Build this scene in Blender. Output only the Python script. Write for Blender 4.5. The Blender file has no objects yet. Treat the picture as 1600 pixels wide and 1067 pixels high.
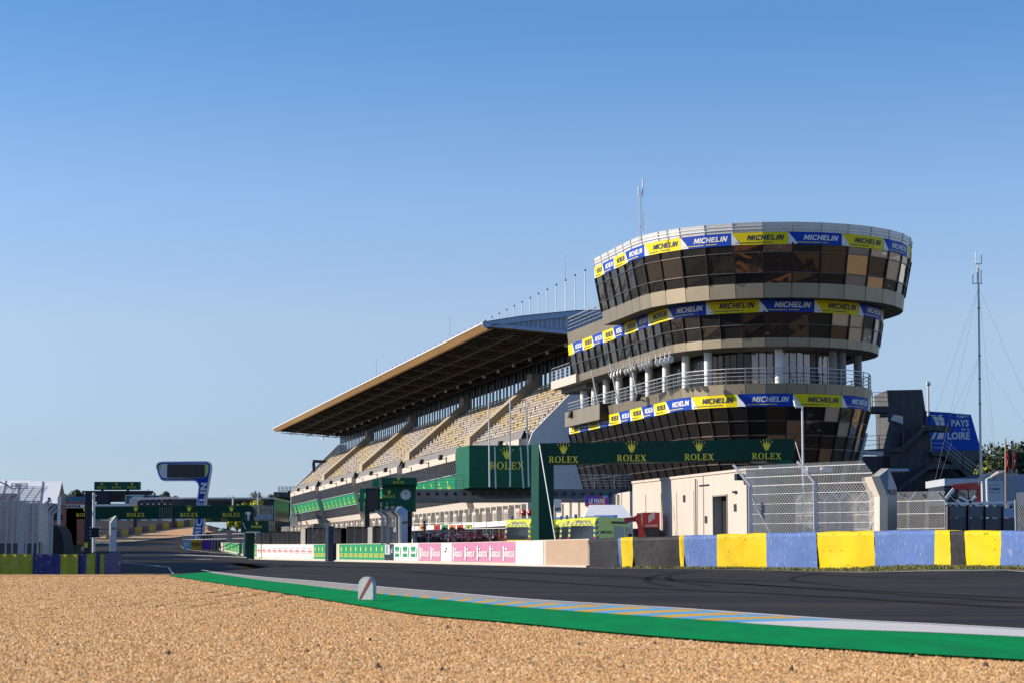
import bpy, math, random
import numpy as np
from mathutils import Vector, Matrix
from mathutils.geometry import tessellate_polygon
R_ = math.radians
random.seed(7); RN = np.random.default_rng(7)
SC = bpy.context.scene
COL = SC.collection

# ---------------------------------------------------------------- camera, sky, sun, exposure
F = 3111.1; CAMH = 0.6; PITCH = math.atan(326.5 / F)
cam_d = bpy.data.cameras.new('camera'); cam = bpy.data.objects.new('camera', cam_d); COL.objects.link(cam)
cam_d.sensor_width = 36; cam_d.lens = 70.0; cam_d.clip_start = 0.1; cam_d.clip_end = 20000
cam.location = (0, 0, CAMH); cam.rotation_euler = (R_(90) + PITCH, 0, 0)
cam_d.dof.use_dof = True; cam_d.dof.focus_distance = 85.0; cam_d.dof.aperture_fstop = 7.1
SC.camera = cam
SUN_EL = 25.0
world = bpy.data.worlds.new("World"); SC.world = world; world.use_nodes = True
wn = world.node_tree; bg = wn.nodes['Background']
sky = wn.nodes.new('ShaderNodeTexSky'); sky.sky_type = 'NISHITA'; sky.sun_disc = False
sky.sun_elevation = R_(SUN_EL); sky.sun_rotation = R_(-87)
sky.altitude = 0; sky.air_density = 1.0; sky.dust_density = 0.2; sky.ozone_density = 8.0
# slightly milkier middle sky and cooler horizon, by elevation
_tc = wn.nodes.new('ShaderNodeTexCoord'); _sx = wn.nodes.new('ShaderNodeSeparateXYZ'); _rp = wn.nodes.new('ShaderNodeValToRGB')
wn.links.new(_tc.outputs['Generated'], _sx.inputs[0]); wn.links.new(_sx.outputs['Z'], _rp.inputs[0])
_pts = [(0.005, (0.895, 0.966, 1.229)), (0.018, (0.914, 0.902, 1.094)), (0.05, (1.108, 0.929, 0.96)), (0.114, (1.723, 1.176, 0.996)), (0.177, (1.634, 1.249, 1.097)), (0.261, (1.013, 1.076, 1.064))]
_el = _rp.color_ramp.elements
_el[0].position = _pts[0][0]; _el[0].color = (*[c / 2 for c in _pts[0][1]], 1); _el[1].position = _pts[-1][0]; _el[1].color = (*[c / 2 for c in _pts[-1][1]], 1)
for _p, _q in _pts[1:-1]: _el.new(_p).color = (*[c / 2 for c in _q], 1)
_vm = wn.nodes.new('ShaderNodeVectorMath'); _vm.operation = 'MULTIPLY'; wn.links.new(sky.outputs[0], _vm.inputs[0]); wn.links.new(_rp.outputs[0], _vm.inputs[1])
_v2 = wn.nodes.new('ShaderNodeVectorMath'); _v2.operation = 'SCALE'; _v2.inputs['Scale'].default_value = 2.0; wn.links.new(_vm.outputs[0], _v2.inputs[0])
wn.links.new(_v2.outputs[0], bg.inputs[0]); bg.inputs[1].default_value = 0.118
sl = bpy.data.lights.new('sun', 'SUN'); sl.energy = 5.0; sl.angle = R_(0.5); sl.color = (1, 0.885, 0.735)
so = bpy.data.objects.new('sun', sl); COL.objects.link(so)
TS = Vector((-math.cos(R_(SUN_EL)) * 0.9986, math.cos(R_(SUN_EL)) * 0.052, math.sin(R_(SUN_EL))))
so.rotation_euler = TS.to_track_quat('Z', 'Y').to_euler(); so.location = (-60, 0, 60)
SC.view_settings.view_transform = 'Standard'; SC.view_settings.look = 'None'
SC.view_settings.exposure = 0.36; SC.view_settings.gamma = 1.0
SC.cycles.max_bounces = 6; SC.cycles.transparent_max_bounces = 8

# ---------------------------------------------------------------- helpers
_s, _c = math.sin(PITCH), math.cos(PITCH)
def P(px, py, Y):
    u = (px - 800) / F; v = (533.5 - py) / F
    t = Y / (_c - v * _s)
    return Vector((u * t, Y, CAMH + t * (_s + v * _c)))
def sm(a, b, x):
    t = max(0.0, min(1.0, (x - a) / (b - a))); return t * t * (3 - 2 * t)
AX = Vector((-0.2346, 0.9721, 0)); BX = Vector((0.9721, 0.2346, 0)); UP = Vector((0, 0, 1))
G0 = Vector((0.8, 173, 0))
def gs(t, s, z=0.0): return G0 + AX * t + BX * s + UP * z
def hh(X, Y):
    s = (X - 0.8) * 0.9721 + (Y - 173) * 0.2346
    m = sm(-6, -20, s)
    r = 0.033 * (Y - 140) if Y > 140 else 0
    r = min(r, 5.6)
    z = r * m
    d = sm(-9.6, -11.0, X) * sm(51.5, 55, Y) * (1 - sm(84, 100, Y))
    z -= 0.45 * d
    z += 0.12 * sm(9.5, 12, X) * (1 - sm(80, 90, Y)) * sm(46, 50, Y)
    return z
def G(px, py):
    u = (px - 800) / F; v = (533.5 - py) / F
    dx, dy, dz = u, _c - v * _s, _s + v * _c
    t = 3.0; pz = None
    while t < 900:
        p = Vector((dx * t, dy * t, CAMH + dz * t)); g = p.z - hh(p.x, p.y)
        if g <= 0: break
        t += 0.05 + t * 0.002
    return Vector((p.x, p.y, hh(p.x, p.y)))

ORG = {}
class MB:
    def __init__(s): s.v = []; s.f = []; s.m = []
    def add(s, vs, fs, mi=0):
        o = len(s.v); s.v += [tuple(p) for p in vs]
        for f in fs: s.f.append(tuple(i + o for i in f)); s.m.append(mi)
    def obox(s, o, r, f, u, mi=0):
        o, r, f, u = map(Vector, (o, r, f, u))
        vs = [o, o + r, o + r + f, o + f, o + u, o + r + u, o + r + f + u, o + f + u]
        s.add(vs, [(0, 3, 2, 1), (4, 5, 6, 7), (0, 1, 5, 4), (1, 2, 6, 5), (2, 3, 7, 6), (3, 0, 4, 7)], mi)
    def box(s, x0, x1, y0, y1, z0, z1, mi=0):
        s.obox((x0, y0, z0), (x1 - x0, 0, 0), (0, y1 - y0, 0), (0, 0, z1 - z0), mi)
    def bar(s, p, q, w, h=None, mi=0, up=UP):
        p, q = Vector(p), Vector(q); d = q - p
        if d.length < 1e-6: return
        h = w if h is None else h
        r = d.cross(up)
        if r.length < 1e-5: r = d.cross(Vector((0, 1, 0)))
        r.normalize(); n = r.cross(d).normalized()
        s.obox(p - r * w / 2 - n * h / 2, r * w, d, n * h, mi)
    def tube(s, p, q, r, r2=None, n=8, mi=0, cap=True):
        p, q = Vector(p), Vector(q); d = (q - p).normalized(); r2 = r if r2 is None else r2
        a = d.cross(Vector((0.31, 0.2, 0.93)))
        if a.length < 1e-3: a = d.cross(Vector((1, 0, 0)))
        a.normalize(); b = d.cross(a); vs = []
        for k in range(n):
            c = math.cos(2 * math.pi * k / n); e = math.sin(2 * math.pi * k / n)
            vs.append(p + (a * c + b * e) * r)
        for k in range(n):
            c = math.cos(2 * math.pi * k / n); e = math.sin(2 * math.pi * k / n)
            vs.append(q + (a * c + b * e) * r2)
        fs = [(k, (k + 1) % n, n + (k + 1) % n, n + k) for k in range(n)]
        if cap: fs += [tuple(range(n))[::-1], tuple(range(n, 2 * n))]
        s.add(vs, fs, mi)
    def quad(s, a, b, c, d, mi=0): s.add([a, b, c, d], [(0, 1, 2, 3)], mi)
    def poly(s, loops, fn, mi=0, depth=None):
        """filled 2-D outline (first loop outer, others holes) mapped with fn(x, y); optional extrusion vector"""
        flat = [p for l in loops for p in l]
        tris = tessellate_polygon([[Vector((x, y, 0)) for x, y in l] for l in loops])
        vs = [Vector(fn(x, y)) for x, y in flat]
        s.add(vs, tris, mi)
        if depth is not None:
            dv = Vector(depth); n = len(flat)
            s.add([v + dv for v in vs], [t[::-1] for t in tris], mi)
            o = 0
            for l in loops:
                k = len(l)
                ring = [vs[o + i] for i in range(k)]
                s.add(ring + [v + dv for v in ring], [(i, (i + 1) % k, k + (i + 1) % k, k + i) for i in range(k)], mi)
                o += k
    def glyphs(s, w, fn, h, x0=0.0, y0=0.0, mi=0, sx=1.0):
        vs, fs, wid = w
        s.add([fn(x0 + x * h * sx, y0 + y * h) for x, y in vs], fs, mi)
        return wid * h * sx
    def build(s, name, mats, parent=None, smooth=False, raw=False):
        if not isinstance(mats, (list, tuple)): mats = [mats]
        me = bpy.data.meshes.new(name)
        arr = np.array(s.v, dtype=np.float64).reshape(-1, 3)
        if parent is not None: org = ORG.get(parent.name, Vector((0, 0, 0)))
        elif raw or len(arr) == 0: org = Vector((0, 0, 0))
        else:
            mn, mx = arr.min(0), arr.max(0); org = Vector(((mn[0] + mx[0]) / 2, (mn[1] + mx[1]) / 2, mn[2]))
        arr = arr - np.array(org)
        me.from_pydata(arr.tolist(), [], s.f)
        for m in mats: me.materials.append(m)
        if len(mats) > 1: me.polygons.foreach_set('material_index', s.m)
        if smooth: me.polygons.foreach_set('use_smooth', [True] * len(me.polygons))
        me.update()
        o = bpy.data.objects.new(name, me); COL.objects.link(o)
        if parent is not None: o.parent = parent
        else: o.location = org
        ORG[o.name] = org
        return o
def tag(o, label=None, cat=None, group=None, kind=None):
    if label: o['label'] = label
    if cat: o['category'] = cat
    if group: o['group'] = group
    if kind: o['kind'] = kind
    return o
def thing(name, label, cat, loc=(0, 0, 0), group=None):
    o = bpy.data.objects.new(name, None); COL.objects.link(o); o.location = loc
    o.empty_display_size = 0.3
    ORG[o.name] = Vector(loc); return tag(o, label, cat, group)
def copy_tree(o, parent=None):
    c = o.copy(); COL.objects.link(c)
    if parent is not None: c.parent = parent
    for ch in list(o.children): copy_tree(ch, c)
    return c
def place(o, loc, rz=0.0, sc=None):
    o.location = loc; o.rotation_euler = (0, 0, rz)
    if sc: o.scale = (sc, sc, sc)

# ---------------------------------------------------------------- materials
def mat(name, col, rough=0.6, metal=0.0, var=0.12, scale=1.5, bump=0.0, bscale=30.0, spec=0.5, var2=None, stretch=None, coat=0.0):
    m = bpy.data.materials.new(name); m.use_nodes = True
    n = m.node_tree.nodes; l = m.node_tree.links; b = n['Principled BSDF']
    b.inputs['Roughness'].default_value = rough; b.inputs['Metallic'].default_value = metal
    b.inputs['Specular IOR Level'].default_value = spec
    if coat: b.inputs['Coat Weight'].default_value = coat
    tc = n.new('ShaderNodeTexCoord'); mp = n.new('ShaderNodeMapping'); l.new(tc.outputs['Object'], mp.inputs[0])
    if stretch: mp.inputs['Scale'].default_value = stretch
    nz = n.new('ShaderNodeTexNoise'); nz.inputs['Scale'].default_value = scale; nz.inputs['Detail'].default_value = 6
    nz.inputs['Roughness'].default_value = 0.65
    l.new(mp.outputs[0], nz.inputs['Vector'])
    cr = n.new('ShaderNodeValToRGB'); l.new(nz.outputs['Fac'], cr.inputs[0])
    lo = var2 if var2 else tuple(c * (1 - var) for c in col)
    hi = tuple(min(1, c * (1 + var)) for c in col) if not var2 else col
    cr.color_ramp.elements[0].position = 0.3; cr.color_ramp.elements[1].position = 0.7
    cr.color_ramp.elements[0].color = (*lo, 1); cr.color_ramp.elements[1].color = (*hi, 1)
    l.new(cr.outputs[0], b.inputs['Base Color'])
    if bump:
        n2 = n.new('ShaderNodeTexNoise'); n2.inputs['Scale'].default_value = bscale; n2.inputs['Detail'].default_value = 3
        l.new(mp.outputs[0], n2.inputs['Vector'])
        bp = n.new('ShaderNodeBump'); bp.inputs['Strength'].default_value = bump; bp.inputs['Distance'].default_value = 0.02
        l.new(n2.outputs['Fac'], bp.inputs['Height']); l.new(bp.outputs[0], b.inputs['Normal'])
    return m
M = {}
M['green'] = mat('rolex_green_board', (0.002, 0.10, 0.05), 0.5, var=0.1, spec=.3)
M['green_dark'] = mat('dark_green_board', (0.002, 0.050, 0.030), 0.55, var=0.1, spec=.25)
M['green_bright'] = mat('bright_green_banner', (0.0, 0.26, 0.115), 0.5, var=0.08)
M['gold'] = mat('gold_lettering', (1.0, 0.80, 0.05), 0.6, var=0.05)
M['blue'] = mat('blue_banner', (0.002, 0.050, 0.40), 0.5, var=0.06, spec=0.2)
M['yellow'] = mat('yellow_banner', (0.78, 0.63, 0.004), 0.5, var=0.05, spec=0.2)
M['navy'] = mat('navy_lettering', (0.008, 0.012, 0.06), 0.5, var=0.05)
M['white'] = mat('white_paint', (0.75, 0.75, 0.73), 0.5, var=0.06)
M['white_metal'] = mat('white_metal', (0.62, 0.62, 0.62), 0.4, 0.2, var=0.08)
M['silver'] = mat('silver_cladding', (0.62, 0.61, 0.60), 0.38, 0.25, var=0.07)
M['fascia'] = mat('beige_metal_fascia', (0.33, 0.28, 0.205), 0.5, 0.88, var=0.08, scale=0.6)
M['soffit'] = mat('grey_soffit', (0.16, 0.145, 0.12), 0.7, var=0.12)
M['darkmetal'] = mat('dark_steel', (0.05, 0.052, 0.056), 0.5, 0.3, var=0.2)
M['mullion'] = mat('dark_mullion', (0.03, 0.026, 0.023), 0.4, 0.4, var=0.1)
M['transom'] = mat('bronze_transom', (0.09, 0.07, 0.06), 0.4, 0.5, var=0.1)
M['galv'] = mat('galvanised_steel', (0.36, 0.37, 0.38), 0.45, 0.4, var=0.12, scale=4)
M['rail'] = mat('grey_railing', (0.40, 0.40, 0.40), 0.4, 0.4, var=0.1)
M['concrete'] = mat('pale_concrete', (0.50, 0.455, 0.385), 0.85, var=0.1, scale=0.7, bump=0.3, stretch=(1, 1, 0.4))
M['cream'] = mat('cream_concrete', (0.56, 0.50, 0.43), 0.85, var2=(0.49, 0.435, 0.37), scale=1.3, bump=0.3, stretch=(1.6, 1.6, 0.3))
M['darkconc'] = mat('dark_stained_concrete', (0.088, 0.092, 0.10), 0.9, var=0.45, scale=0.8, bump=0.4, stretch=(2.5, 2.5, 0.35))
M['greyconc'] = mat('grey_concrete', (0.27, 0.255, 0.235), 0.85, var=0.15)
M['tan'] = mat('tan_cladding', (0.30, 0.25, 0.175), 0.75, var=0.1)
M['tanramp'] = mat('tan_ramp_cladding', (0.38, 0.31, 0.215), 0.8, var=0.1)
M['ochre'] = mat('ochre_roof_fascia', (0.44, 0.255, 0.10), 0.6, 0.0, var=0.1, scale=0.3)
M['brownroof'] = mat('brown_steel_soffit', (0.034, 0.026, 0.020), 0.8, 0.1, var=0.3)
M['purlin'] = mat('roof_purlin', (0.12, 0.105, 0.09), 0.6, 0.2, var=0.2)
M['blueclad'] = mat('blue_grey_cladding', (0.30, 0.40, 0.55), 0.5, 0.1, var=0.1)
M['paleclad'] = mat('pale_blue_cladding', (0.46, 0.50, 0.55), 0.5, 0.1, var=0.08)
M['black'] = mat('black_plastic', (0.012, 0.012, 0.013), 0.5, var=0.2)
M['screen'] = mat('dark_screen', (0.010, 0.009, 0.014), 0.25, var=0.1)
M['red'] = mat('red_paint', (0.55, 0.02, 0.02), 0.4, var=0.1, coat=0.3)
M['pink'] = mat('pink_banner', (0.50, 0.20, 0.33), 0.5, var=0.07)
M['beige'] = mat('beige_banner', (0.385, 0.265, 0.18), 0.7, var=0.06, scale=2)
M['tentwhite'] = mat('white_fabric', (0.80, 0.80, 0.80), 0.7, var=0.05)
M['brick'] = mat('red_brick', (0.32, 0.12, 0.075), 0.85, var=0.2, scale=6)
M['tealboard'] = mat('teal_board', (0.01, 0.13, 0.22), 0.5, var=0.1)
M['amb'] = mat('fluorescent_yellow_paint', (0.72, 0.74, 0.03), 0.35, var=0.05, coat=0.4)
M['ambblue'] = mat('blue_stripe', (0.02, 0.09, 0.36), 0.4, var=0.05)
M['rubber'] = mat('black_rubber', (0.02, 0.02, 0.02), 0.8, var=0.1)
M['carglass'] = mat('vehicle_glass', (0.03, 0.04, 0.055), 0.08, 0.0, var=0.1, spec=0.9)
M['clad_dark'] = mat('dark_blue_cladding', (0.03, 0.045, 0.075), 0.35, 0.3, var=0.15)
M['flag'] = mat('red_flag_cloth', (0.55, 0.015, 0.02), 0.8, var=0.15)
M['bluewall'] = mat('blue_wall_paint', (0.008, 0.085, 0.50), 0.6, var=0.06, spec=.2)
M['seat_t'] = mat('tan_plastic_seat', (0.36, 0.25, 0.16), 0.6, var=0.1)
M['seat_w'] = mat('pale_plastic_seat', (0.52, 0.46, 0.41), 0.6, var=0.05)
M['seat_y'] = mat('yellow_plastic_seat', (0.58, 0.43, 0.14), 0.6, var=0.05)
M['orange'] = mat('orange_panel', (0.75, 0.22, 0.02), 0.5, var=0.05)
M['limegreen'] = mat('lime_panel', (0.45, 0.62, 0.02), 0.5, var=0.05)
M['purple'] = mat('purple_panel', (0.10, 0.03, 0.35), 0.5, var=0.1)
M['bark'] = mat('bark', (0.10, 0.07, 0.05), 0.9, var=0.3, scale=5)

def tyremat(name, col, dirt=0.5, dcol=(0.35, 0.35, 0.4)):
    """painted conveyor-belt cover: scuffs, scratches and dirt at the foot"""
    m = mat(name, col, 0.6, var=0.10, scale=1.2, bump=0.8, bscale=3.0, spec=0.2)
    n = m.node_tree.nodes; l = m.node_tree.links; b = n['Principled BSDF']
    src = b.inputs['Base Color'].links[0].from_socket
    tc = n.new('ShaderNodeTexCoord'); mp = n.new('ShaderNodeMapping'); mp.inputs['Scale'].default_value = (2.2, 2.2, 0.9)
    l.new(tc.outputs['Object'], mp.inputs[0])
    nz = n.new('ShaderNodeTexNoise'); nz.inputs['Scale'].default_value = 2.6; nz.inputs['Detail'].default_value = 10; nz.inputs['Distortion'].default_value = 2.5
    nz.inputs['Roughness'].default_value = 0.75
    l.new(mp.outputs[0], nz.inputs['Vector'])
    cr = n.new('ShaderNodeValToRGB'); cr.color_ramp.elements[0].position = 0.54; cr.color_ramp.elements[1].position = 0.66
    l.new(nz.outputs['Fac'], cr.inputs[0])
    mu = n.new('ShaderNodeMath'); mu.operation = 'MULTIPLY'; mu.inputs[1].default_value = dirt; l.new(cr.outputs[0], mu.inputs[0])
    mx = n.new('ShaderNodeMixRGB'); l.new(mu.outputs[0], mx.inputs[0]); l.new(src, mx.inputs[1]); mx.inputs[2].default_value = (*dcol, 1)
    l.new(mx.outputs[0], b.inputs['Base Color'])
    return m
M['ty_yellow'] = tyremat('yellow_belt_cover', (0.66, 0.46, 0.0005), 0.4, (0.50, 0.42, 0.16))
M['ty_blue'] = tyremat('faded_blue_belt_cover', (0.080, 0.150, 0.37), 0.7, (0.36, 0.39, 0.50))
M['ty_black'] = tyremat('black_belt_cover', (0.022, 0.022, 0.026), 0.4, (0.12, 0.12, 0.13))
M['ty_oldyellow'] = tyremat('worn_yellow_belt_cover', (0.42, 0.38, 0.03), 0.8, (0.55, 0.55, 0.26))
M['ty_oldblue'] = tyremat('worn_blue_belt_cover', (0.045, 0.045, 0.17), 0.7, (0.30, 0.26, 0.36))

def glassmat(name, tint, rough=0.04, base=(0.012, 0.010, 0.009), mix=0.6):
    m = bpy.data.materials.new(name); m.use_nodes = True
    n = m.node_tree.nodes; l = m.node_tree.links; b = n['Principled BSDF']
    b.inputs['Base Color'].default_value = (*tint, 1); b.inputs['Metallic'].default_value = 1.0; b.inputs['Roughness'].default_value = rough
    d = n.new('ShaderNodeBsdfPrincipled'); d.inputs['Base Color'].default_value = (*base, 1); d.inputs['Roughness'].default_value = 0.5
    geo = n.new('ShaderNodeTexCoord')
    nz = n.new('ShaderNodeTexNoise'); nz.inputs['Scale'].default_value = 0.55; nz.inputs['Detail'].default_value = 2; nz.inputs['Distortion'].default_value = 0.6
    l.new(geo.outputs['Object'], nz.inputs['Vector'])
    bp = n.new('ShaderNodeBump'); bp.inputs['Strength'].default_value = 0.55; bp.inputs['Distance'].default_value = 0.12
    l.new(nz.outputs['Fac'], bp.inputs['Height']); l.new(bp.outputs[0], b.inputs['Normal'])
    ms = n.new('ShaderNodeMixShader'); ms.inputs[0].default_value = mix
    l.new(d.outputs[0], ms.inputs[1]); l.new(b.outputs[0], ms.inputs[2])
    l.new(ms.outputs[0], n['Material Output'].inputs['Surface'])
    return m
M['glass'] = glassmat('dark_bronze_glass', (0.20, 0.135, 0.095))
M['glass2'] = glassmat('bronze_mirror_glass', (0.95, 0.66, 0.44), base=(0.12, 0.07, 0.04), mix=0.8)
M['glass3'] = glassmat('tan_reflection_glass', (0.8, 0.6, 0.42), base=(0.66, 0.44, 0.28), mix=0.25)  # tan panes: a cream reflection put into the diffuse colour
M['glassk'] = glassmat('black_glass', (0.05, 0.042, 0.038), mix=0.6)
M['mull'] = mat('pale_mullion', (0.5, 0.5, 0.5), 0.4, 0.2)
M['terr'] = mat('dark_terrace_concrete', (0.13, 0.12, 0.105), 0.9, var=.2)
M['glassp'] = glassmat('pale_pink_grey_glass', (0.5, 0.42, 0.40), base=(0.24, 0.19, 0.17), mix=0.3)

# ---------------------------------------------------------------- lettering
_WC = {}
def word(s, bold=0.0, shear=0.0, spacing=1.0):
    k = (s, bold, shear, spacing)
    if k in _WC: return _WC[k]
    def raw(t):
        cu = bpy.data.curves.new('word', 'FONT'); cu.body = t; cu.size = 1; cu.offset = bold; cu.shear = shear
        cu.resolution_u = 2; cu.space_character = spacing
        o = bpy.data.objects.new('word', cu); COL.objects.link(o)
        dg = bpy.context.evaluated_depsgraph_get(); dg.update(); e = o.evaluated_get(dg); me = e.to_mesh()
        vs = [(v.co.x, v.co.y) for v in me.vertices]; fs = [tuple(p.vertices) for p in me.polygons]
        e.to_mesh_clear(); bpy.data.objects.remove(o); bpy.data.curves.remove(cu)
        return vs, fs
    if '_h' not in _WC: hv = raw('H')[0]; _WC['_h'] = max(v[1] for v in hv)
    sc = 1 / _WC['_h']
    vs, fs = raw(s); x0 = min(v[0] for v in vs)
    vs = [((x - x0) * sc, y * sc) for x, y in vs]
    _WC[k] = (vs, fs, max(v[0] for v in vs)); return _WC[k]
def _merge(parts):
    vs, fs = [], []
    for loops, dx in parts:
        flat = [(x + dx, y) for l in loops for x, y in l]
        tr = tessellate_polygon([[Vector((x, y, 0)) for x, y in l] for l in loops])
        o = len(vs); vs += flat; fs += [tuple(i + o for i in t) for t in tr]
    return vs, fs, max(v[0] for v in vs)
def _ell(cx, cy, rx, ry, n=18): return [(cx + rx * math.cos(2 * math.pi * k / n), cy + ry * math.sin(2 * math.pi * k / n)) for k in range(n)]
_R = [[(0, 0), (.4, 0), (.4, .06), (.29, .06), (.29, .47), (.37, .47), (.64, 0), (.90, 0), (.90, .06), (.80, .06), (.55, .49), (.68, .58), (.74, .73), (.70, .87), (.60, .97), (.45, 1), (0, 1), (0, .94), (.12, .94), (.12, .06), (0, .06)],
      [(.29, .53), (.29, .94), (.43, .94), (.53, .87), (.57, .73), (.53, .60), (.43, .53)]]
_O = [_ell(.47, .5, .47, .52), _ell(.47, .5, .28, .46)]
_L = [[(0, 0), (.68, 0), (.74, .32), (.68, .32), (.58, .07), (.29, .07), (.29, .94), (.41, .94), (.41, 1), (0, 1), (0, .94), (.12, .94), (.12, .06), (0, .06)]]
_E = [[(0, 0), (.70, 0), (.76, .30), (.70, .30), (.60, .07), (.29, .07), (.29, .49), (.47, .49), (.52, .36), (.57, .36), (.57, .70), (.52, .70), (.47, .56), (.29, .56), (.29, .93), (.58, .93), (.66, .72), (.72, .72), (.69, 1), (0, 1), (0, .94), (.12, .94), (.12, .06), (0, .06)]]
_X = [[(0, 0), (.32, 0), (.32, .06), (.21, .06), (.42, .38), (.60, .06), (.52, .06), (.52, 0), (.92, 0), (.92, .06), (.82, .06), (.53, .53), (.75, .94), (.84, .94), (.84, 1), (.54, 1), (.54, .94), (.64, .94), (.47, .63), (.30, .94), (.38, .94), (.38, 1), (0, 1), (0, .94), (.09, .94), (.36, .48), (.11, .06), (0, .06)]]
ROLEX = _merge([(_R, 0), (_O, .98), (_L, 2.02), (_E, 2.88), (_X, 3.76)])
_cr = [[(-.20, .12), (.20, .12), (.26, .28), (.52, .80), (.31, .47), (.27, .96), (.14, .52), (0, 1.02), (-.14, .52), (-.27, .96), (-.31, .47), (-.52, .80), (-.26, .28)]]
CROWN = _merge([(_cr, 0)] + [([_ell(x, y, .06, .06, 8)], 0) for x, y in ((-.55, .86), (-.29, 1.02), (0, 1.08), (.29, 1.02), (.55, .86))] + [([_ell(0, 0.05, .20, .055, 12)], 0)])
def rolex_at(mb, o, r, u, h, cx=0.0, y=0.0, crown=True, mi=0, gap=0.35, cs=1.0):
    """word centred on o + r*cx; h = letter height, crown above; off the board by 2 cm through o"""
    fn = lambda x, yy: o + r * (cx + x) + u * (y + yy)
    wid = ROLEX[2]
    mb.glyphs(ROLEX, fn, h, x0=-wid * h / 2, mi=mi)
    if crown: mb.glyphs(CROWN, fn, h * 1.45 * cs, y0=h * (1 + gap), mi=mi)
_B = {'M': [(0, 0), (0, 1), (.28, 1), (.5, .48), (.72, 1), (1, 1), (1, 0), (.77, 0), (.77, .6), (.57, .12), (.43, .12), (.23, .6), (.23, 0)],
      'I': [(0, 0), (0, 1), (.25, 1), (.25, 0)], 'C': [(.80, 1), (.20, 1), (0, .80), (0, .20), (.20, 0), (.80, 0), (.80, .22), (.30, .22), (.24, .30), (.24, .70), (.30, .78), (.80, .78)],
      'H': [(0, 0), (0, 1), (.25, 1), (.25, .62), (.60, .62), (.60, 1), (.85, 1), (.85, 0), (.60, 0), (.60, .38), (.25, .38), (.25, 0)],
      'E': [(0, 0), (0, 1), (.76, 1), (.76, .79), (.25, .79), (.25, .61), (.70, .61), (.70, .40), (.25, .40), (.25, .21), (.76, .21), (.76, 0)],
      'L': [(0, 0), (0, 1), (.25, 1), (.25, .22), (.72, .22), (.72, 0)], 'N': [(0, 0), (0, 1), (.27, 1), (.62, .42), (.62, 1), (.86, 1), (.86, 0), (.60, 0), (.24, .58), (.24, 0)]}
def block(s, shear=0.0):
    parts = []; x = 0.0
    for ch in s:
        parts.append(([[(px + shear * py, py) for px, py in _B[ch]]], x)); x += max(p[0] for p in _B[ch]) + .14
    return _merge(parts)
MICH = block('MICHELIN', .25); MICHU = block('MICHELIN', .12)
# ================================================================ GROUND
def nodes_of(m): return m.node_tree.nodes, m.node_tree.links, m.node_tree.nodes['Principled BSDF']
mg = mat('dry_ground', (0.16, 0.135, 0.07), 0.95, var=0.35, scale=0.25, bump=0.5)
asp = mat('asphalt', (0.052, 0.044, 0.038), 0.8, var2=(0.036, 0.031, 0.0265), scale=0.35, bump=0.35, bscale=60, spec=0.10)
nn, ll, bb = nodes_of(asp)
_tc = nn.new('ShaderNodeTexCoord'); _mp = nn.new('ShaderNodeMapping'); _mp.inputs['Rotation'].default_value = (0, 0, R_(-35)); _mp.inputs['Scale'].default_value = (0.05, 0.9, 1)
ll.new(_tc.outputs['Object'], _mp.inputs[0]); _n = nn.new('ShaderNodeTexNoise'); _n.inputs['Scale'].default_value = 1.0; _n.inputs['Detail'].default_value = 5
ll.new(_mp.outputs[0], _n.inputs['Vector']); _mr = nn.new('ShaderNodeMapRange'); _mr.inputs[1].default_value = 0.3; _mr.inputs[2].default_value = 0.7; _mr.inputs[3].default_value = 0.62; _mr.inputs[4].default_value = 0.9
ll.new(_n.outputs['Fac'], _mr.inputs[0]); ll.new(_mr.outputs[0], bb.inputs['Roughness'])
_src = bb.inputs['Base Color'].links[0].from_socket; _mx = nn.new('ShaderNodeMixRGB'); _mx.blend_type = 'MULTIPLY'; _mr2 = nn.new('ShaderNodeMapRange')
_mr2.inputs[1].default_value = 0.35; _mr2.inputs[2].default_value = 0.6; _mr2.inputs[3].default_value = 0.62; _mr2.inputs[4].default_value = 1.2; ll.new(_n.outputs['Fac'], _mr2.inputs[0])
_mx.inputs[0].default_value = 1; ll.new(_src, _mx.inputs[1]); ll.new(_mr2.outputs[0], _mx.inputs[2]); ll.new(_mx.outputs[0], bb.inputs['Base Color'])
# gravel sheet: pebble-sized colour cells and relief
gv = bpy.data.materials.new('gravel_sheet'); gv.use_nodes = True; nn, ll, bb = nodes_of(gv)
_tc = nn.new('ShaderNodeTexCoord'); _vo = nn.new('ShaderNodeTexVoronoi'); _vo.inputs['Scale'].default_value = 55; ll.new(_tc.outputs['Object'], _vo.inputs['Vector'])
_cr = nn.new('ShaderNodeValToRGB'); _e = _cr.color_ramp.elements; _e[0].color = (0.155, 0.085, 0.04, 1); _e[1].color = (0.88, 0.53, 0.26, 1); _e.new(0.5).color = (0.66, 0.35, 0.13, 1)
_sp = nn.new('ShaderNodeSeparateColor'); ll.new(_vo.outputs['Color'], _sp.inputs[0]); ll.new(_sp.outputs[0], _cr.inputs[0])
_nz = nn.new('ShaderNodeTexNoise'); _nz.inputs['Scale'].default_value = 0.5; _nz.inputs['Detail'].default_value = 4; ll.new(_tc.outputs['Object'], _nz.inputs['Vector'])
_mr = nn.new('ShaderNodeMapRange'); _mr.inputs[1].default_value = .3; _mr.inputs[2].default_value = .7; _mr.inputs[3].default_value = .85; _mr.inputs[4].default_value = 1.1; ll.new(_nz.outputs['Fac'], _mr.inputs[0])
_mx = nn.new('ShaderNodeMixRGB'); _mx.blend_type = 'MULTIPLY'; _mx.inputs[0].default_value = 1; ll.new(_cr.outputs[0], _mx.inputs[1]); ll.new(_mr.outputs[0], _mx.inputs[2]); ll.new(_mx.outputs[0], bb.inputs['Base Color'])
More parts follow.
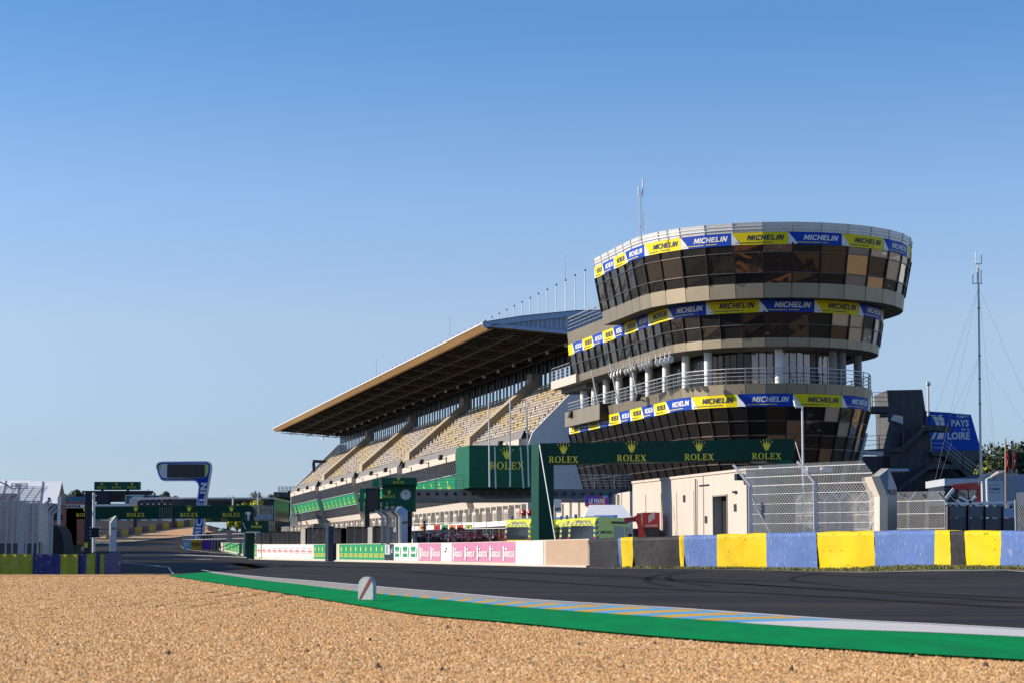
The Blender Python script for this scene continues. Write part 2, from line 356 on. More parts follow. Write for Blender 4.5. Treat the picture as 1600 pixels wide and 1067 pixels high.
_bp = nn.new('ShaderNodeBump'); _bp.inputs['Distance'].default_value = 0.012; _bp.inputs['Strength'].default_value = 1; _bp.invert = True; ll.new(_vo.outputs['Distance'], _bp.inputs['Height']); ll.new(_bp.outputs[0], bb.inputs['Normal'])
bb.inputs['Roughness'].default_value = 0.9; bb.inputs['Specular IOR Level'].default_value = 0.05
st = bpy.data.materials.new('gravel_stone'); st.use_nodes = True; nn, ll, bb = nodes_of(st)
_g = nn.new('ShaderNodeNewGeometry'); _cr = nn.new('ShaderNodeValToRGB'); _e = _cr.color_ramp.elements
_e[0].color = (0.16, 0.075, 0.03, 1); _e[1].color = (0.95, 0.72, 0.46, 1); _e.new(0.08).color = (0.42, 0.22, 0.09, 1); _e.new(0.5).color = (0.85, 0.475, 0.185, 1); _e.new(0.85).color = (0.94, 0.59, 0.29, 1)
ll.new(_g.outputs['Random Per Island'], _cr.inputs[0]); ll.new(_cr.outputs[0], bb.inputs['Base Color']); bb.inputs['Roughness'].default_value = 0.85; bb.inputs['Specular IOR Level'].default_value = 0.08
fg = mat('far_gravel', (0.60, 0.34, 0.16), 0.9, var=0.12, scale=1.2, bump=0.8, bscale=25)
gp = mat('green_runoff_paint', (0.0, 0.30, 0.080), 0.9, var2=(0.006, 0.19, 0.058), scale=1.6, bump=0.3, bscale=60, stretch=(2.0, .35, 1), spec=0.04)
kw = mat('white_kerb_paint', (0.62, 0.585, 0.55), 0.9, var=0.06, scale=2, bump=0.2)
ky = mat('yellow_kerb_paint', (0.68, 0.37, 0.015), 0.75, var=0.12, scale=3)
kb = mat('blue_kerb_paint', (0.10, 0.38, 0.62), 0.75, var=0.12, scale=3)
kn = mat('bare_kerb_concrete', (0.36, 0.31, 0.25), 0.85, var=0.2, scale=2)
gr = mat('verge_earth', (0.15, 0.13, 0.05), 0.95, var=0.3, scale=2, bump=0.5)
tm = mat('tyre_rubber_on_asphalt', (0.024, 0.021, 0.019), 0.9, var=0.2, spec=.05)
wl = mat('white_line_paint', (0.62, 0.60, 0.58), 0.7, var=0.12, scale=3)

def gridsheet(name, mt, xs, ys, off, keep=None):
    idx = {}; vs = []; fs = []
    for j, y in enumerate(ys):
        for i, x in enumerate(xs): vs.append((x, y, hh(x, y) + off))
    n = len(xs)
    for j in range(len(ys) - 1):
        for i in range(n - 1):
            if keep and not keep((xs[i] + xs[i + 1]) / 2, (ys[j] + ys[j + 1]) / 2): continue
            fs.append((j * n + i, j * n + i + 1, (j + 1) * n + i + 1, (j + 1) * n + i))
    mb = MB(); mb.v = vs; mb.f = fs; mb.m = [0] * len(fs)
    return tag(mb.build(name, mt, raw=True), kind='structure')
XS = [-3000, -1200, -500, -250, -160] + [-120 + 2 * k for k in range(80)] + [60, 100, 200, 500, 1200, 3000]
YS = [-2000, -600, -200, -80, -20, 20] + [40 + 2 * k for k in range(170)] + [400, 460, 600, 1000, 2500, 6000]
gridsheet('ground', mg, XS, YS, 0.0)
XT = [-100, -60, -40] + [x for x in XS if -38 <= x <= 38] + [60, 90]
def keep_track(x, y):
    if y < 12: return True
    return not (y > 330)
gridsheet('track', asp, [x for x in XS if -120 <= x <= 60], [-20, 20] + [y for y in YS if 40 <= y <= 330], 0.004)

def strip(name, mt, A, B, off, n=1, label=None, kind='structure', maxl=2.0):
    """sheet between two polylines of equal length, laid on the terrain"""
    mb = MB(); rows = []
    for k in range(len(A) - 1):
        L = max((A[k + 1] - A[k]).length, (B[k + 1] - B[k]).length); m = max(1, int(L / maxl))
        for q in range(m):
            f = q / m; rows.append((A[k].lerp(A[k + 1], f), B[k].lerp(B[k + 1], f)))
    rows.append((A[-1], B[-1])); vs = []
    for a, b in rows:
        for i in range(n + 1):
            p = a.lerp(b, i / n); vs.append((p.x, p.y, hh(p.x, p.y) + off))
    fs = [(r * (n + 1) + i, r * (n + 1) + i + 1, (r + 1) * (n + 1) + i + 1, (r + 1) * (n + 1) + i) for r in range(len(rows) - 1) for i in range(n)]
    mb.add(vs, fs); return tag(mb.build(name, mt, raw=True), kind=kind, label=label)

# key ground lines of the near corner, as world points
def curve(pts, n=40):
    """Catmull-Rom through ground points"""
    q = [Vector((p.x, p.y, 0)) for p in pts]; q = [q[0] * 2 - q[1]] + q + [q[-1] * 2 - q[-2]]; out = []
    m = max(2, n // (len(pts) - 1))
    for i in range(1, len(q) - 2):
        for k in range(m):
            t = k / m; a, b, c, d = q[i - 1], q[i], q[i + 1], q[i + 2]
            out.append(0.5 * ((2 * b) + (c - a) * t + (2 * a - 5 * b + 4 * c - d) * t * t + (3 * b - a - 3 * c + d) * t ** 3))
    out.append(q[-2]); return out
def GZ(px, py, z=.025):
    u = (px - 800) / F; v = (533.5 - py) / F; t = (z - CAMH) / (_s + v * _c); return Vector((u * t, (_c - v * _s) * t, 0))
EDGE = curve([GZ(325, 892.5), GZ(400, 900.5), GZ(470, 906), GZ(594, 917), GZ(700, 926), GZ(800, 934.6), GZ(930, 943), GZ(1050, 950), GZ(1275, 966), GZ(1450, 975), GZ(1600, 983.5), GZ(1800, 995)], 88)
KIN = curve([GZ(325, 893.6), GZ(400, 904.5), GZ(470, 912.5), GZ(594, 927), GZ(700, 937), GZ(800, 946.5), GZ(930, 956.5), GZ(1050, 964.5), GZ(1275, 980), GZ(1450, 987), GZ(1600, 994), GZ(1800, 1004)], 88)
GOUT = curve([GZ(262, 898), GZ(331, 908.5), GZ(415, 921), GZ(559, 944), GZ(652, 958), GZ(800, 971), GZ(930, 984), GZ(1100, 998), GZ(1300, 1011), GZ(1450, 1020.5), GZ(1600, 1029), GZ(1800, 1041)], 88)
# gravel trap in the foreground: raked sheet under the runoff strip, and loose stones on it
def side_of(P0, P1, x, y): return (P1.x - P0.x) * (y - P0.y) - (P1.y - P0.y) * (x - P0.x)
_gx = np.array([p.x for p in GOUT][::-1]); _gy = np.array([p.y for p in GOUT][::-1])
_o = np.argsort([p.x for p in GOUT]); GXS = np.array([p.x for p in GOUT])[_o]; GYS = np.array([p.y for p in GOUT])[_o]
def in_gravel(x, y, mar=0.0):
    lim = np.interp(x, GXS, GYS, left=51.0, right=GYS[-1]); lim = np.where(x < GXS[0], np.minimum(51.0, lim + 30), lim)
    return y < lim + mar
def rake(x, y):
    ph = (x + 0.012 * (y - 8) ** 1.25 * 1.0) * 2 * np.pi / 0.42 + 1.6 * np.sin(y * 0.13) + 0.5 * np.sin(x * 1.7 + y * 0.41)
    amp = 0.0042 + 0.0025 * np.sin(x * 0.9 + 1.3) * np.sin(y * 0.17); amp = amp * np.clip((y - 11) / 18, 0.08, 1.0) * .62 * (1 + .35 / (1 + np.exp(x * 1.2 + 2)))
    return amp * np.sin(ph) + 0.0012 * np.sin(x * 1.1 + 0.4 * y) * np.sin(y * 0.63) 
gxs = np.arange(-16, 8.0, 0.14); gys = np.concatenate([np.arange(5, 30, 0.16), np.arange(30, 51.2, 0.3)])
mb = MB(); vs = []; 
for y in gys:
    for x in gxs: vs.append((x, y, 0.006 + float(rake(x, y))))
nx = len(gxs)
fs = [(j * nx + i, j * nx + i + 1, (j + 1) * nx + i + 1, (j + 1) * nx + i) for j in range(len(gys) - 1) for i in range(nx - 1)
      if in_gravel(gxs[i] + .07, gys[j] + .08, 0.55)]
mb.add(vs, fs); tag(mb.build('gravel_trap', gv, raw=True, smooth=True), kind='structure')
mb = MB(); mb.add([(-60, -60, .006), (60, -60, .006), (60, 5.1, .006), (-60, 5.1, .006), (-60, 5.1, .006), (-15.9, 5.1, .006), (-15.9, 51, .006), (-60, 51, .006)], [(0, 1, 2, 3), (4, 5, 6, 7)])
tag(mb.build('gravel_apron', gv, raw=True), kind='structure')
N = 360000
yy = 7.6 + (46 - 7.6) * RN.random(N) ** 2.1; xx = (RN.random(N) * 2 - 1) * (yy * 0.275 + 0.3)
ok = in_gravel(xx, yy, 0.04 - 0.1 * RN.random(N) + np.where(RN.random(N) < .012, .45 * RN.random(N), 0)); xx, yy = xx[ok], yy[ok]; N = len(xx)
sz = 0.0034 + 0.0047 * RN.random(N) ** 1.5 + yy * 0.00016
base = np.array([(1, 0, 0), (0, 1, 0), (-1, 0, 0), (0, -1, 0), (.1, .1, 0.9), (-.1, 0, -.6)], float)
tri = np.array([(0, 1, 4), (1, 2, 4), (2, 3, 4), (3, 0, 4)])
ang = RN.random(N) * 6.283; ca, sa = np.cos(ang), np.sin(ang)
V = np.repeat(base[None, :5], N, 0) + (RN.random((N, 5, 3)) - .5) * 0.55
V *= sz[:, None, None] * (0.7 + 0.6 * RN.random((N, 1, 3)))
X = V[..., 0] * ca[:, None] - V[..., 1] * sa[:, None]; Y = V[..., 0] * sa[:, None] + V[..., 1] * ca[:, None]
V[..., 0] = X + xx[:, None]; V[..., 1] = Y + yy[:, None]; V[..., 2] += (0.0065 + rake(xx, yy))[:, None]
Fc = (tri[None] + (np.arange(N) * 5)[:, None, None]).reshape(-1, 3)
me = bpy.data.meshes.new('loose_gravel'); me.vertices.add(N * 5); me.vertices.foreach_set('co', V.reshape(-1))
me.loops.add(len(Fc) * 3); me.loops.foreach_set('vertex_index', Fc.reshape(-1).astype(np.int32)); me.polygons.add(len(Fc))
me.polygons.foreach_set('loop_start', np.arange(0, len(Fc) * 3, 3, dtype=np.int32)); me.update(calc_edges=True); me.materials.append(st)
o = bpy.data.objects.new('loose_gravel', me); COL.objects.link(o)
tag(o, 'tan pea gravel lying loose over the whole foreground', 'gravel', kind='stuff')
# darker clods scattered in the gravel
mb = MB()
for px, py in ((40, 1040), (263, 1025), (480, 1020), (497, 1013), (590, 1047), (715, 1005), (720, 983), (578, 1003), (905, 1010), (1023, 1008), (1145, 1018), (1237, 1051), (1424, 1030), (700, 984), (398, 963), (90, 1011), (264, 1022), (690, 1050), (1540, 1044), (975, 1046)):
    p = G(px, py); r = random.uniform(.010, .022)
    vs = [p + Vector((random.uniform(-1, 1) * r, random.uniform(-1, 1) * r, random.uniform(0, .9) * r + .02)) for _ in range(9)]
    mb.add([p + Vector((math.cos(k) * r * random.uniform(.7, 1.2), math.sin(k) * r * random.uniform(.7, 1.2), .012)) for k in (0, 1.05, 2.1, 3.14, 4.2, 5.2)] + [p + Vector((0, 0, .02 + r))], [(k, (k + 1) % 6, 6) for k in range(6)])
tag(mb.build('gravel_clods', M['bark'], raw=True), 'dark clods of earth scattered through the tan gravel', 'clods', kind='stuff')
# runoff, kerb, white line
strip('painted_runoff', gp, GOUT, EDGE, 0.023, 2)
mb = MB()
n = len(EDGE)
cum = [0]
for k in range(1, n): cum.append(cum[-1] + (KIN[k] - KIN[k - 1]).length)
def onl(L, c):
    c = max(0, min(cum[-1] - 1e-4, c)); k = max(i for i in range(n) if cum[i] <= c); k = min(k, n - 2)
    return L[k].lerp(L[k + 1], (c - cum[k]) / (cum[k + 1] - cum[k]))
endk = min(range(n), key=lambda i: abs(KIN[i].x / KIN[i].y - (1165 - 800) / F)); CE = cum[endk]
w = 0.42; c = CE; k = 0; nstripe = 0
mats_k = [kw, ky, kb, kn]
def kq(c0, c1, s0, s1, mi, z=0.026, v0=0.0, v1=1.0):
    prev = None; m = 6
    for q in range(m + 1):
        f = v0 + (v1 - v0) * q / m
        a = onl(KIN, c0 + s0 * f).lerp(onl(EDGE, c0 + s0 * f), f); b = onl(KIN, c1 + s1 * f).lerp(onl(EDGE, c1 + s1 * f), f)
        a = Vector((a.x, a.y, z)); b = Vector((b.x, b.y, z))
        if prev: mb.quad(prev[0], prev[1], b, a, mi)
        prev = (a, b)
while c > 0.4:
    sl_ = min(1.5, c * .1 + .6)
    wear = max(.16, min(1.0, (c / CE - .72) / .22)); ci = 2 if k % 2 == 0 else 1
    if wear < 1: kq(c - w, c, sl_, sl_, ci, v1=wear); kq(c - w, c, sl_, sl_, 3, v0=wear)
    else: kq(c - w, c, sl_, sl_, ci)
    c -= w; k += 1
# white block beyond the stripes
pts = [i for i in range(endk, n)]
sl_ = 1.5
prev = None
for i in range(endk, n - 1):
    c0, c1 = cum[i], cum[i + 1]
    kq(c0, c1, sl_, sl_, 0)
tag(mb.build('kerb', mats_k, raw=True), kind='structure')
E2 = []
for k in range(n):
    a = EDGE[max(0, k - 1)]; b = EDGE[min(n - 1, k + 1)]; d = (b - a).normalized(); nrm = Vector((-d.y, d.x, 0))
    if nrm.y < 0: nrm = -nrm
    E2.append(EDGE[k] + nrm * 0.13)
strip('white_edge_line', wl, EDGE, E2, 0.029)
ext = [G(60, 874), G(200, 880), G(262, 886), G(325, 892.4)]
ext2 = [p + Vector((0.03, .22, 0)) for p in ext]
strip('white_edge_line', wl, ext, ext2, 0.012)
# green wedge past the kerb's end and the dry grass beside it
a_ = [G(190, 884), G(240, 888), G(300, 893), G(325, 893.6)]; b_ = [G(190, 896), G(240, 896.3), G(280, 898), G(300, 902)]
# far gravel trap, its kerb line and lines across the straight
lo = [G(120, 852), G(190, 848.2), G(240, 843.5), G(285, 838.5), G(340, 830), G(392, 822.6), G(440, 818)]
hi = [G(120, 842), G(190, 832), G(240, 826), G(285, 821), G(340, 815.5), G(392, 811.5), G(440, 810)]
def offp(L, d): return [p + Vector((0, d, 0)) for p in L]
strip('far_gravel_trap', fg, offp(lo, 4), offp(hi, 4), 0.05, 8)
strip('far_green_runoff', gp, offp(lo, 1.2), offp(lo, 4.2), 0.06)
strip('far_white_kerb', wl, lo, offp(lo, 1.4), 0.07)
for L, wd in (([G(190, 866), G(250, 865.4), G(330, 868.5), G(420, 872.2)], .9), ([G(160, 871), G(240, 871.5), G(330, 873.5)], .5), ([G(282, 853), G(288, 857.5), G(330, 862.8), G(420, 869)], .35)):
    strip('painted_line', wl, L, offp(L, wd), 0.012)
# painted edge of the straight along the pit wall
YW = [(330, 168), (353, 160), (404, 142), (492, 122), (603, 104), (740, 88), (860, 77), (965, 70), (1165, 66), (1410, 60), (1600, 55), (1750, 51)]
def WP(px, d=0.0):
    y = 1 / float(np.interp(px, [a for a, b in YW], [1 / b for a, b in YW])); x = (px - 800) / F * y
    return Vector((x, y, hh(x, y)))
L = [WP(x) + Vector((-.55, -1.6, 0)) for x in (404, 492, 603, 740, 860, 965)] + [WP(1165) + Vector((-.9, -1.9, 0)), WP(1410) + Vector((-2.2, -5.2, 0)), WP(1600) + Vector((-2.0, -5.5, 0)), WP(1750) + Vector((-2, -5.5, 0))]
strip('pit_side_line', wl, L, [p + Vector((0.1, .35, 0)) for p in L], 0.014)
vg_a = [p + Vector((.12, .45, 0)) for p in L[5:]]; vg_b = [WP(x) + Vector((-.02, -.02, 0)) for x in (965, 1165, 1410, 1600, 1750)]
strip('grass_verge', gr, vg_a, vg_b, 0.02, 3)
# grass blades on the verge
mb = MB()
for k in range(9000):
    f = random.random(); seg = random.random() ** .7 * 4
    i = min(3, int(seg)); g = seg - i
    p = vg_a[i].lerp(vg_a[i + 1], g).lerp(vg_b[i].lerp(vg_b[i + 1], g), .1 + .88 * f)
    z = hh(p.x, p.y) + .02; h = random.uniform(.03, .10); a = random.uniform(0, 6.28); w_ = .02
    d = Vector((math.cos(a), math.sin(a), 0)) * w_
    q = Vector((p.x, p.y, z)); mb.add([q - d, q + d, q + Vector((random.uniform(-.03, .03), random.uniform(-.03, .03), h))], [(0, 1, 2)], k % 2)
tag(mb.build('verge_grass', [mat('dry_grass', (0.22, 0.19, 0.055), .9), mat('green_grass', (0.10, 0.13, 0.03), .9)], raw=True), 'short half-dry grass along the foot of the tyre wall', 'grass', kind='stuff')
# tyre marks swept across the corner
mb = MB()
def mark(pts, wd=.28):
    q = curve([G(*p) for p in pts], 24); prev = None
    for k in range(len(q)):
        a = q[max(0, k - 1)]; b = q[min(len(q) - 1, k + 1)]; d = (b - a).normalized(); nr = Vector((-d.y, d.x, 0)) * wd / 2
        cur = (Vector((q[k].x, q[k].y, .008)) - nr, Vector((q[k].x, q[k].y, .008)) + nr)
        if prev: mb.quad(prev[0], cur[0], cur[1], prev[1])
        prev = cur
mark([(1075, 891), (1025, 899), (1012, 908), (1050, 917)], .16); mark([(1100, 891), (1052, 898), (1048, 906), (1110, 916)], .14)
mark([(1310, 892), (1255, 899), (1240, 907), (1330, 917)], .12); mark([(860, 896), (960, 899), (1100, 905), (1300, 910)], .12); mark([(1200, 891), (1300, 899), (1480, 905)], .12)
mark([(640, 893), (800, 905), (1000, 918), (1250, 930), (1590, 950)], .3); mark([(700, 890), (900, 899), (1200, 915), (1595, 935)], .25); mark([(760, 891), (1000, 902), (1300, 922), (1595, 941)], .2)
mark([(200, 862), (300, 864), (400, 868)], 1.2); mark([(190, 870), (300, 876), (480, 884), (620, 887)], .9)
tag(mb.build('tyre_marks', tm, raw=True), kind='structure')

# ================================================================ TREES
lf = [mat('dark_leaves', (0.030, 0.048, 0.020), .8, var=.35), mat('mid_leaves', (0.055, 0.075, 0.022), .8, var=.35), mat('yellow_green_leaves', (0.30, 0.33, 0.015), .8, var=.3)]
def tree(base, h, wd, kind, label, cat='tree', group=None, n=1600, leaf=.35, trunk=.35, seed=1, name='tree', loose=0.0):
    rn = random.Random(seed); t = thing(name, label, cat, base, group); b = Vector(base); mb = MB()
    top = b + UP * h * .75; mb.tube(b - UP * .3, b + UP * h * trunk, .03 * h, .022 * h, 7); mb.tube(b + UP * h * trunk, top, .022 * h, .006 * h, 6)
    blobs = []
    nb = 9
    for k in range(nb):
        a = rn.uniform(0, 6.28); rr = rn.uniform(.1, .36) * wd; z = rn.uniform(trunk + .1, .86) * h
        c = b + Vector((math.cos(a) * rr, math.sin(a) * rr, z)); r = rn.uniform(.16, .28) * min(wd, h) * (1.15 - .4 * (z / h))
        blobs.append((c, r)); mb.tube(b + UP * h * rn.uniform(trunk * .7, trunk), c, .010 * h, .003 * h, 5)
    mb.build('trunk', M['bark'], t)
    mb = MB()
    for k in range(n):
        c, r = blobs[rn.randrange(nb)]
        d = Vector((rn.gauss(0, 1), rn.gauss(0, 1), rn.gauss(0, 1))).normalized(); p = c + d * r * (rn.random() ** .35) * (1 + rn.uniform(0, .25 + loose)); p.z = max(p.z, b.z + h * trunk * .6)
        a = Vector((rn.gauss(0, 1), rn.gauss(0, 1), rn.gauss(0, 1))).normalized(); e = a.cross(d + Vector((.01, .02, .03))).normalized(); s = leaf * rn.uniform(.5, 1.1)
        mb.add([p - a * s, p + e * s * .6, p + a * s, p - e * s * .6], [(0, 1, 2, 3)], 0 if rn.random() < .65 else 1)
    lm = [lf[kind], lf[min(kind + 1, 2)] if kind < 2 else lf[2]] if kind < 2 else [lf[2], lf[2]]
    mb.build('crown', lm, t)
    return t

# glossy strip added along the pit wall's foot to mirror banners like a mirage
mirage_mat = mat('mirage_asphalt', (0.018, 0.017, 0.016), 0.10, var=0.2, spec=0.9)
_a = [WP(x) + Vector((-.35, -1.1, 0)) for x in (345, 404, 492, 603, 740, 860)]; _b = [WP(x) + Vector((-.08, -.2, 0)) for x in (345, 404, 492, 603, 740, 860)]
strip('mirage_strip', mirage_mat, _a, _b, 0.009)
# ================================================================ RACE CONTROL TOWER
TC = Vector(((1201 - 800) / F * 150.6, 150, 0)); K = 150.0 / F
tower = thing('race_control_tower', 'dark glass race control tower with drum-shaped nose and yellow and blue banner rings', 'tower', (TC.x, TC.y, 0))
ND = 16; DPSI = 180.0 / ND; STEP = 2.0
def tpt(psi, Rr, z, off=0.0):
    r = R_(psi); return TC - AX * math.cos(r) * (Rr + off) + BX * math.sin(r) * (Rr + off) + UP * z
def zf(py, pr): return CAMH + (P(1201, py, 150 - pr * K * .97).z - CAMH)
class Ring:
    """plan outline at one height: left straight side, round nose, right straight side; station u in facets"""
    def __init__(s, pr, z, nl, nr=3): s.R = pr * K; s.z = z; s.nl = nl; s.nr = nr; s.n = nl + ND + nr
    def pt(s, i):   # i = 0 at far left end
        if i <= s.nl: return TC - BX * s.R + AX * (s.nl - i) * STEP + UP * s.z
        if i >= s.nl + ND: return TC + BX * s.R + AX * (i - s.nl - ND) * STEP + UP * s.z
        k = int(math.floor(i)); f = i - k
        a = tpt(-90 + DPSI * (k - s.nl), s.R, s.z); 
        if f == 0: return a
        return a.lerp(tpt(-90 + DPSI * (k + 1 - s.nl), s.R, s.z), f)
    def nrm(s, i):
        if i <= s.nl: return -BX
        if i >= s.nl + ND: return BX
        ps = R_(-90 + DPSI * (i - s.nl)); return -AX * math.cos(ps) + BX * math.sin(ps)
def skin(mb, r0, r1, mi=0, i0=0, i1=None):
    i1 = r0.n if i1 is None else i1
    for i in range(i0, i1): mb.quad(r0.pt(i), r0.pt(i + 1), r1.pt(i + 1), r1.pt(i), mi)
def annulus(mb, r0, r1, mi=0): skin(mb, r0, r1, mi)
def disc(mb, r, mi=0): mb.add([r.pt(i) for i in range(r.n + 1)], [tuple(range(r.n + 1))], mi)
def ring_rib(mb, r, out, hgt, mi=0, i0=0, i1=None):
    """thin horizontal bar following the outline"""
    i1 = r.n if i1 is None else i1
    for i in range(i0, i1):
        a = r.pt(i) + r.nrm(i) * out / 2; b = r.pt(i + 1) + r.nrm(i + 1) * out / 2; mb.bar(a, b, out, hgt, mi)
GLR = random.Random(11)
def glass_pick(i, nl, row, lvl):  # paler panes towards the right: reflections put into the pane colours
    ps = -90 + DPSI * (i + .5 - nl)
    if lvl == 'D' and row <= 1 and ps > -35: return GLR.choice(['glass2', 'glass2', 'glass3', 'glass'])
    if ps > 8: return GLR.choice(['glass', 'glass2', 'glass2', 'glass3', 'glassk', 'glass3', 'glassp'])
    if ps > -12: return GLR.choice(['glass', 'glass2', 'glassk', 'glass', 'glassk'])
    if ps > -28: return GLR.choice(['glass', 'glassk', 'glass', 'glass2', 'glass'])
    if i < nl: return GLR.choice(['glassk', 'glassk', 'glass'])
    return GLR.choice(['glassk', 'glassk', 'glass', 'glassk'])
GM = ['glass', 'glass2', 'glass3', 'glassk', 'glassp']
def glazing(r0, r1, rows, lvl):
    """one window part per facet column, each pane set a little out of true; frame as sub-part"""
    for i in range(r0.n):
        mb = MB()
        for k in range(len(rows) - 1):
            f0, f1 = rows[k], rows[k + 1]
            q = [r0.pt(i).lerp(r1.pt(i), f0), r0.pt(i + 1).lerp(r1.pt(i + 1), f0), r0.pt(i + 1).lerp(r1.pt(i + 1), f1), r0.pt(i).lerp(r1.pt(i), f1)]
            nr = r0.nrm(i + .5)
            q = [p + nr * GLR.uniform(-.022, .022) for p in q]
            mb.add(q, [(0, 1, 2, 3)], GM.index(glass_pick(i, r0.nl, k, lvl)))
        w = mb.build('window', [M[g] for g in GM], tower)
        fr = MB()
        nr = r0.nrm(i)
        fr.bar(r0.pt(i) + nr * .05, r1.pt(i) + nr * .05, .10, .10, 0, up=nr)
        for f in rows[1:-1]:
            a = r0.pt(i).lerp(r1.pt(i), f) + nr * .04; b = r0.pt(i + 1).lerp(r1.pt(i + 1), f) + r0.nrm(i + 1) * .04
            fr.bar(a, b, .07, .06, 1)
        fr.build('frame', [M['mullion'], M['transom']], w)
BN = 0
def banners(r0, r1, phase, lvl):
    """yellow and blue banners round a ring, two facets each"""
    fl = r0.R * R_(DPSI); st = 4.0 / fl; ref = r0.nl + 6 + phase   # phase: where a yellow banner starts, in facets from the facet facing the camera
    edges = [(ref, True)]; x, y_ = ref, True
    while x < r0.n: x += st; y_ = not y_; edges.append((min(x, r0.n), y_))
    x, y_ = ref, True
    while x > 0: x -= st if x > r0.nl + .5 else 1.55; y_ = not y_; edges.insert(0, (max(x, 0), y_))
    for e in range(len(edges) - 1):
        a, b = edges[e][0], edges[e + 1][0]
        if b - a < .05: continue
        yellow = edges[e][1]
        mb = MB(); cuts = [a] + [float(q) for q in range(math.ceil(a + 1e-6), math.ceil(b - 1e-6))] + [b]
        def sp(u, v, off):
            iu = a + (b - a) * u; return r0.pt(iu).lerp(r1.pt(iu), v) + r0.nrm(iu) * off
        for c0, c1 in zip(cuts, cuts[1:]):
            u0, u1 = (c0 - a) / (b - a), (c1 - a) / (b - a)
            mb.quad(sp(u0, 0, .05), sp(u1, 0, .05), sp(u1, 1, .05), sp(u0, 1, .05))
            mb.quad(sp(u0, 1, .05), sp(u1, 1, .05), sp(u1, 1, -.03), sp(u0, 1, -.03)); mb.quad(sp(u0, 0, .05), sp(u1, 0, .05), sp(u1, 0, -.03), sp(u0, 0, -.03))
        bn = mb.build('banner', M['yellow' if yellow else 'blue'], tower)
        if b - a < 1.0: continue
        lt = MB(); wid = MICH[2]; L = (r0.pt(a) - r0.pt(a + (b - a) * .5)).length * 2; H = (r1.z - r0.z)
        hgt = H * .42; u0 = .27; u1 = .93
        fn = lambda x, y: sp(u0 + (u1 - u0) * x / wid, .36 + y * .42, .074)
        lt.add([fn(x, y) for x, y in MICH[0]], MICH[1], 0)
        m_ = 4
        for q in range(m_):
            v0, v1 = .07 + (.72 - .07) * q / m_, .07 + (.72 - .07) * (q + 1) / m_
            lt.quad(sp(v0, .14, .07), sp(v1, .14, .07), sp(v1, .20, .07), sp(v0, .20, .07), 0 if yellow else 1)
        # slanted white flash at the start of each banner
        lt.quad(sp(.0, .02, .07), sp(.16, .02, .07), sp(.10, .45, .07), sp(.0, .98, .07), 2)
        lt.build('lettering', [M['navy'] if yellow else M['white'], M['yellow'], M['white']], bn)
def tband(name, y0, y1, p0, p1, nl, nr=3): return Ring(p0, zf(y0, p0), nl, nr), Ring(p1, zf(y1, p1), nl, nr)

NA, NB_, NCD = 5, 13, 15
# ---- top drum
rt, rs = Ring(225, zf(348, 225), NA), Ring(223, zf(363.5, 223), NA)
mb = MB(); skin(mb, rs, rt); inner = Ring(217, rt.z, NA); skin(mb, rt, inner); i2 = Ring(217, rt.z - 1.0, NA); skin(mb, i2, inner); disc(mb, i2)
for f in (.33, .66):
    rr = Ring(224, rs.z + (rt.z - rs.z) * f, NA); ring_rib(mb, rr, .05, .05)
for i in range(rt.n): mb.bar(rs.pt(i) + rs.nrm(i) * .02, rt.pt(i) + rt.nrm(i) * .02, .05, .05, 1, up=rt.nrm(i))
mb.quad(rs.pt(0), rt.pt(0), rt.pt(rt.n), rs.pt(rt.n), 0)
mb.build('parapet', [M['silver'], M['galv']], tower)
r0, r1 = Ring(222, zf(383, 222), NA), Ring(223, zf(364, 223), NA); banners(r0, r1, -1.05, 'A')
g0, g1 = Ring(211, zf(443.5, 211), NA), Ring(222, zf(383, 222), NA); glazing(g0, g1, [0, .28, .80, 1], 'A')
mb = MB(); w0 = Ring(221, zf(383, 222), NA); w1 = Ring(222, zf(364, 223), NA); skin(mb, w0, w1)
mb.quad(g0.pt(0), g1.pt(0), g1.pt(g1.n), g0.pt(g0.n)); mb.quad(w0.pt(0), w1.pt(0), w1.pt(w1.n), w0.pt(w0.n)); mb.build('back_wall', M['darkmetal'], tower)
def fascia(y0, y1, p0, p1, nl, under_pr, under_y, name='fascia', nlu=None, midgap=True):
    a, b = Ring(p0, zf(y0, p0), nl), Ring(p1, zf(y1, p1), nl)
    mb = MB()
    for i in range(a.n):   # separate panels with a fine joint
        e = .012
        q = [a.pt(i + e), a.pt(i + 1 - e), b.pt(i + 1 - e), b.pt(i + e)]; mb.quad(*q)
    a2 = Ring(p0 - 1, a.z + .02, nl); b2 = Ring(p1 - 1, b.z - .02, nl); skin(mb, a2, b2, 2)
    u = Ring(under_pr, zf(under_y, under_pr), nl); skin(mb, u, a, 1)
    lip = Ring(p1 - 6, b.z, nl); skin(mb, b, lip, 0)
    mb.quad(a.pt(0), b.pt(0), b.pt(b.n), a.pt(a.n), 0)
    return mb.build(name, [M['fascia'], M['soffit'], M['mullion']], tower), a, b
fascia(466, 443, 209, 211.5, NA, 176, 467.5)
# ---- second ring
fa, ra, rb = fascia(541.5, 528, 170, 171.5, NB_, 128, 549)
r0, r1 = Ring(177, zf(488.5, 177), NB_), Ring(178.5, zf(468.5, 178.5), NB_); banners(r0, r1, -2.62, 'B')
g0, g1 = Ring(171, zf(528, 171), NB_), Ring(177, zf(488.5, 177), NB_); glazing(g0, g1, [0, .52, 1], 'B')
mb = MB(); w0, w1 = Ring(176, g1.z, NB_), Ring(177.5, r1.z, NB_); skin(mb, w0, w1); mb.quad(g0.pt(0), g1.pt(0), g1.pt(g1.n), g0.pt(g0.n)); mb.quad(w0.pt(0), w1.pt(0), w1.pt(w1.n), w0.pt(w0.n)); mb.build('back_wall', M['darkmetal'], tower)
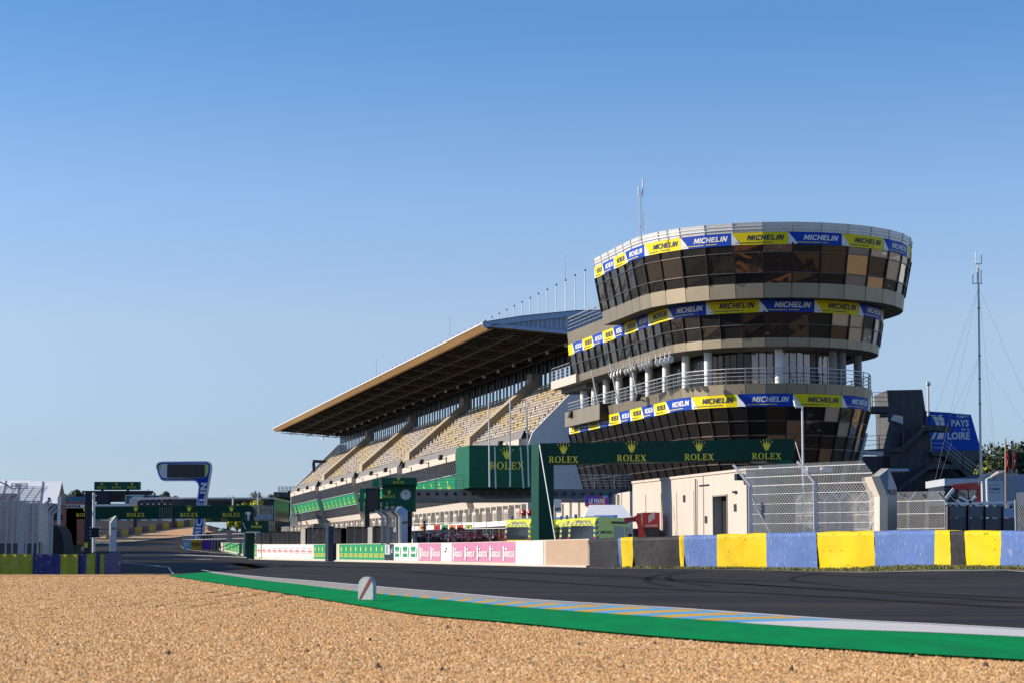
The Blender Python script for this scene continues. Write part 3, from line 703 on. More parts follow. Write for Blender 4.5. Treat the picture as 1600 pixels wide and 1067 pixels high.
# terrace on top of the second ring, behind the drum
mb = MB(); a, b = Ring(178.5, r1.z, NB_), Ring(181, r1.z + 1.05, NB_); skin(mb, a, b, 0, 0, NB_ - NA + 1); 
c_ = Ring(176, b.z, NB_); skin(mb, b, c_, 0, 0, NB_ - NA + 1); d_ = Ring(100, r1.z + .1, NB_); skin(mb, a, d_, 1, 0, NB_ + 1)
mb.quad(a.pt(0), b.pt(0), b.pt(0) + BX * 18, a.pt(0) + BX * 18)
dk = Ring(177, r1.z + .12, NB_); disc(mb, dk, 1); mb.build('terrace_parapet', [M['fascia'], M['soffit']], tower)
def railing(ring, i0, i1, h, nh=4, every=1, mt='rail', name='railing', r=.03, posts=1):
    mb = MB(); i = i0
    pts = [ring.pt(q) for q in np.linspace(i0, i1, int((i1 - i0) * posts) + 1)]
    for p in pts: mb.bar(p, p + UP * h, .07, .05)
    for a, b in zip(pts, pts[1:]):
        for k in range(1, nh + 1):
            mb.bar(a + UP * h * k / nh, b + UP * h * k / nh, .035 if k < nh else .06, .035 if k < nh else .06)
    return mb.build(name, M[mt], tower)
railing(Ring(180, b.z, NB_), 0, NB_ - NA + .8, 1.25, 4)
# ---- balcony level, set back behind round columns
slab_top = zf(600, 158); 
mb = MB(); r0 = Ring(118, slab_top - .1, NCD - 3); r1 = Ring(118, zf(549, 128) + .3, NCD - 3); 
for i in range(r0.n):
    for h_ in range(2):
        e = .04
        q = [r0.pt(i + h_ * .5 + e), r0.pt(i + h_ * .5 + .5 - e), r1.pt(i + h_ * .5 + .5 - e), r1.pt(i + h_ * .5 + e)]
        ps = -90 + DPSI * (i - r0.nl)
        mb.add(q, [(0, 1, 2, 3)], 0 if ps > -40 else 1)
rr0, rr1 = Ring(117, r0.z, NCD - 3), Ring(117, r1.z, NCD - 3); skin(mb, rr0, rr1, 2); mb.build('balcony_glazing', [M['glassp'], M['glassk'], M['mullion']], tower)
ccr = Ring(140, 0, NCD)
for px in [NCD + q for q in (-13.9, -12.1, -10.3, -8.4, -6.4, -4.3, -2.1, .3, 2.5, 6.7, 10, 10.8, 13)]:
    p = ccr.pt(px); mb = MB(); mb.tube((p.x, p.y, slab_top - .1), (p.x, p.y, zf(549, 140) + .4), .30, n=14); mb.build('column', M['greyconc' if px > NCD + 9 else 'white'], tower, smooth=False)
fa, ra, rb = fascia(614.5, 598.5, 157, 159, NCD, 150, 615.5, 'balcony_slab')
mb = MB(); disc(mb, Ring(158, rb.z - .12, NCD)); mb.build('balcony_floor', M['greyconc'], tower)
railing(Ring(157, rb.z, NCD), 0, NCD + ND + 3, 1.12, 4, posts=1)
# pale side deck projecting to the left at the second ring's floor
zt = zf(541, 170)
mb = MB(); pL = TC - BX * 170 * K + AX * NB_ * STEP
mb.obox(pL + UP * (zt - .1) - BX * .3 - AX * 2, AX * 8.5, BX * 6, UP * .75); mb.obox(pL + UP * (zt - .5) + BX * .6 - AX * 2, AX * 8.2, BX * 5, UP * .4, 1)
q0 = pL + UP * (zt + .65) - BX * .25 + AX * 0
for k in range(6):
    p = q0 + AX * (k * 1.3); mb.bar(p, p + UP * 1.15, .06, .06, 2)
for k in range(1, 5): mb.bar(q0 + UP * 1.15 * k / 4, q0 + AX * 6.5 + UP * 1.15 * k / 4, .04, .04, 2)
mb.build('side_deck', [M['cream'], M['soffit'], M['rail']], tower)
# ---- third ring
r0, r1 = Ring(155, zf(634.5, 155), NCD), Ring(156.5, zf(615, 156.5), NCD); banners(r0, r1, -4.15, 'D')
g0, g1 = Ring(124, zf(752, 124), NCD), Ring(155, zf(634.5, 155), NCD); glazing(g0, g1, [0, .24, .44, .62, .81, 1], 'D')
mb = MB(); w0, w1 = Ring(154, g1.z, NCD), Ring(155.5, r1.z, NCD); skin(mb, w0, w1); mb.quad(g0.pt(0), g1.pt(0), g1.pt(g1.n), g0.pt(g0.n)); mb.quad(w0.pt(0), w1.pt(0), w1.pt(w1.n), w0.pt(w0.n), 1)
bs = Ring(112, 0, NCD); bs1 = Ring(112, g0.z, NCD); skin(mb, bs, bs1, 1); skin(mb, bs1, g0, 1); mb.build('base_wall', [M['paleclad'], M['darkconc']], tower)
# black box hung under the balcony edge, floodlights on brackets, leaning stays
mb = MB(); p = Ring(160, 0, NCD).pt(NCD - 8.6); z1 = rb.z; mb.obox(p + UP * (z1 - 1.15) - BX * .6, AX * 11, BX * 1.0, UP * 1.35); mb.obox(p + UP * (z1 - 1.12) - BX * .62 + AX * .1, AX * 11, BX * .04, UP * 1.3, 1); mb.build('equipment_box', [M['black'], M['fascia']], tower)
for st_ in (NCD - 13.0, NCD - 3.2):
    p = Ring(160, 0, NCD).pt(st_); n_ = Ring(160, 0, NCD).nrm(st_); z = rb.z - .4
    mb = MB(); q = Vector((p.x, p.y, z)); mb.bar(q, q + n_ * .7 + UP * .2, .08); mb.obox(q + n_ * .6 - AX * .35 + UP * .0, AX * .7, n_ * .35, UP * .55 - n_ * .2); mb.build('floodlight', M['black'], tower)
for i in (NB_ - 9.5, NB_ - 6.7, NB_ - 4.0):
    mb = MB(); a = Ring(171, zf(528, 171), NB_).pt(i); b_ = Ring(160, rb.z - .2, NCD).pt(i + NCD - NB_ + .2) ; mb.tube(a - BX * .3, b_ - BX * .25, .06, n=6); mb.build('stay', M['white_metal'], tower)
# mast with aerials on the roof
t = thing('roof_antenna', 'slim lattice aerial with white rod antennas standing on the tower roof', 'antenna', P(1000, 372, 143))
mb = MB(); b_ = P(1000, 378, 143); tp = P(1000, 300, 143)
for dx, dy in ((-.12, 0), (.12, 0), (0, .18)): mb.tube(b_ + Vector((dx * .7, dy * .7, 0)), tp + Vector((dx * .7, dy * .7, 0)), .014, n=5)
for k in range(14):
    z0 = b_.lerp(tp, k / 14); z1 = b_.lerp(tp, (k + 1) / 14); mb.bar(z0 + Vector((-.08, 0, 0)), z1 + Vector((.08, 0, 0)), .012)
mb.build('mast', M['galv'], t)
for y0, y1, dx in ((279, 307, .2), (334, 361, .2), (292, 306, -.1)):
    mb = MB(); a = P(1000, y1, 143) + Vector((dx, 0, 0)); mb.tube(a, P(1000, y0, 143) + Vector((dx, 0, 0)), .05, n=6); mb.bar(a + UP * .3, a + UP * .3 - Vector((dx, 0, 0)), .03); mb.build('rod_aerial', M['white'], t)
# white dish reflectors hanging in rows under the balcony ceiling
k = 0
for gpx, (xa, xb, ya, yb) in enumerate([(955, 970, 586, 580), (977, 992, 580, 574), (1000, 1017, 573, 567), (1027, 1048, 566, 561)]):
    for q in range(4):
        f = q / 3; Y = 151.5 - gpx * 2.6 - q * .5
        p = P(xa + (xb - xa) * f, ya + (yb - ya) * f, Y); mb = MB(); a_ = R_((82, 72, 60, 42)[gpx]); d = Vector((math.sin(a_), -math.cos(a_), -.08)).normalized()
        mb.tube(p, p + d * .04, .28, .27, 20); mb.tube(p - d * .10, p, .06, .28, 20); mb.bar(p - d * .2, p - d * .12 + UP * .6, .03)
        tag(mb.build('dish_reflector', M['white']), 'round white dish hanging under the tower balcony ceiling', 'dish', 'white dishes hanging above the balcony')

# ================================================================ GRANDSTAND
GK = 1.08; AX0, BX0, UP0 = AX.copy(), BX.copy(), UP.copy(); AX = AX * GK; BX = BX * GK; UP = UP * GK; _G = Vector((G0.x * GK, G0.y * GK, CAMH * (1 - GK)))
def gs(t, s, z=0.0): return _G + AX * t + BX * s + UP * z
gst = thing('grandstand', 'long roofed grandstand with pale seats, ochre roof edge and glazed boxes below', 'grandstand', gs(77, 5))
LT = 154.0; SE = [-3.5, 22.6, 54.5, 87.4, 121.4, LT]
def secq(mb, prof, t0, t1, mi=0, closed=False):
    n = len(prof)
    for k in range(n - (0 if closed else 1)):
        a, b = prof[k], prof[(k + 1) % n]
        mb.quad(gs(t0, *a), gs(t1, *a), gs(t1, *b), gs(t0, *b), mi)
def endcap(mb, prof, t, mi=0):
    mb.poly([prof], lambda s, z: gs(t, s, z), mi)
# roof: arched sheet, ochre front fascia, soffit
arch = [(-3.5, 20.34), (-2.0, 20.62), (0, 20.98), (2.5, 21.3), (5, 21.6), (7.5, 21.7), (9.5, 21.6)]
mb = MB(); secq(mb, arch, -.3, LT + .3); up_ = [(s, z - .16) for s, z in arch]; secq(mb, up_, -.3, LT + .3)
mb.quad(gs(-.3, *arch[0]), gs(LT + .3, *arch[0]), gs(LT + .3, *up_[0]), gs(-.3, *up_[0])); mb.build('roof_sheet', M['silver'], gst)
mb = MB(); secq(mb, [(-3.46, 20.18), (-3.0, 19.72), (-2.5, 19.80)], 0, LT)
nj = 12
mb.build('roof_fascia', M['ochre'], gst)
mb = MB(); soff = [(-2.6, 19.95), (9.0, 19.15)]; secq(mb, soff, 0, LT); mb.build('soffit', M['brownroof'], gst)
mb = MB()   # gable end panel with ribs
gab = [(-3.35, 20.2)] + [(s, z - .15) for s, z in arch[1:]] + [(9.0, 19.2), (-2.6, 20.0)]
endcap(mb, gab, LT + .05); mb.build('gable_panel', M['blueclad'], gst)
mb = MB(); endcap(mb, gab, -.05)
def archz(s): return float(np.interp(s, [a for a, b in arch], [b for a, b in arch]))
s = -1.5
while s < 9:
    zb = 20.0 - (s + 2.6) * .069 + .30; ztp = archz(s) - .55
    if ztp > zb + .05: mb.bar(gs(-.15, s, zb), gs(-.15, s, ztp), .09, .09, 1)
    s += .42
for k in range(len(arch) - 1): mb.bar(gs(-.2, arch[k][0], arch[k][1] - .3), gs(-.2, arch[k + 1][0], arch[k + 1][1] - .3), .2, .5, 0)
mb.bar(gs(-.2, -2.7, 20.08), gs(-.2, 9, 19.3), .2, .30, 2); mb.build('gable_panel', [M['blueclad'], M['paleclad'], M['blueclad']], gst)
for s_, hz in ((-.6, .5), (2.0, .55), (4.6, .5), (6.6, .35)):   # longitudinal trusses under the soffit
    mb = MB(); zs = 19.93 - (s_ + 2.6) * .069
    mb.tube(gs(0, s_, zs - hz), gs(LT, s_, zs - hz), .045, n=6)
    t = 0
    while t < LT - 1.6:
        mb.bar(gs(t, s_, zs - hz), gs(t + .8, s_, zs - .02), .04); mb.bar(gs(t + .8, s_, zs - .02), gs(t + 1.6, s_, zs - hz), .04); t += 1.6
    mb.build('longitudinal_truss', M['purlin'], gst)
t = 1.5
mb = MB()
while t < LT:
    mb.bar(gs(t, -2.5, 19.87), gs(t, 8.8, 19.08), .12, .14); t += 1.65
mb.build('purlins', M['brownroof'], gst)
for t in np.arange(4, LT, 8.2):
    mb = MB(); mb.bar(gs(t, -2.4, 19.45), gs(t, 8.6, 18.7), .10, .10)
    for k in range(9):
        s0 = -2.4 + k * 1.22; mb.bar(gs(t, s0, 19.45 - k * .08), gs(t, s0 + .61, 19.8 - k * .08), .05); mb.bar(gs(t, s0 + .61, 19.8 - k * .08), gs(t, s0 + 1.22, 19.4 - k * .08), .05)
    mb.build('cross_truss', M['purlin'], gst)
for t in np.arange(2, LT, 6.6):
    mb = MB(); mb.tube(gs(t, 4.6, 18.9), gs(t, 4.6, 18.6), .13, .2, 8); mb.build('lamp', M['white_metal'], gst)
# rear screen: dark posts with the sky between them
mb = MB(); mb.quad(gs(0, 7.6, 17.9), gs(LT, 7.6, 17.9), gs(LT, 7.6, 19.2), gs(0, 7.6, 19.2)); mb.obox(gs(0, 7.4, 16.2), AX * LT, BX * .4, UP * .28); mb.build('rear_beam', M['darkmetal'], gst)
k = 0
for t in np.arange(.4, LT, 1.62):
    mb = MB(); w_ = .55 if k % 2 else .8; mb.obox(gs(t, 7.4, 16.2), AX * w_, BX * .06, UP * 2.9); o = mb.build('rear_post', M['clad_dark'], gst); k += 1
# stepped terrace with aisles
NR = 17; S0, Z0, S1, Z1 = 0.0, 10.4, 6.9, 16.4
mb = MB()
for r in range(NR):
    s0 = S0 + (S1 - S0) * r / NR; s1 = S0 + (S1 - S0) * (r + 1) / NR; z0 = Z0 + (Z1 - Z0) * r / NR; z1 = Z0 + (Z1 - Z0) * (r + 1) / NR
    mb.quad(gs(-3.5, s0, z0 - .3), gs(LT, s0, z0 - .3), gs(LT, s0, z1 - .3), gs(-3.5, s0, z1 - .3)); mb.quad(gs(-3.5, s0, z1 - .3), gs(LT, s0, z1 - .3), gs(LT, s1, z1 - .3), gs(-3.5, s1, z1 - .3))
mb.obox(gs(0, S1, 0), AX * LT, BX * 1.6, UP * 16.1); mb.build('terrace', M['terr'], gst)
seatv = [(0, 0, 0), (.40, 0, 0), (.40, 0, .06), (.10, 0, .06), (.0, 0, .0)]
def seat_geo(mb, t, s, z, mi=0):
    w_ = .36
    mb.add([gs(t, s - .02, z + .36), gs(t + w_, s - .02, z + .36), gs(t + w_, s + .30, z + .33), gs(t, s + .30, z + .33), gs(t, s + .36, z + .56), gs(t + w_, s + .36, z + .56)], [(0, 1, 2, 3), (3, 2, 5, 4)], mi)
    mb.add([gs(t, s - .02, z + .30), gs(t + w_, s - .02, z + .30), gs(t + w_, s - .02, z + .36), gs(t, s - .02, z + .36)], [(0, 1, 2, 3)], mi)
allseats = []
for m in range(5):
    for r in range(NR):
        s0 = S0 + (S1 - S0) * r / NR; z1 = Z0 + (Z1 - Z0) * (r + 1) / NR - .35
        t = SE[m] + .8
        while t < SE[m + 1] - 1.7:
            if random.random() > .05: 
                ph = math.sin(t * .9 + r * 1.3) + math.sin(t * .23 - r * .7 + 2) + random.uniform(-1.0, 1.0)
                allseats.append((t, s0, z1, 1 if ph > .95 else (2 if random.random() < .16 else 0)))
            t += .56
            if int(t / .56) % 13 == 0: t += .55
allseats.sort(key=lambda q: q[0] + random.uniform(0, 1.5))
near = allseats[:100]
for t, s_, z, c in near:
    mb = MB(); seat_geo(mb, t, s_, z); mb.build('seat', M[('seat_w', 'seat_y', 'seat_t')[c]], gst)
mb = MB()
for t, s_, z, c in allseats[100:]: seat_geo(mb, t, s_, z, c)
tag(mb.build('seats', [M['seat_w'], M['seat_y'], M['seat_t']], gst), kind='stuff')
for m in range(1, 5):   # covered stair ramps between the sections
    mb = MB(); t = SE[m]; off = 1.2
    a, b = (S0 + .1, Z0 + .0), (S1, Z1 + .0)
    mb.add([gs(t - 1.2, a[0], a[1]), gs(t + 1.2, a[0], a[1]), gs(t + 1.2, b[0], b[1]), gs(t - 1.2, b[0], b[1]),
            gs(t - 1.2, a[0], a[1] + off), gs(t + 1.2, a[0], a[1] + off), gs(t + 1.2, b[0], b[1] + off), gs(t - 1.2, b[0], b[1] + off)],
           [(4, 5, 6, 7), (0, 1, 5, 4), (1, 2, 6, 5), (3, 0, 4, 7), (2, 3, 7, 6)])
    for e in range(8): mb.bar(gs(t - 1.24, a[0] + (b[0] - a[0]) * e / 8, a[1] + .3 + (b[1] - a[1]) * e / 8), gs(t - 1.24, a[0] + (b[0] - a[0]) * (e + 1) / 8, a[1] + .3 + (b[1] - a[1]) * (e + 1) / 8), .05, .08, 1)
    mb.obox(gs(t - 1, S1 - .5, Z1 + .2), AX * 2, BX * 1.0, UP * 1.4, 1)
    mb.build('stair_ramp', [M['tanramp'], M['greyconc'], M['darkmetal']], gst)
mb = MB()   # near end wall and end stair string
for prof, t_ in (([(-.4, 0), (-.4, 9.3), (0, 10.5), (.3, 10.9), (5.0, 15.6), (5.0, 0)], -3.8), ([(5.05, 0), (5.05, 15.6), (S1 + .3, Z1 + 1.4), (S1 + 1.6, Z1 + 1.4), (S1 + 1.6, 0)], 3.6), ([(-.4, 0), (-.4, 9.3), (0, 10.5), (.3, 10.9), (S1 + .3, Z1 + 1.4), (S1 + 1.6, Z1 + 1.4), (S1 + 1.6, 0)], LT)):
    mb = MB(); mb.poly([prof], lambda s, z: gs(t_, s, z), 0, depth=AX * .3); mb.build('end_wall', M['white'], gst)
# front: mesh parapet, cream beam, glazed boxes leaning inwards
me_p = mat('perforated_parapet', (0.17, 0.16, 0.15), .7, 0, var=.35, scale=25)
for m in range(5):
    t0, t1 = SE[m], SE[m + 1]
    def sp(f, s): return s - .55 * (1 - f)      # near end stands proud
    def front(mb, prof, mi=0):
        for (sa, za), (sb, zb) in zip(prof, prof[1:]):
            mb.quad(gs(t0 + .1, sa - .55, za + .12), gs(t1 - .1, sa, za), gs(t1 - .1, sb, zb), gs(t0 + .1, sb - .55, zb + .12), mi)
    mb = MB(); front(mb, [(0.0, 10.75), (-.35, 9.95)]); front(mb, [(-.05, 10.75), (0.3, 10.3)]); mb.build('mesh_parapet', me_p, gst)
    mb = MB(); front(mb, [(-.3, 10.0), (-.5, 9.95), (-.5, 9.28), (-.1, 9.25)])
    mb.add([gs(t0 + .05, -1.05, 10.1), gs(t0 + .05, -1.05, 9.35), gs(t0 + .05, .3, 4.4), gs(t0 + .05, 1.2, 4.4), gs(t0 + .05, 1.2, 10.1)], [(0, 1, 2, 3, 4)])
    mb.build('front_beam', M['cream'], gst)
    def lean(z): return -.42 + (9.28 - z) * .30
    rows = [(9.28, 7.95, 'g'), (6.5, 5.25, 'g')]
    nw = 9
    for za, zb, _ in rows:
        for w_ in range(nw):
            f0, f1 = w_ / nw, (w_ + 1) / nw
            def fp(f, z): return gs(t0 + .1 + (t1 - t0 - .2) * f, lean(z) - .55 * (1 - f), z + .12 * (1 - f))
            mb = MB(); sub = 4
            for q in range(sub):
                g0_, g1_ = f0 + (f1 - f0) * q / sub, f0 + (f1 - f0) * (q + 1) / sub
                mb.add([fp(g0_, za), fp(g1_, za), fp(g1_, zb), fp(g0_, zb)], [(0, 1, 2, 3)], random.choice([0, 0, 0, 1]))
                mb.bar(fp(g0_, za) - BX * .06, fp(g0_, zb) - BX * .06, .05, .08, 2)
            mb.build('window', [M['glassk'], M['glass'], M['mull']], gst)
    def fp(f, z): return gs(t0 + .1 + (t1 - t0 - .2) * f, lean(z) - .55 * (1 - f), z + .12 * (1 - f))
    mb = MB(); mb.quad(fp(0, 7.95) - BX * .1, fp(1, 7.95) - BX * .1, fp(1, 6.5) - BX * .1, fp(0, 6.5) - BX * .1); 
    for z in (7.95, 6.5): mb.bar(fp(0, z) - BX * .12, fp(1, z) - BX * .12, .12, .10, 1)
    bn = mb.build('banner', [M['green_bright'], M['galv']], gst); lt = MB(); nb = max(4, int((t1 - t0) / 4.2)); u = (fp(0.5, 7.95) - fp(.5, 6.5)).normalized()
    for k in range(nb): 
        o_ = fp((k + .5) / nb, 6.72) - BX * .14; rolex_at(lt, o_, -AX, u, .34, gap=.4)
    lt.build('lettering', M['gold'], bn)
    mb = MB(); mb.quad(fp(0, 5.25) - BX * .12, fp(1, 5.25) - BX * .12, fp(1, 4.55) - BX * .12, fp(0, 4.55) - BX * .12); mb.quad(fp(0, 4.55) - BX * .12, fp(1, 4.55) - BX * .12, fp(1, 4.55) + BX * 3, fp(0, 4.55) + BX * 3); mb.build('lower_beam', M['cream'], gst)
    for t in ((t0 + 5), (t0 + 15), (t1 - 6)):
        if t > t1: continue
        mb = MB(); q = gs(t, -.8, 9.75); mb.bar(q, q - BX * .6 + UP * .05, .07); mb.obox(q - BX * .95 - AX * .3 + UP * -.1, AX * .6, BX * .35, UP * .5 + BX * .1); mb.build('floodlight', M['black'], gst)
# terrace of pit boxes: cream fins and arched openings, dark garages underneath
for k in range(74):
    t = k * (LT + 18) / 74 - 4; mb = MB()
    mb.poly([[(.6, 3.15), (.6, 4.6), (3.2, 4.6), (3.2, 3.15), (1.9, 3.15), (1.7, 4.05), (1.3, 4.2), (1.0, 3.15)]], lambda s, z: gs(t, s - 1.0, z), 0, depth=AX * .28)
    mb.build('fin', M['cream'], gst)
mb = MB(); mb.quad(gs(-5, 2.1, 2.8), gs(LT + 14, 2.1, 2.8), gs(LT + 14, 2.1, 4.6), gs(-5, 2.1, 4.6)); mb.obox(gs(-5, -1.4, 2.75), AX * (LT + 20), BX * 4, UP * .45, 1); mb.build('box_terrace', [M['concrete'], M['white']], gst)
mb = MB(); mb.obox(gs(-5, .6, 0), AX * (LT + 20), BX * 4, UP * 2.75, 0)
for k in range(42): mb.obox(gs(k * 4 - 4, .3, 0), AX * .5, BX * .4, UP * 2.75, 1)
mb.build('garages', [M['clad_dark'], M['white']], gst)
mb = MB(); fx = [gs(-5, -1.3, 3.2 + .25 * k) for k in range(1, 5)]
for k in range(1, 5): mb.bar(gs(-5, -1.35, 3.2 + .2 * k), gs(LT + 14, -1.35, 3.2 + .2 * k), .025)
for k in range(60): mb.bar(gs(k * 2.85 - 5, -1.35, 3.1), gs(k * 2.85 - 5, -1.35, 4.0), .03)
mb.build('terrace_railing', M['rail'], gst)
for k in range(36):
    t = k * 4.3 - 3; mb = MB(); mb.obox(gs(t, -.9, 3.2), AX * 1.5, BX * .1, UP * 1.0); mb.obox(gs(t + .15, -.92, 3.2), AX * .9, BX * .05, UP * .75, 1); mb.build('niche', [M['cream'], M['tan']], gst)
# far annex beside the stand and stair roof
mb = MB(); q = P(489, 720, 347); mb.bar(P(489, 720, 347), P(512, 721, 347), .6, .5); mb.bar(P(490, 722, 347), P(491, 738, 347), .5, .5); mb.bar(P(510, 724, 347), P(497, 735, 347), .3, .2); mb.build('stair_canopy', M['clad_dark'], gst)
AX, BX, UP = AX0, BX0, UP0
# flagpoles on the roof
for k in range(40):
    Y = 178 + 3.3 * k; X = 6.6 - .2414 * (Y - 178); b_ = Vector((X * GK, Y * GK, CAMH + 20.9 * GK)); mb = MB()
    mb.tube(b_ - UP * .3, b_ + UP * 4.48, .065, .05, 8); mb.tube(b_ + UP * 4.48, b_ + UP * 4.7, .12, .02, 6, 1)
    tag(mb.build('flagpole', [M['white_metal'], M['black']]), 'bare white flagpole on the grandstand roof', 'flagpole', 'flagpoles in a row on the grandstand roof')
for px, y0, y1, Y, lab in ((883, 400, 500, 185, 'tall thin aerial among the flagpoles on the grandstand roof'), (703, 497, 530, 240, 'thin aerial behind the ochre roof edge, middle of the stand'), (588, 562, 600, 280, 'small thin aerial above the far part of the grandstand roof')):
    mb = MB(); mb.tube(P(px, y1 + 10, Y * GK), P(px, y0, Y * GK), .045, .02, 6); mb.tube(P(px, y0 + 1, Y * GK), P(px, y0, Y * GK), .09, n=6)
    tag(mb.build('roof_aerial', M['galv']), lab, 'aerial')
# ================================================================ helpers for things seen square-on
FY = Vector((0, 1, 0)); FX = Vector((1, 0, 0))
def pbox(mb, x0, y0, x1, y1, Y, dep=.1, mi=0):
    o = P(x0, y1, Y); r = P(x1, y1, Y) - o; r.z = 0; u = UP * (P(x0, y0, Y).z - o.z); mb.obox(o, r, FY * dep, u, mi); return o, r, u
def pth(name, label, cat, px, py, Y, group=None):
    p = P(px, py, Y); return thing(name, label, cat, (p.x, p.y, hh(p.x, p.y)), group)
def rolex_px(parent, x0, y0, x1, y1, Y, cx, crown_top, base_y, capw, off=.02, name='lettering', crown=True, wordh=None):
    """gold crown and word on a square-on board: px centre, px of crown top and of the word's foot, px width of the word"""
    s = Y / F; wid = capw * s; h = wid / ROLEX[2]
    lt = MB(); o = P(cx, base_y, Y) - FY * off
    rolex_at(lt, o, FX, UP, h, gap=.38)
    return lt.build(name, M['gold'], parent)

# ================================================================ WALLS ALONG THE TRACK
TOPY = [(330, 846), (353, 847), (404, 849.5), (492, 849.5), (603, 848), (740, 846.3), (860, 842.5), (920, 841), (965, 839.5), (1165, 833), (1280, 830.5), (1410, 828), (1600, 829), (1750, 829)]
def WT(px):
    y = 1 / float(np.interp(px, [a for a, b in YW], [1 / b for a, b in YW])); ty = float(np.interp(px, [a for a, b in TOPY], [b for a, b in TOPY]))
    p = P(px, ty, y); q = WP(px); return Vector((q.x, q.y, p.z))
def wn_at(px):
    a, b = WP(px - 4), WP(px + 4); d = (b - a); d.z = 0; d.normalize(); n = Vector((d.y, -d.x, 0)); return n if n.y < 0 else -n   # towards the track
pw = thing('pit_wall', 'low concrete pit wall dressed with green, white and pink banners', 'wall', WP(640))
mb = MB(); xs = sorted(set(list(range(330, 921, 10)) + [353, 404, 492, 603, 740, 860]))
for a, b in zip(xs, xs[1:]):
    na, nb_ = wn_at(a), wn_at(b); A0, A1, B0, B1 = WP(a) - UP * .05, WT(a), WP(b) - UP * .05, WT(b); w_ = .35
    mb.quad(A0, B0, B1, A1); mb.quad(A1, B1, B1 - nb_ * w_, A1 - na * w_); mb.quad(A0 - na * w_, A1 - na * w_, B1 - nb_ * w_, B0 - nb_ * w_)
    f0, f1 = A0 + na * .12, B0 + nb_ * .12   # small foot along the wall
    mb.quad(f0, f1, f1 + UP * .12, f0 + UP * .12, 0); mb.quad(f0 + UP * .12, f1 + UP * .12, B0 + UP * .12, A0 + UP * .12, 0)
mb.quad(WP(920), WT(920), WT(920) - wn_at(920) * .35, WP(920) - wn_at(920) * .35); mb.build('wall', M['concrete'], pw)
def banner(x0, x1, mt, v0=.13, v1=.97, n=4, off=.018, nm='banner'):
    mb = MB()
    for k in range(n):
        a, b = x0 + (x1 - x0) * k / n, x0 + (x1 - x0) * (k + 1) / n
        def q(px, v): return WP(px).lerp(WT(px), v) + wn_at(px) * off
        mb.quad(q(a, v0), q(b, v0), q(b, v1), q(a, v1))
    return mb.build(nm, mt, pw)
def wfn(x0, x1, off=.03):
    A0, A1, B0, B1 = WP(x0), WT(x0), WP(x1), WT(x1); n_ = wn_at((x0 + x1) / 2) * off
    L = (B0 - A0).length
    return (lambda u, v: A0.lerp(B0, u).lerp(A1.lerp(B1, u), v) + n_), L
def lin(x0, x1, k, n):   # evenly spaced in the world between two pixels of the wall
    A, B = WP(x0), WP(x1); f = []
    p = A.lerp(B, k / n); return 800 + p.x / p.y * F
for x0, x1, n in ((353, 389, 7), (397, 404, 2), (492, 521, 5), (532, 603, 9)):
    bn = banner(x0, x1, M['green_bright']); fn, L = wfn(x0, x1); lt = MB()
    for k in range(n):
        u0 = (k + .5) / n; w_ = L / n * .62; h = w_ / ROLEX[2]; H = .95
        lt.glyphs(ROLEX, lambda x, y: fn(u0 + x / L, .26 + y / H), .20, x0=-ROLEX[2] * .10, sx=1.0)
        lt.glyphs(CROWN, lambda x, y: fn(u0 + x / L, .56 + y / H), .27)
    lt.build('lettering', M['gold'], bn)
bn = banner(404, 492, M['white']); fn, L = wfn(404, 492); lt = MB()
mpk = mat('rose_lettering', (0.62, 0.12, 0.16), .6)
for k in range(10):
    u0 = (k + .12) / 10; w_ = .76 / 10
    for r_, (va, vb, f0, f1) in enumerate(((.72, .76, .1, .5), (.72, .76, .6, .9), (.50, .64, 0, .17), (.50, .66, .24, .4), (.50, .62, .48, .66), (.50, .66, .74, .80), (.50, .56, .84, 1.0), (.42, .45, 0, .95))):
        lt.quad(fn(u0 + w_ * f0, va), fn(u0 + w_ * f1, va), fn(u0 + w_ * f1, vb), fn(u0 + w_ * f0, vb))
lt.build('lettering', mpk, bn)
bn = banner(603, 616.5, M['paleclad']); fn, L = wfn(603, 616.5); lt = MB(); w1_ = word('1', .02)
lt.glyphs(w1_, lambda x, y: fn(x, y), .38, x0=.22, y0=.50, sx=.9); lt.quad(fn(0, .13), fn(1, .13), fn(1, .42), fn(0, .42), 1)
lt.quad(fn(.62, .42), fn(1, .42), fn(1, .95), fn(.62, .95), 1); lt.quad(fn(.75, .5), fn(.9, .5), fn(.9, .85), fn(.75, .6), 2); lt.build('lettering', [M['black'], M['clad_dark'], M['white']], bn)
bn = banner(617, 655, M['white']); fn, L = wfn(617, 655); lt = MB()
for k in range(3):
    u0 = k / 3 + .05
    lt.quad(fn(u0, .62), fn(u0 + .17, .62), fn(u0 + .17, .82), fn(u0, .82)); lt.quad(fn(u0 + .02, .56), fn(u0 + .15, .56), fn(u0 + .15, .60), fn(u0 + .02, .60))
    lt.quad(fn(u0, .30), fn(u0 + .17, .30), fn(u0 + .17, .48), fn(u0, .48))
    for q in range(4): lt.quad(fn(u0 + .20 + .012 * q, .30 + q * .12), fn(u0 + .23 + .01 * q, .30 + q * .12), fn(u0 + .24, .42 + q * .12), fn(u0 + .21, .42 + q * .12))
lt.build('lettering', M['green_bright'], bn)
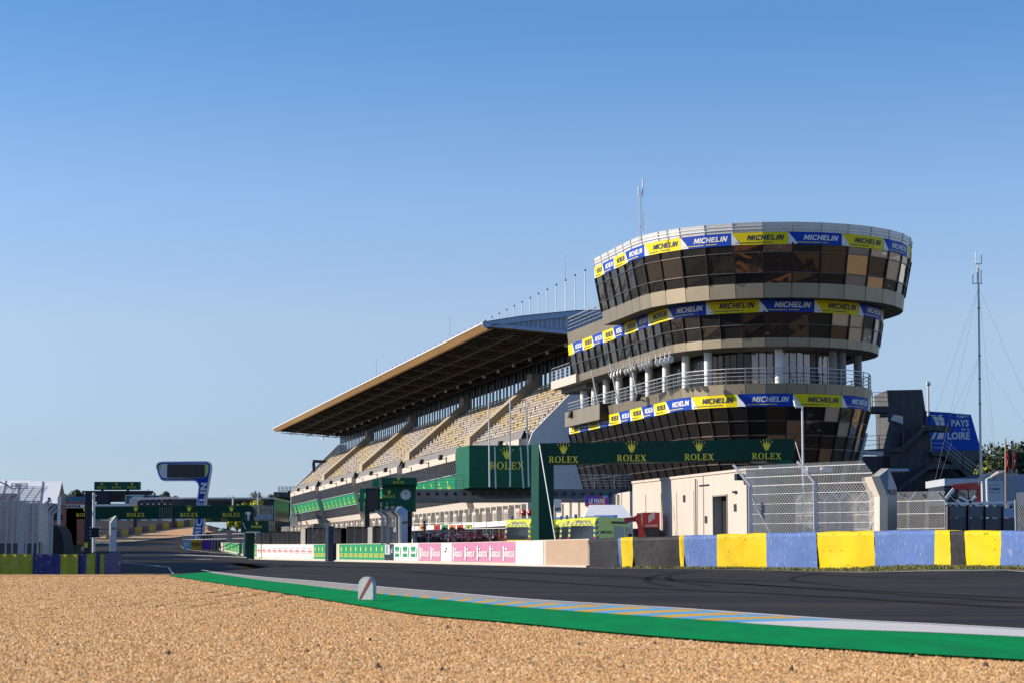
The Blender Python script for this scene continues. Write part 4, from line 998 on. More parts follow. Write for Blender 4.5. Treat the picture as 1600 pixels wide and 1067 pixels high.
for x0, x1, n in ((655.3, 690, 2), (707, 806, 5)):
    bn = banner(x0, x1, M['pink']); fn, L = wfn(x0, x1); lt = MB(); ww = word('URSEQUE', .03)
    for k in range(n):
        u0 = (k + .16) / n
        lt.quad(fn(u0 - .035 / n * 1.2, .20), fn(u0 + .05 / n, .20), fn(u0 + .05 / n, .80), fn(u0 - .035 / n * 1.2, .80))
        lt.glyphs(ww, lambda x, y: fn(u0 + .06 / n + x / L, y), .22, y0=.36, sx=(.72 * L / n) / (ww[2] * .22))
        lt.quad(fn(u0 + .12 / n, .64), fn(u0 + .24 / n, .64), fn(u0 + .24 / n, .72), fn(u0 + .12 / n, .72))
    lt.build('lettering', M['white'], bn)
bn = banner(690.3, 706.7, M['white']); fn, L = wfn(690.3, 706.7); lt = MB(); lt.glyphs(word('2', .01, .4), lambda x, y: fn(x, y), .22, x0=.28, y0=.55, sx=1.6); lt.build('lettering', M['black'], bn)
banner(806.3, 848.5, M['white'], v0=.05); banner(853, 919, M['beige'], v0=.03, n=6)
mb = MB(); 
for px in (393, 526.5):
    a = WP(px) + wn_at(px) * .3; w_ = .6 if px < 400 else 1.1
    mb = MB(); y_ = a.y; top = P(px, 821 if px > 400 else 829, y_); mb.obox(Vector((a.x - w_ * .14, a.y, a.z)), FX * w_ * .28, AX * 1.2, UP * (top.z - a.z)); mb.build('post', M['clad_dark'], pw)

# tyre wall on the right: belt covers over tyres, each cover a part
tw = thing('tyre_barrier', 'tyre wall on the right behind bright yellow, blue and black belt covers', 'barrier', WP(1280))
covers = [(920, 965, 'ty_black'), (965, 970.5, 'ty_blue'), (970.5, 989, 'ty_yellow'), (989, 1061, 'ty_black'), (1061, 1068.5, 'ty_yellow'), (1068.5, 1120, 'ty_blue'), (1120, 1197, 'ty_yellow'),
          (1197, 1275, 'ty_blue'), (1275, 1363.5, 'ty_yellow'), (1363.5, 1459.5, 'ty_blue'), (1459.5, 1482, 'ty_yellow'), (1482, 1506, 'ty_black'), (1506, 1562, 'ty_yellow'), (1562, 1650, 'ty_blue'), (1650, 1740, 'ty_yellow')]
rb_ = random.Random(5)
for ci, (x0, x1, mt) in enumerate(covers):
    mb = MB(); nx_, nz_ = max(4, int((x1 - x0) / 6)), 8; ph = rb_.uniform(0, 6); lean_ = rb_.uniform(-3, 3) if x1 - x0 > 20 else 0
    for j in range(nz_ + 1):
        for i in range(nx_ + 1):
            v = j / nz_; px = x0 + (x1 - x0) * i / nx_; e = 0
            if i == nx_ : e = lean_ * .25 * math.sin(v * 3.1)
            p = WP(px).lerp(WT(px), v) + wn_at(px) * (.02 + .035 * math.sin(i * .9 + ph + 2 * v) * (1 - .4 * v) + .05 * (1 - v) ** 2 * math.sin(ph + i * .5) + .02 * rb_.random())
            if j == nz_: p.z += .015 * math.sin(i * .8 + ph)
            if j == 0: p.z -= .03
            mb.v.append(tuple(p))
    mb.f = [(j * (nx_ + 1) + i, j * (nx_ + 1) + i + 1, (j + 1) * (nx_ + 1) + i + 1, (j + 1) * (nx_ + 1) + i) for j in range(nz_) for i in range(nx_)]; mb.m = [0] * len(mb.f)
    # top fold of the belt
    o_ = len(mb.v); 
    for i in range(nx_ + 1):
        px = x0 + (x1 - x0) * i / nx_; p = Vector(mb.v[nz_ * (nx_ + 1) + i]); mb.v.append(tuple(p - wn_at(px) * .6))
    for i in range(nx_): mb.f.append((nz_ * (nx_ + 1) + i, nz_ * (nx_ + 1) + i + 1, o_ + i + 1, o_ + i)); mb.m.append(0)
    cv = mb.build('cover', M[mt], tw, smooth=True)
    if x1 - x0 > 20:
        bl = MB()
        for k in range(int((x1 - x0) / 7)):
            px = rb_.uniform(x0 + 2, x1 - 2); v = rb_.choice([.05, .1, .5, .9, .93, rb_.random()]); p = WP(px).lerp(WT(px), v) + wn_at(px) * .075; s_ = .012
            bl.obox(p - FX * s_ - UP * s_, FX * 2 * s_, wn_at(px) * .01, UP * 2 * s_)
        if bl.v: bl.build('bolts', M['white' if mt != 'ty_yellow' else 'ty_black'], cv)
mb = MB()
for a, b in zip([920, 965, 1061, 1165, 1275, 1410, 1600], [965, 1061, 1165, 1275, 1410, 1600, 1740]):
    na, nb_ = wn_at(a), wn_at(b); A, B = WP(a) - na * .12, WP(b) - nb_ * .12; mb.quad(A, B, B + UP * .95, A + UP * .95); mb.quad(A + UP * .95, B + UP * .95, B + UP * .95 - nb_ * .7, A + UP * .95 - na * .7)
mb.build('tyre_stack', M['rubber'], tw)

# tyre wall on the left, in shade, its foot below the lip of the gravel
lw = thing('tyre_barrier', 'shaded tyre wall at the left with worn olive and blue covers', 'barrier', (-13.5, 57.5, -.45))
LWY = [(-60, 57), (130, 57), (163, 58.5), (176, 61), (189, 66)]
def LP(px, z):
    y = float(np.interp(px, [a for a, b in LWY], [b for a, b in LWY])); p = P(px, 870, y); return Vector((p.x, p.y, z))
def ltop(px): return float(np.interp(px, [-60, 52, 94, 150, 165, 176, 189], [.51, .51, .50, .52, .50, .545, .60]))
for x0, x1, mt in ((-60, 51.5, 'ty_oldyellow'), (51.5, 94.5, 'ty_oldblue'), (94.5, 122.5, 'ty_oldyellow'), (122.5, 135, 'ty_oldblue'), (135, 150, 'ty_oldyellow'), (150, 156.5, 'ty_oldblue'), (156.5, 163, 'ty_oldyellow'), (163, 189, 'ty_oldblue')):
    mb = MB(); nx_ = max(4, int((x1 - x0) / 2.5)); nz_ = 5; ph = rb_.uniform(0, 6); A = .018 if x0 < 100 else .05
    for j in range(nz_ + 1):
        for i in range(nx_ + 1):
            px = x0 + (x1 - x0) * i / nx_; v = j / nz_; z = -.5 + (ltop(px) + .5) * v; p = LP(px, z)
            p += Vector((.2, -1, 0)) * (A * math.sin(i * (1.0 if A < .03 else 1.9) + ph + v) + rb_.uniform(0, A * .5)); mb.v.append(tuple(p))
    mb.f = [(j * (nx_ + 1) + i, j * (nx_ + 1) + i + 1, (j + 1) * (nx_ + 1) + i + 1, (j + 1) * (nx_ + 1) + i) for j in range(nz_) for i in range(nx_)]; mb.m = [0] * len(mb.f)
    cv = mb.build('cover', M[mt], lw, smooth=True)
    if x0 == 163:
        lt = MB(); A_, B_ = LP(165, 0), LP(188, 0); d_ = (B_ - A_); L_ = d_.length; d_.normalize(); wd = word('Truts lavi', .0, .2)
        lt.glyphs(wd, lambda x, y: A_ + d_ * x + UP * (.12 + y) + Vector((.25, -1, 0)) * .08, .20, x0=.05, sx=(L_ - .1) / (wd[2] * .20)); lt.build('lettering', M['white'], cv)
mb = MB()
for a, b in ((-60, 130), (130, 163), (163, 170), (170, 176), (176, 182), (182, 187)):
    A, B = LP(a, -.5), LP(b, -.5); o = Vector((-.12, .25, 0)); mb.quad(A + o, B + o, B + o + UP * .9, A + o + UP * .9); mb.quad(A + o + UP * .9, B + o + UP * .9, B + o + FY * .4 + UP * .9, A + o + FY * .4 + UP * .9)
mb.build('tyre_stack', M['rubber'], lw)

# ================================================================ MARKER POST on the runoff
bp_ = G(571, 940.5); s_ = 23.3 / F * 1.0; h_ = 35.5 * bp_.y / F; w_ = 12.6 * bp_.y / F
mk = thing('marker_post', 'small grey-white rounded marker with a dark red diagonal stripe on the green runoff', 'marker', bp_)
w_ *= 1.12
out = [(-w_, 0), (w_, 0), (w_ * .98, h_ * .62), (w_ * .80, h_ * .82), (w_ * .45, h_ * .965), (w_ * .05, h_), (-w_ * .35, h_ * .97), (-w_ * .75, h_ * .86), (-w_ * .98, h_ * .68)]
mb = MB(); rv = Vector((.86, -.51, 0)); fv = Vector((.51, .86, 0)); mb.poly([out], lambda x, y: bp_ + rv * x + UP * (y + .03), 0, depth=fv * .07)
mb.build('body', tyremat('scuffed_white_marker', (.42, .45, .47), .6, (.20, .20, .20)), mk)
mb = MB(); mb.poly([[(-w_ * .88, h_ * .02), (-w_ * .62, h_ * .02), (w_ * .78, h_ * .80), (w_ * .60, h_ * .90), (w_ * .50, h_ * .93)]], lambda x, y: bp_ + rv * x + UP * (y + .03) - fv * .004, 0)
mb.build('stripe', mat('dark_red_paint', (.20, .012, .018), .6), mk)

# ================================================================ NEAR GREEN GANTRY over the pit entry
GY = 84.0
gn = pth('sponsor_gantry', 'large dark green gantry with four gold crowns standing behind the beige wall', 'gantry', 852, 845, GY)
mb = MB()
A = P(842, 725, GY); B = P(1241, 717, GY); A1 = P(842, 692, GY); B1 = P(1241, 684.5, GY); D = AX * 1.3
for q in ((A, B, B1, A1), (A1, B1, B1 + D, A1 + D), (B, A, A + D, B + D), (B + D, A + D, A1 + D, B1 + D), (A, A1, A1 + D, A + D), (B, B + D, B1 + D, B1)): mb.quad(*q)
mb.build('beam', M['green_dark'], gn)
for x0, x1, ty in ((842, 865.5, 725), (1217, 1241, 717.5)):
    mb = MB(); o = P(x0, 860, GY); o.z = 0; r = P(x1, 860, GY); r.z = 0; mb.obox(o, r - o, AX * 1.3, UP * (P(x0, ty, GY).z - .003), 1 if x0 > 1000 else 0)  # right leg in lighter green: its lit side put into the colour
    for k in range(1, 3): mb.bar(o + UP * k * 1.6 - FY * .01, r + UP * k * 1.6 - FY * .01, .015, .02, 1)
    mb.build('leg', [M['green_dark'], M['green']], gn)
lt = MB(); s_ = GY / F
for cx, by in ((880.5, 722.8), (987, 720.5), (1092.5, 718.8), (1198, 717.5)):
    rolex_at(lt, P(cx, by - .6, GY) - FY * .02, FX, UP, 46 * s_ / ROLEX[2], gap=.42, cs=1.12)
lt.build('lettering', M['gold'], gn)
mb = MB(); mb.tube(P(843, 694, GY - .2), P(868, 845, GY - 1.2), .025, n=5); mb.build('cable', M['white_metal'], gn)
mb = MB(); mb.tube(P(1243, 690, GY - .2), P(1256, 735, GY - 1), .02, n=5); mb.build('cable', M['white_metal'], gn)

# ================================================================ FOOTBRIDGE with clock box and sign box
BY = 135.0
fb = pth('footbridge', 'dark steel footbridge with round holes in its girder crossing the pit lane', 'footbridge', 975, 800, BY)
mb = MB(); o, r, u = pbox(mb, 648, 763.5, 985, 778, BY, 1.6)
mb.quad(P(648, 779, BY - .2), P(985, 779, BY - .2), P(985, 763.5, BY - .0), P(648, 763.5, BY))
pbox(mb, 640, 778, 988, 783.5, BY - .25, 2.1, 1); mb.build('girder', [mat('grey_girder_paint', (.13, .14, .145), .6, .1, var=.2), M['greyconc']], fb)
mb = MB()
for k in range(23):
    px = 655 + k * 14.2
    p = P(px, 771, BY) - FY * .012 - FY * .0; mb.tube(p - FY * .26, p - FY * .22, .12, n=10)
mb.build('web_openings', M['black'], fb)
mb = MB(); a, b = P(610, 741.5, BY - .3), P(985, 741.5, BY - .3); zt_ = a.z; zb = P(610, 763, BY).z
for k in range(5): mb.bar(Vector((a.x, a.y, zb + (zt_ - zb) * (k + 1) / 5)), Vector((b.x, b.y, zb + (zt_ - zb) * (k + 1) / 5)), .03 if k < 4 else .05)
for px in range(650, 990, 31): mb.bar(P(px, 763, BY - .3), P(px, 741.5, BY - .3), .06)
mb.build('railing', M['rail'], fb)
mb = MB()
for k, px in enumerate((972, 980)): mb.bar(P(px, 840, BY), P(px, 735, BY), .22, .22)
for k in range(8): mb.bar(P(972, 735 + k * 12, BY), P(980, 747 + k * 12, BY), .06)
mb.build('pylon', M['darkmetal'], fb)
mb = MB()
for k, (px) in enumerate((574, 640)): mb.bar(P(px, 850, BY + 1), P(px, 780, BY + 1), .3, .3)
pbox(mb, 560, 778, 650, 783, BY + .2, 1.4); mb.build('pylon', M['darkmetal'], fb)
# sign box
sb = pth('sign_box', 'big dark green box with gold crown standing on the footbridge', 'sign', 775, 762, 133)
mb = MB(); o = P(733, 761.5, 133); r = P(846, 761.5, 133) - o; r.z = 0; u = UP * (P(733, 695, 133).z - o.z); mb.obox(o, r, AX * 4.2, u); mb.build('box', M['green'], sb)
rolex_px(sb, 0, 0, 0, 0, 133, 792, 700, 732.5, 54)
# clock box
cb = pth('clock_box', 'green box with round white clock and gold crowns at the end of the footbridge', 'clock', 622, 798, 131)
CY = 131; mb = MB(); pbox(mb, 597, 757, 649, 798.5, CY, 1.2)
o = P(596, 756.5, CY - .7); r = P(650, 756.5, CY - .7) - o; r.z = 0; mb.obox(o, r, FY * 1.8, UP * (P(596, 745.5, CY - .7).z - o.z)); mb.build('box', M['green'], cb)
rolex_px(cb, 0, 0, 0, 0, CY, 608, 0, 776.8, 19.5); lt_ = rolex_px(cb, 0, 0, 0, 0, CY - .7, 622.5, 0, 754.8, 17)
mb = MB(); p = P(634, 772.3, CY); mb.tube(p - FY * .02, p - FY * .10, .33, n=28); ck = mb.build('clock_face', M['white'], cb)
mb = MB(); 
for k in range(12):
    a = k * math.pi / 6; d = Vector((math.sin(a), 0, math.cos(a))); mb.bar(p - FY * .11 + d * .25, p - FY * .11 + d * .30, .02)
mb.bar(p - FY * .12, p - FY * .12 + Vector((.09, 0, .13)), .03); mb.bar(p - FY * .125, p - FY * .125 + Vector((-.03, 0, .24)), .02); mb.build('hands', M['navy'], ck)
mb = MB()
for k in range(8):
    a = k * math.pi / 4 + .2; d = Vector((math.sin(a), 0, math.cos(a))); mb.obox(p + d * .31 - FX * .045 - UP * .045 - FY * .06, FX * .09, FY * .05, UP * .09)
mb.build('bezel', M['white_metal'], ck)
lt = MB(); s_ = CY / F
for tx, cx in (('30', 604.5), ('03', 613.5)):
    w_ = word(tx, .04); o = P(cx, 794.5, CY) - FY * .03; lt.glyphs(w_, lambda x, y: o + FX * x + UP * y, 4.6 * s_, x0=-w_[2] * 2.3 * s_ * .9, sx=.9)
for cx, hy in ((604.3, 788), (612, 784.5)):
    o = P(cx, hy, CY) - FY * .03; lt.obox(o, FX * .05, FY * .005, UP * (.17 if cx < 610 else .05))
lt.build('lettering', mat('ivory_figures', (.75, .68, .42), .5), cb)
mb = MB(); pbox(mb, 571, 762, 593, 799, CY, .5); o, r, u = pbox(mb, 573.5, 765, 590.5, 796, CY - .03, .02, 1); pbox(mb, 593, 765, 597.5, 766.5, CY + .2, .1); pbox(mb, 593, 791, 597.5, 792.5, CY + .2, .1)
tag(mb.build('dark_display', [M['green_dark'], M['screen']]), 'dark upright display left of the green clock box', 'display')
mb = MB(); pbox(mb, 562, 762, 567.5, 798, CY + 1, 1.2); pbox(mb, 582, 748.5, 591.5, 760, CY + 1, 1.2)
o = P(582, 755, CY + 1); mb.obox(P(567.5, 764, CY + 1.2), FX * .9, FY * .06, UP * -.2); tag(mb.build('green_side_board', M['green_bright']), 'bright green frame beside the dark upright display', 'frame')
# white poles on the bridge
for k, (x0, y0, x1, y1) in enumerate(((763.5, 628, 765, 760), (773, 697, 774.5, 762), (797, 624, 797, 760), (813, 697, 818, 762), (823, 627, 826, 760))):
    mb = MB(); mb.tube(P(x1, y1, 131.5), P(x0, y0, 131.5), .055, .045, 7)
    tag(mb.build('slim_pole', M['white_metal']), ['tall slim white pole, leftmost in front of the big green box', 'short slim pole just right of the leftmost tall one', 'tall slim pole in front of the gold crown', 'short leaning pole right of the gold crown', 'tall slim pole nearest the near green gantry'][k], 'pole', 'slim poles on the footbridge')

# ================================================================ CREAM WALL with door, fluted wall behind
q0 = P(1166, 735, 75); d_ = -AX; CWz = q0.z
cw = thing('service_building', 'long cream concrete wall with a dark open doorway behind the tyre wall', 'building', (q0.x, q0.y, 0))
def cwp(t, z, off=0): return Vector((q0.x, q0.y, 0)) + AX * t - BX * off + UP * z
TD0, TD1 = 2.15, 3.75; Ld = 14.6
mb = MB()
def cbox(t0, t1, z0, z1, off, th, mi=0, m=None): (m or mb).obox(cwp(t0, z0, off), AX * (t1 - t0), BX * th, UP * (z1 - z0), mi)
cbox(0, TD0, 0, CWz, 0, .35); cbox(TD1, Ld, 0, CWz, 0, .35); cbox(TD0, TD1, 2.72, CWz, 0, .35)
mb.obox(cwp(0, 0, 0) + BX * .36, AX * .35, BX * .55, UP * CWz, 1); cbox(0, Ld, CWz - .05, CWz + .08, -.36, 1.6, 1)
cbox(-.05, Ld, CWz, CWz + .10, .05, .4, 0)
for t in (6.1, 8.3, 10.4, 12.6): cbox(t, t + .22, 0, CWz - .55, .025, .025, 0)
for t in (4.9,): cbox(t, t + .06, 0, CWz, .02, .02, 1)
cbox(4.2, 5.4, CWz - .42, CWz - .36, .03, .03, 2); mb.build('wall', [M['cream'], M['greyconc'], M['mullion']], cw)
mb = MB(); cbox(TD0, TD1, 0, 2.72, -.34, .02, 0); cbox(TD0 + .02, TD0 + .12, 0, 2.7, -.1, .1, 1); cbox(TD0 + .55, TD0 + .85, .3, 2.3, -.28, .05, 1); mb.build('doorway', [M['black'], M['greyconc']], cw)
mb = MB(); cbox(.7, 2.0, 0, .95, .02, .02, 0); mb.build('patch', M['greyconc'], cw)
mb = MB(); cbox(TD0 - .05, TD0, 0, 2.78, .03, .1); cbox(TD1, TD1 + .05, 0, 2.78, .03, .1); cbox(TD0 - .05, TD1 + .05, 2.72, 2.78, .03, .1); mb.build('door_frame', M['greyconc'], cw)
mb = MB(); mb.tube(cwp(5.7, .3, .07), cwp(5.7, CWz - .1, .07), .035, n=7); mb.build('downpipe', M['greyconc'], cw)
for t_, z_ in ((1.1, 2.1), (7.2, 2.6), (4.5, 1.7)): mb = MB(); cbox(t_, t_ + .22, z_, z_ + .28, .04, .04); mb.build('vent', M['darkmetal'], cw)
mb = MB(); cbox(1.0, 1.3, CWz - .8, CWz - .72, .1, .1, 0); cbox(.05, .35, CWz - .35, CWz - .1, .35, .3, 0); mb.build('camera_box', M['black'], cw)
mb = MB()
for px, w_ in ((1190, 22), (1262, 16), (1285, 16)):
    pbox(mb, px, 727 if px < 1200 else 729, px + w_, 737, 86, .8)
mb.build('roof_unit', M['white_metal'], cw)
fw = thing('fluted_wall', 'cream fluted wall with slim pillars behind the ambulances', 'wall', gs(-8, 2.5))
mb = MB(); a_, b_ = P(868, 776, 162), P(984, 762, 128); z0 = 0
v = Vector((b_.x - a_.x, b_.y - a_.y, 0)); L_ = v.length; v.normalize(); nrm_ = Vector((v.y, -v.x, 0)); base_ = Vector((a_.x, a_.y, 0)); mb.obox(base_, v * L_, -nrm_ * .3, UP * 4.4)
for k in range(8): mb.obox(base_ + v * (k * L_ / 8) + nrm_ * .18, v * .4, -nrm_ * .2, UP * 4.3, 0)
mb.build('wall', M['cream'], fw)
sg = pth('event_sign', 'purple and red sign with white lettering above the white tent', 'sign', 935, 800, 122)
mb = MB(); Y_ = 122; o, r, u = pbox(mb, 914, 774, 951, 790, Y_, .25); pbox(mb, 938, 774, 947, 790, Y_ - .01, .01, 1); pbox(mb, 914, 786, 947, 790, Y_ - .012, .002, 1); pbox(mb, 942, 773.5, 949, 777, Y_ - .02, .005, 3); pbox(mb, 951, 774, 955, 790, Y_, .3, 2); mb.build('panel', [M['purple'], M['red'], M['clad_dark'], M['kb'] if 'kb' in M else kb], sg)
lt = MB(); w_ = word('LE MANS', .03, .15); o = P(920, 785.6, Y_) - FY * .03; lt.glyphs(w_, lambda x, y: o + FX * x + UP * y, 7.2 * Y_ / F, sx=25 / (w_[2] * 7.2)); lt.build('lettering', M['white'], sg)
# small panel 'un' left of the sign
mb = MB(); pbox(mb, 866, 779, 877, 800, 120, .2); t_ = mb.build('wall_panel', M['white']); tag(t_, 'pale wall panel with dark letters beside the green gantry leg', 'panel')
lt = MB(); w_ = word('un', .03, .2); o = P(867, 797, 120) - FY * .02; lt.glyphs(w_, lambda x, y: o + FX * x + UP * y, .26); lt.build('lettering', M['navy'], t_)
# white tent
tt = pth('white_tent', 'small white peaked tent behind the ambulances', 'tent', 945, 840, 118)
Y_ = 118; a, b, c, d = P(910, 812, Y_), P(991, 812, Y_), P(972, 788, Y_ + 1.5), P(921, 788, Y_ + 1.5); e, f = P(990, 812, Y_ + 3.2), P(907, 812, Y_ + 3.2)
mb = MB(); mb.add([a, b, c, d, e, f], [(0, 1, 2, 3), (1, 4, 2), (4, 5, 3, 2), (5, 0, 3)]); mb.quad(a, b, b - UP * .3, a - UP * .3); mb.build('roof', M['tentwhite'], tt)
for p in (a, b, e, f): mb = MB(); mb.tube(Vector((p.x, p.y, 0)), p, .05, n=6); mb.build('leg', M['white_metal'], tt)

# ================================================================ AMBULANCES
def ambulance():
    t = thing('ambulance', None, 'ambulance'); W = 1.0
    prof = [(0, .35), (0, 1.3), (.06, 2.35), (.25, 2.66), (.7, 2.74), (3.3, 2.70), (3.9, 2.45), (4.5, 1.75), (4.9, 1.25), (5.5, 1.05), (5.65, .7), (5.65, .35)]
    mb = MB(); vs = []
    for sgn in (-1, 1):
        for y, z in prof: 
            w_ = W * (1.04 - .05 * z); vs.append((sgn * w_, y, z))
    n = len(prof); fs = [tuple(range(n)), tuple(range(n, 2 * n))[::-1]] + [(k, (k + 1) % n, n + (k + 1) % n, n + k) for k in range(n)]
    mb.add(vs, fs); body = mb.build('body', M['amb'], t)
    mb = MB()
    def wq(z): return W * (1.04 - .05 * z)
    for s0, s1 in ((-.84, -.02), (.02, .84)):
        mb.quad((s0 * wq(1.4), -.012, 1.40), (s1 * wq(1.4), -.012, 1.40), (s1 * wq(2.2), .035 - .012, 2.2), (s0 * wq(2.2), .035 - .012, 2.2))
    mb.build('rear_window', M['carglass'], t)
    mb = MB()
    for k in range(6):
        x = -.8 + k * .29; mb.quad((x, .034, 2.26), (x + .12, .034, 2.26), (x + .24 * (1 if k < 3 else -1) * .6 + .06, .085, 2.44), (x + .24 * (1 if k < 3 else -1) * .6 - .04, .085, 2.44))
    for z in np.arange(.5, 2.3, .3):
        for sg_ in (-1, 1): mb.quad((sg_ * wq(z) * .86, .0 - .014 + max(0, z - 1.3) * .05, z), (sg_ * wq(z) * .99, -.014 + max(0, z - 1.3) * .05, z), (sg_ * wq(z) * .99, -.014 + max(0, z - 1.15) * .05, z + .16), (sg_ * wq(z) * .86, -.014 + max(0, z - 1.15) * .05, z + .16))
    for k in range(7):
        z = .45 + k * .3; x = wq(z) + .012; mb.quad((x, .12, z), (x, .42, z + .12), (wq(z + .2) + .012, .42, z + .27), (wq(z + .2) + .012, .12, z + .15))
    mb.build('blue_marking', M['ambblue'], t)
    mb = MB()
    for s_ in (-1, 1):
        x0, x1 = s_ * (wq(1.4) + .014), s_ * (wq(2.2) + .014)
        mb = MB(); mb.quad((x0, 2.2, 1.40), (x0, 3.3, 1.40), (x1, 3.3, 2.2), (x1, 2.2, 2.2)); mb.build('side_window', M['carglass'], t)
        mb = MB(); mb.quad((x0, 3.5, 1.40), (x0, 4.6, 1.40), (s_ * (wq(2.1) + .014), 4.1, 2.1), (x1, 3.5, 2.2)); mb.build('cab_window', M['carglass'], t)
    mb = MB(); mb.quad((-.85, 3.98, 2.40), (.85, 3.98, 2.40), (.93, 4.85, 1.34), (-.93, 4.85, 1.34)); mb.build('windscreen', M['carglass'], t)
    for s_ in (-1, 1):
        mb = MB(); mb.obox((s_ * .92 - .07, -.03, 1.0), (.14, 0, 0), (0, .05, 0), (0, 0, .5)); mb.build('tail_lamp', M['red'], t)
        mb = MB(); mb.obox((s_ * 1.0, 4.2, 1.4), (s_ * .22, 0, 0), (0, .12, 0), (0, 0, .35)); mb.build('mirror', M['black'], t)
    for s_ in (-.85, .85):
        for y in (1.1, 4.6): mb = MB(); mb.tube((s_ - .12, y, .36), (s_ + .12, y, .36), .36, n=16); w_ = mb.build('wheel', M['rubber'], t); mb = MB(); mb.tube((s_ - .13, y, .36), (s_ + .13, y, .36), .2, n=12); mb.build('rim', M['galv'], w_)
    mb = MB(); mb.obox((-.75, 2.6, 2.73), (1.5, 0, 0), (0, .3, 0), (0, 0, .14)); mb.tube((-.6, .3, 2.68), (-.6, .3, 2.9), .09, n=8); mb.build('beacon', M['ambblue'], t)
    mb = MB(); mb.obox((.90, 2.0, 2.36), (.12, 0, 0), (0, 1.7, 0), (0, 0, .12)); mb.build('awning_rail', M['black'], t)
    lt = MB(); w_ = word('AMBULANCE', .02); lt.glyphs(w_, lambda x, y: Vector((x, .07 - .012 + y * .3, 2.43 + y)), .13, x0=-w_[2] * .065); 
    lt.glyphs(w_, lambda x, y: Vector((.985, .6 + x, 1.75 + y)), .16); lt.build('lettering', M['navy'], t)
    return t
amb = ambulance()
yaw = math.atan2(-.57, .82)
for k, (px, Y, lab) in enumerate(((808, 108.5, 'yellow ambulance at the left end of the row, whole rear door in view'), (841, 110, 'yellow ambulance largely hidden behind the left leg of the green gantry'), (885, 108.8, 'yellow ambulance just right of the gantry leg, only a sliver showing'), (894, 106.0, 'yellow ambulance second from the right, half covered by the last one'), (908, 103.3, 'yellow-green ambulance at the right end, its long side in view'))):
    t = amb if k == 0 else copy_tree(amb)
    place(t, ((px - 800) / F * Y, Y, 0), yaw, .86); tag(t, lab, 'ambulance', 'ambulances parked behind the pit wall')

# ================================================================ RED LIFT
rl = pth('boom_lift', 'red boom lift with hatched basket beside the white tent', 'lift', 1005, 845, 84)
Y_ = 84; mb = MB(); pbox(mb, 1004, 800, 1031, 824, Y_, .9); bk = mb.build('basket', M['red'], rl)
lt = MB()
for k in range(7):
    a = P(1013 , 812 - k * 1.9 + 4, Y_) - FY * .02; b = P(1023, 805 - k * 1.9 + 4, Y_) - FY * .02
    if k < 6: lt.quad(a, b, b + UP * .035, a + UP * .035)
w_ = word('LOXAM', .03); o = P(1008.5, 822, Y_) - FY * .02; lt.glyphs(w_, lambda x, y: o + FX * x + UP * y, 3.2 * Y_ / F, sx=18 / (w_[2] * 3.2)); lt.build('lettering', M['white'], bk)
mb = MB(); mb.bar(P(998, 801, Y_), P(1001, 840, Y_), .18); mb.bar(P(993, 805, Y_), P(1007, 838, Y_), .16); mb.bar(P(975, 812, Y_ + .4), P(1000, 810, Y_ + .4), .2); mb.build('boom', M['red'], rl)
mb = MB(); pbox(mb, 990, 825, 1030, 842, Y_ + .5, 1.2); pbox(mb, 1004, 824, 1031, 836, Y_ + .1, .1); mb.build('chassis', M['darkmetal'], rl)
for px in (996, 1022): mb = MB(); p = P(px, 850, Y_ + .3); mb.tube(Vector((p.x, p.y - .3, .4)), Vector((p.x, p.y, .4)), .4, n=14); mb.build('wheel', M['rubber'], rl)
for k, px in enumerate((1040, 1055, 1074)):
    mb = MB(); p = P(px, 845, 88); mb.tube(Vector((p.x, p.y, 0)), Vector((p.x, p.y, 1.0 + .1 * k)), .04, n=6)
    a = math.pi
    for q in range(7):
        a0 = math.pi * q / 7; a1 = math.pi * (q + 1) / 7; mb.bar((p.x - .25 + .25 * math.cos(a0), p.y, 1.2 + .35 * math.sin(a0)), (p.x - .25 + .25 * math.cos(a1), p.y, 1.2 + .35 * math.sin(a1)), .05)
    tag(mb.build('hose_reel', M['black']), 'black hoop stand in front of the cream wall', 'stand', 'black hoop stands by the cream wall')

# ================================================================ PIT LANE EQUIPMENT
cols = ['orange', 'red', 'green_bright', 'orange', 'red', 'limegreen']
for k, (px, c_) in enumerate(zip((660, 682.5, 694.5, 706.5, 718.5, 732), cols)):
    bo = P(px - 4.8, 827, 114); br = Vector((.34, -.30, 0)); bu = UP * (P(px, 819.3, 114).z - bo.z); mb = MB(); mb.obox(bo, br, Vector((.04, .05, 0)), bu); t = mb.build('pit_board', M[c_]); lt = MB(); lt.obox(bo + br * .35 + bu * .25 - Vector((.01, .012, 0)), br * .3, Vector((.005, .006, 0)), bu * .45); lt.build('figure', M['black'], t)
    mb = MB(); mb.bar(P(px, 827, 114.03), P(px, 845, 114.03), .04); mb.build('stand', M['galv'], t)
    tag(t, ['yellow-orange board at the left end of the coloured boards', 'red board next to the green one', 'green board between the red and orange ones', 'orange board between green and red', 'red board left of the lime one', 'lime-yellow board at the right end'][k], 'board', 'coloured pit boards')
er = random.Random(3)
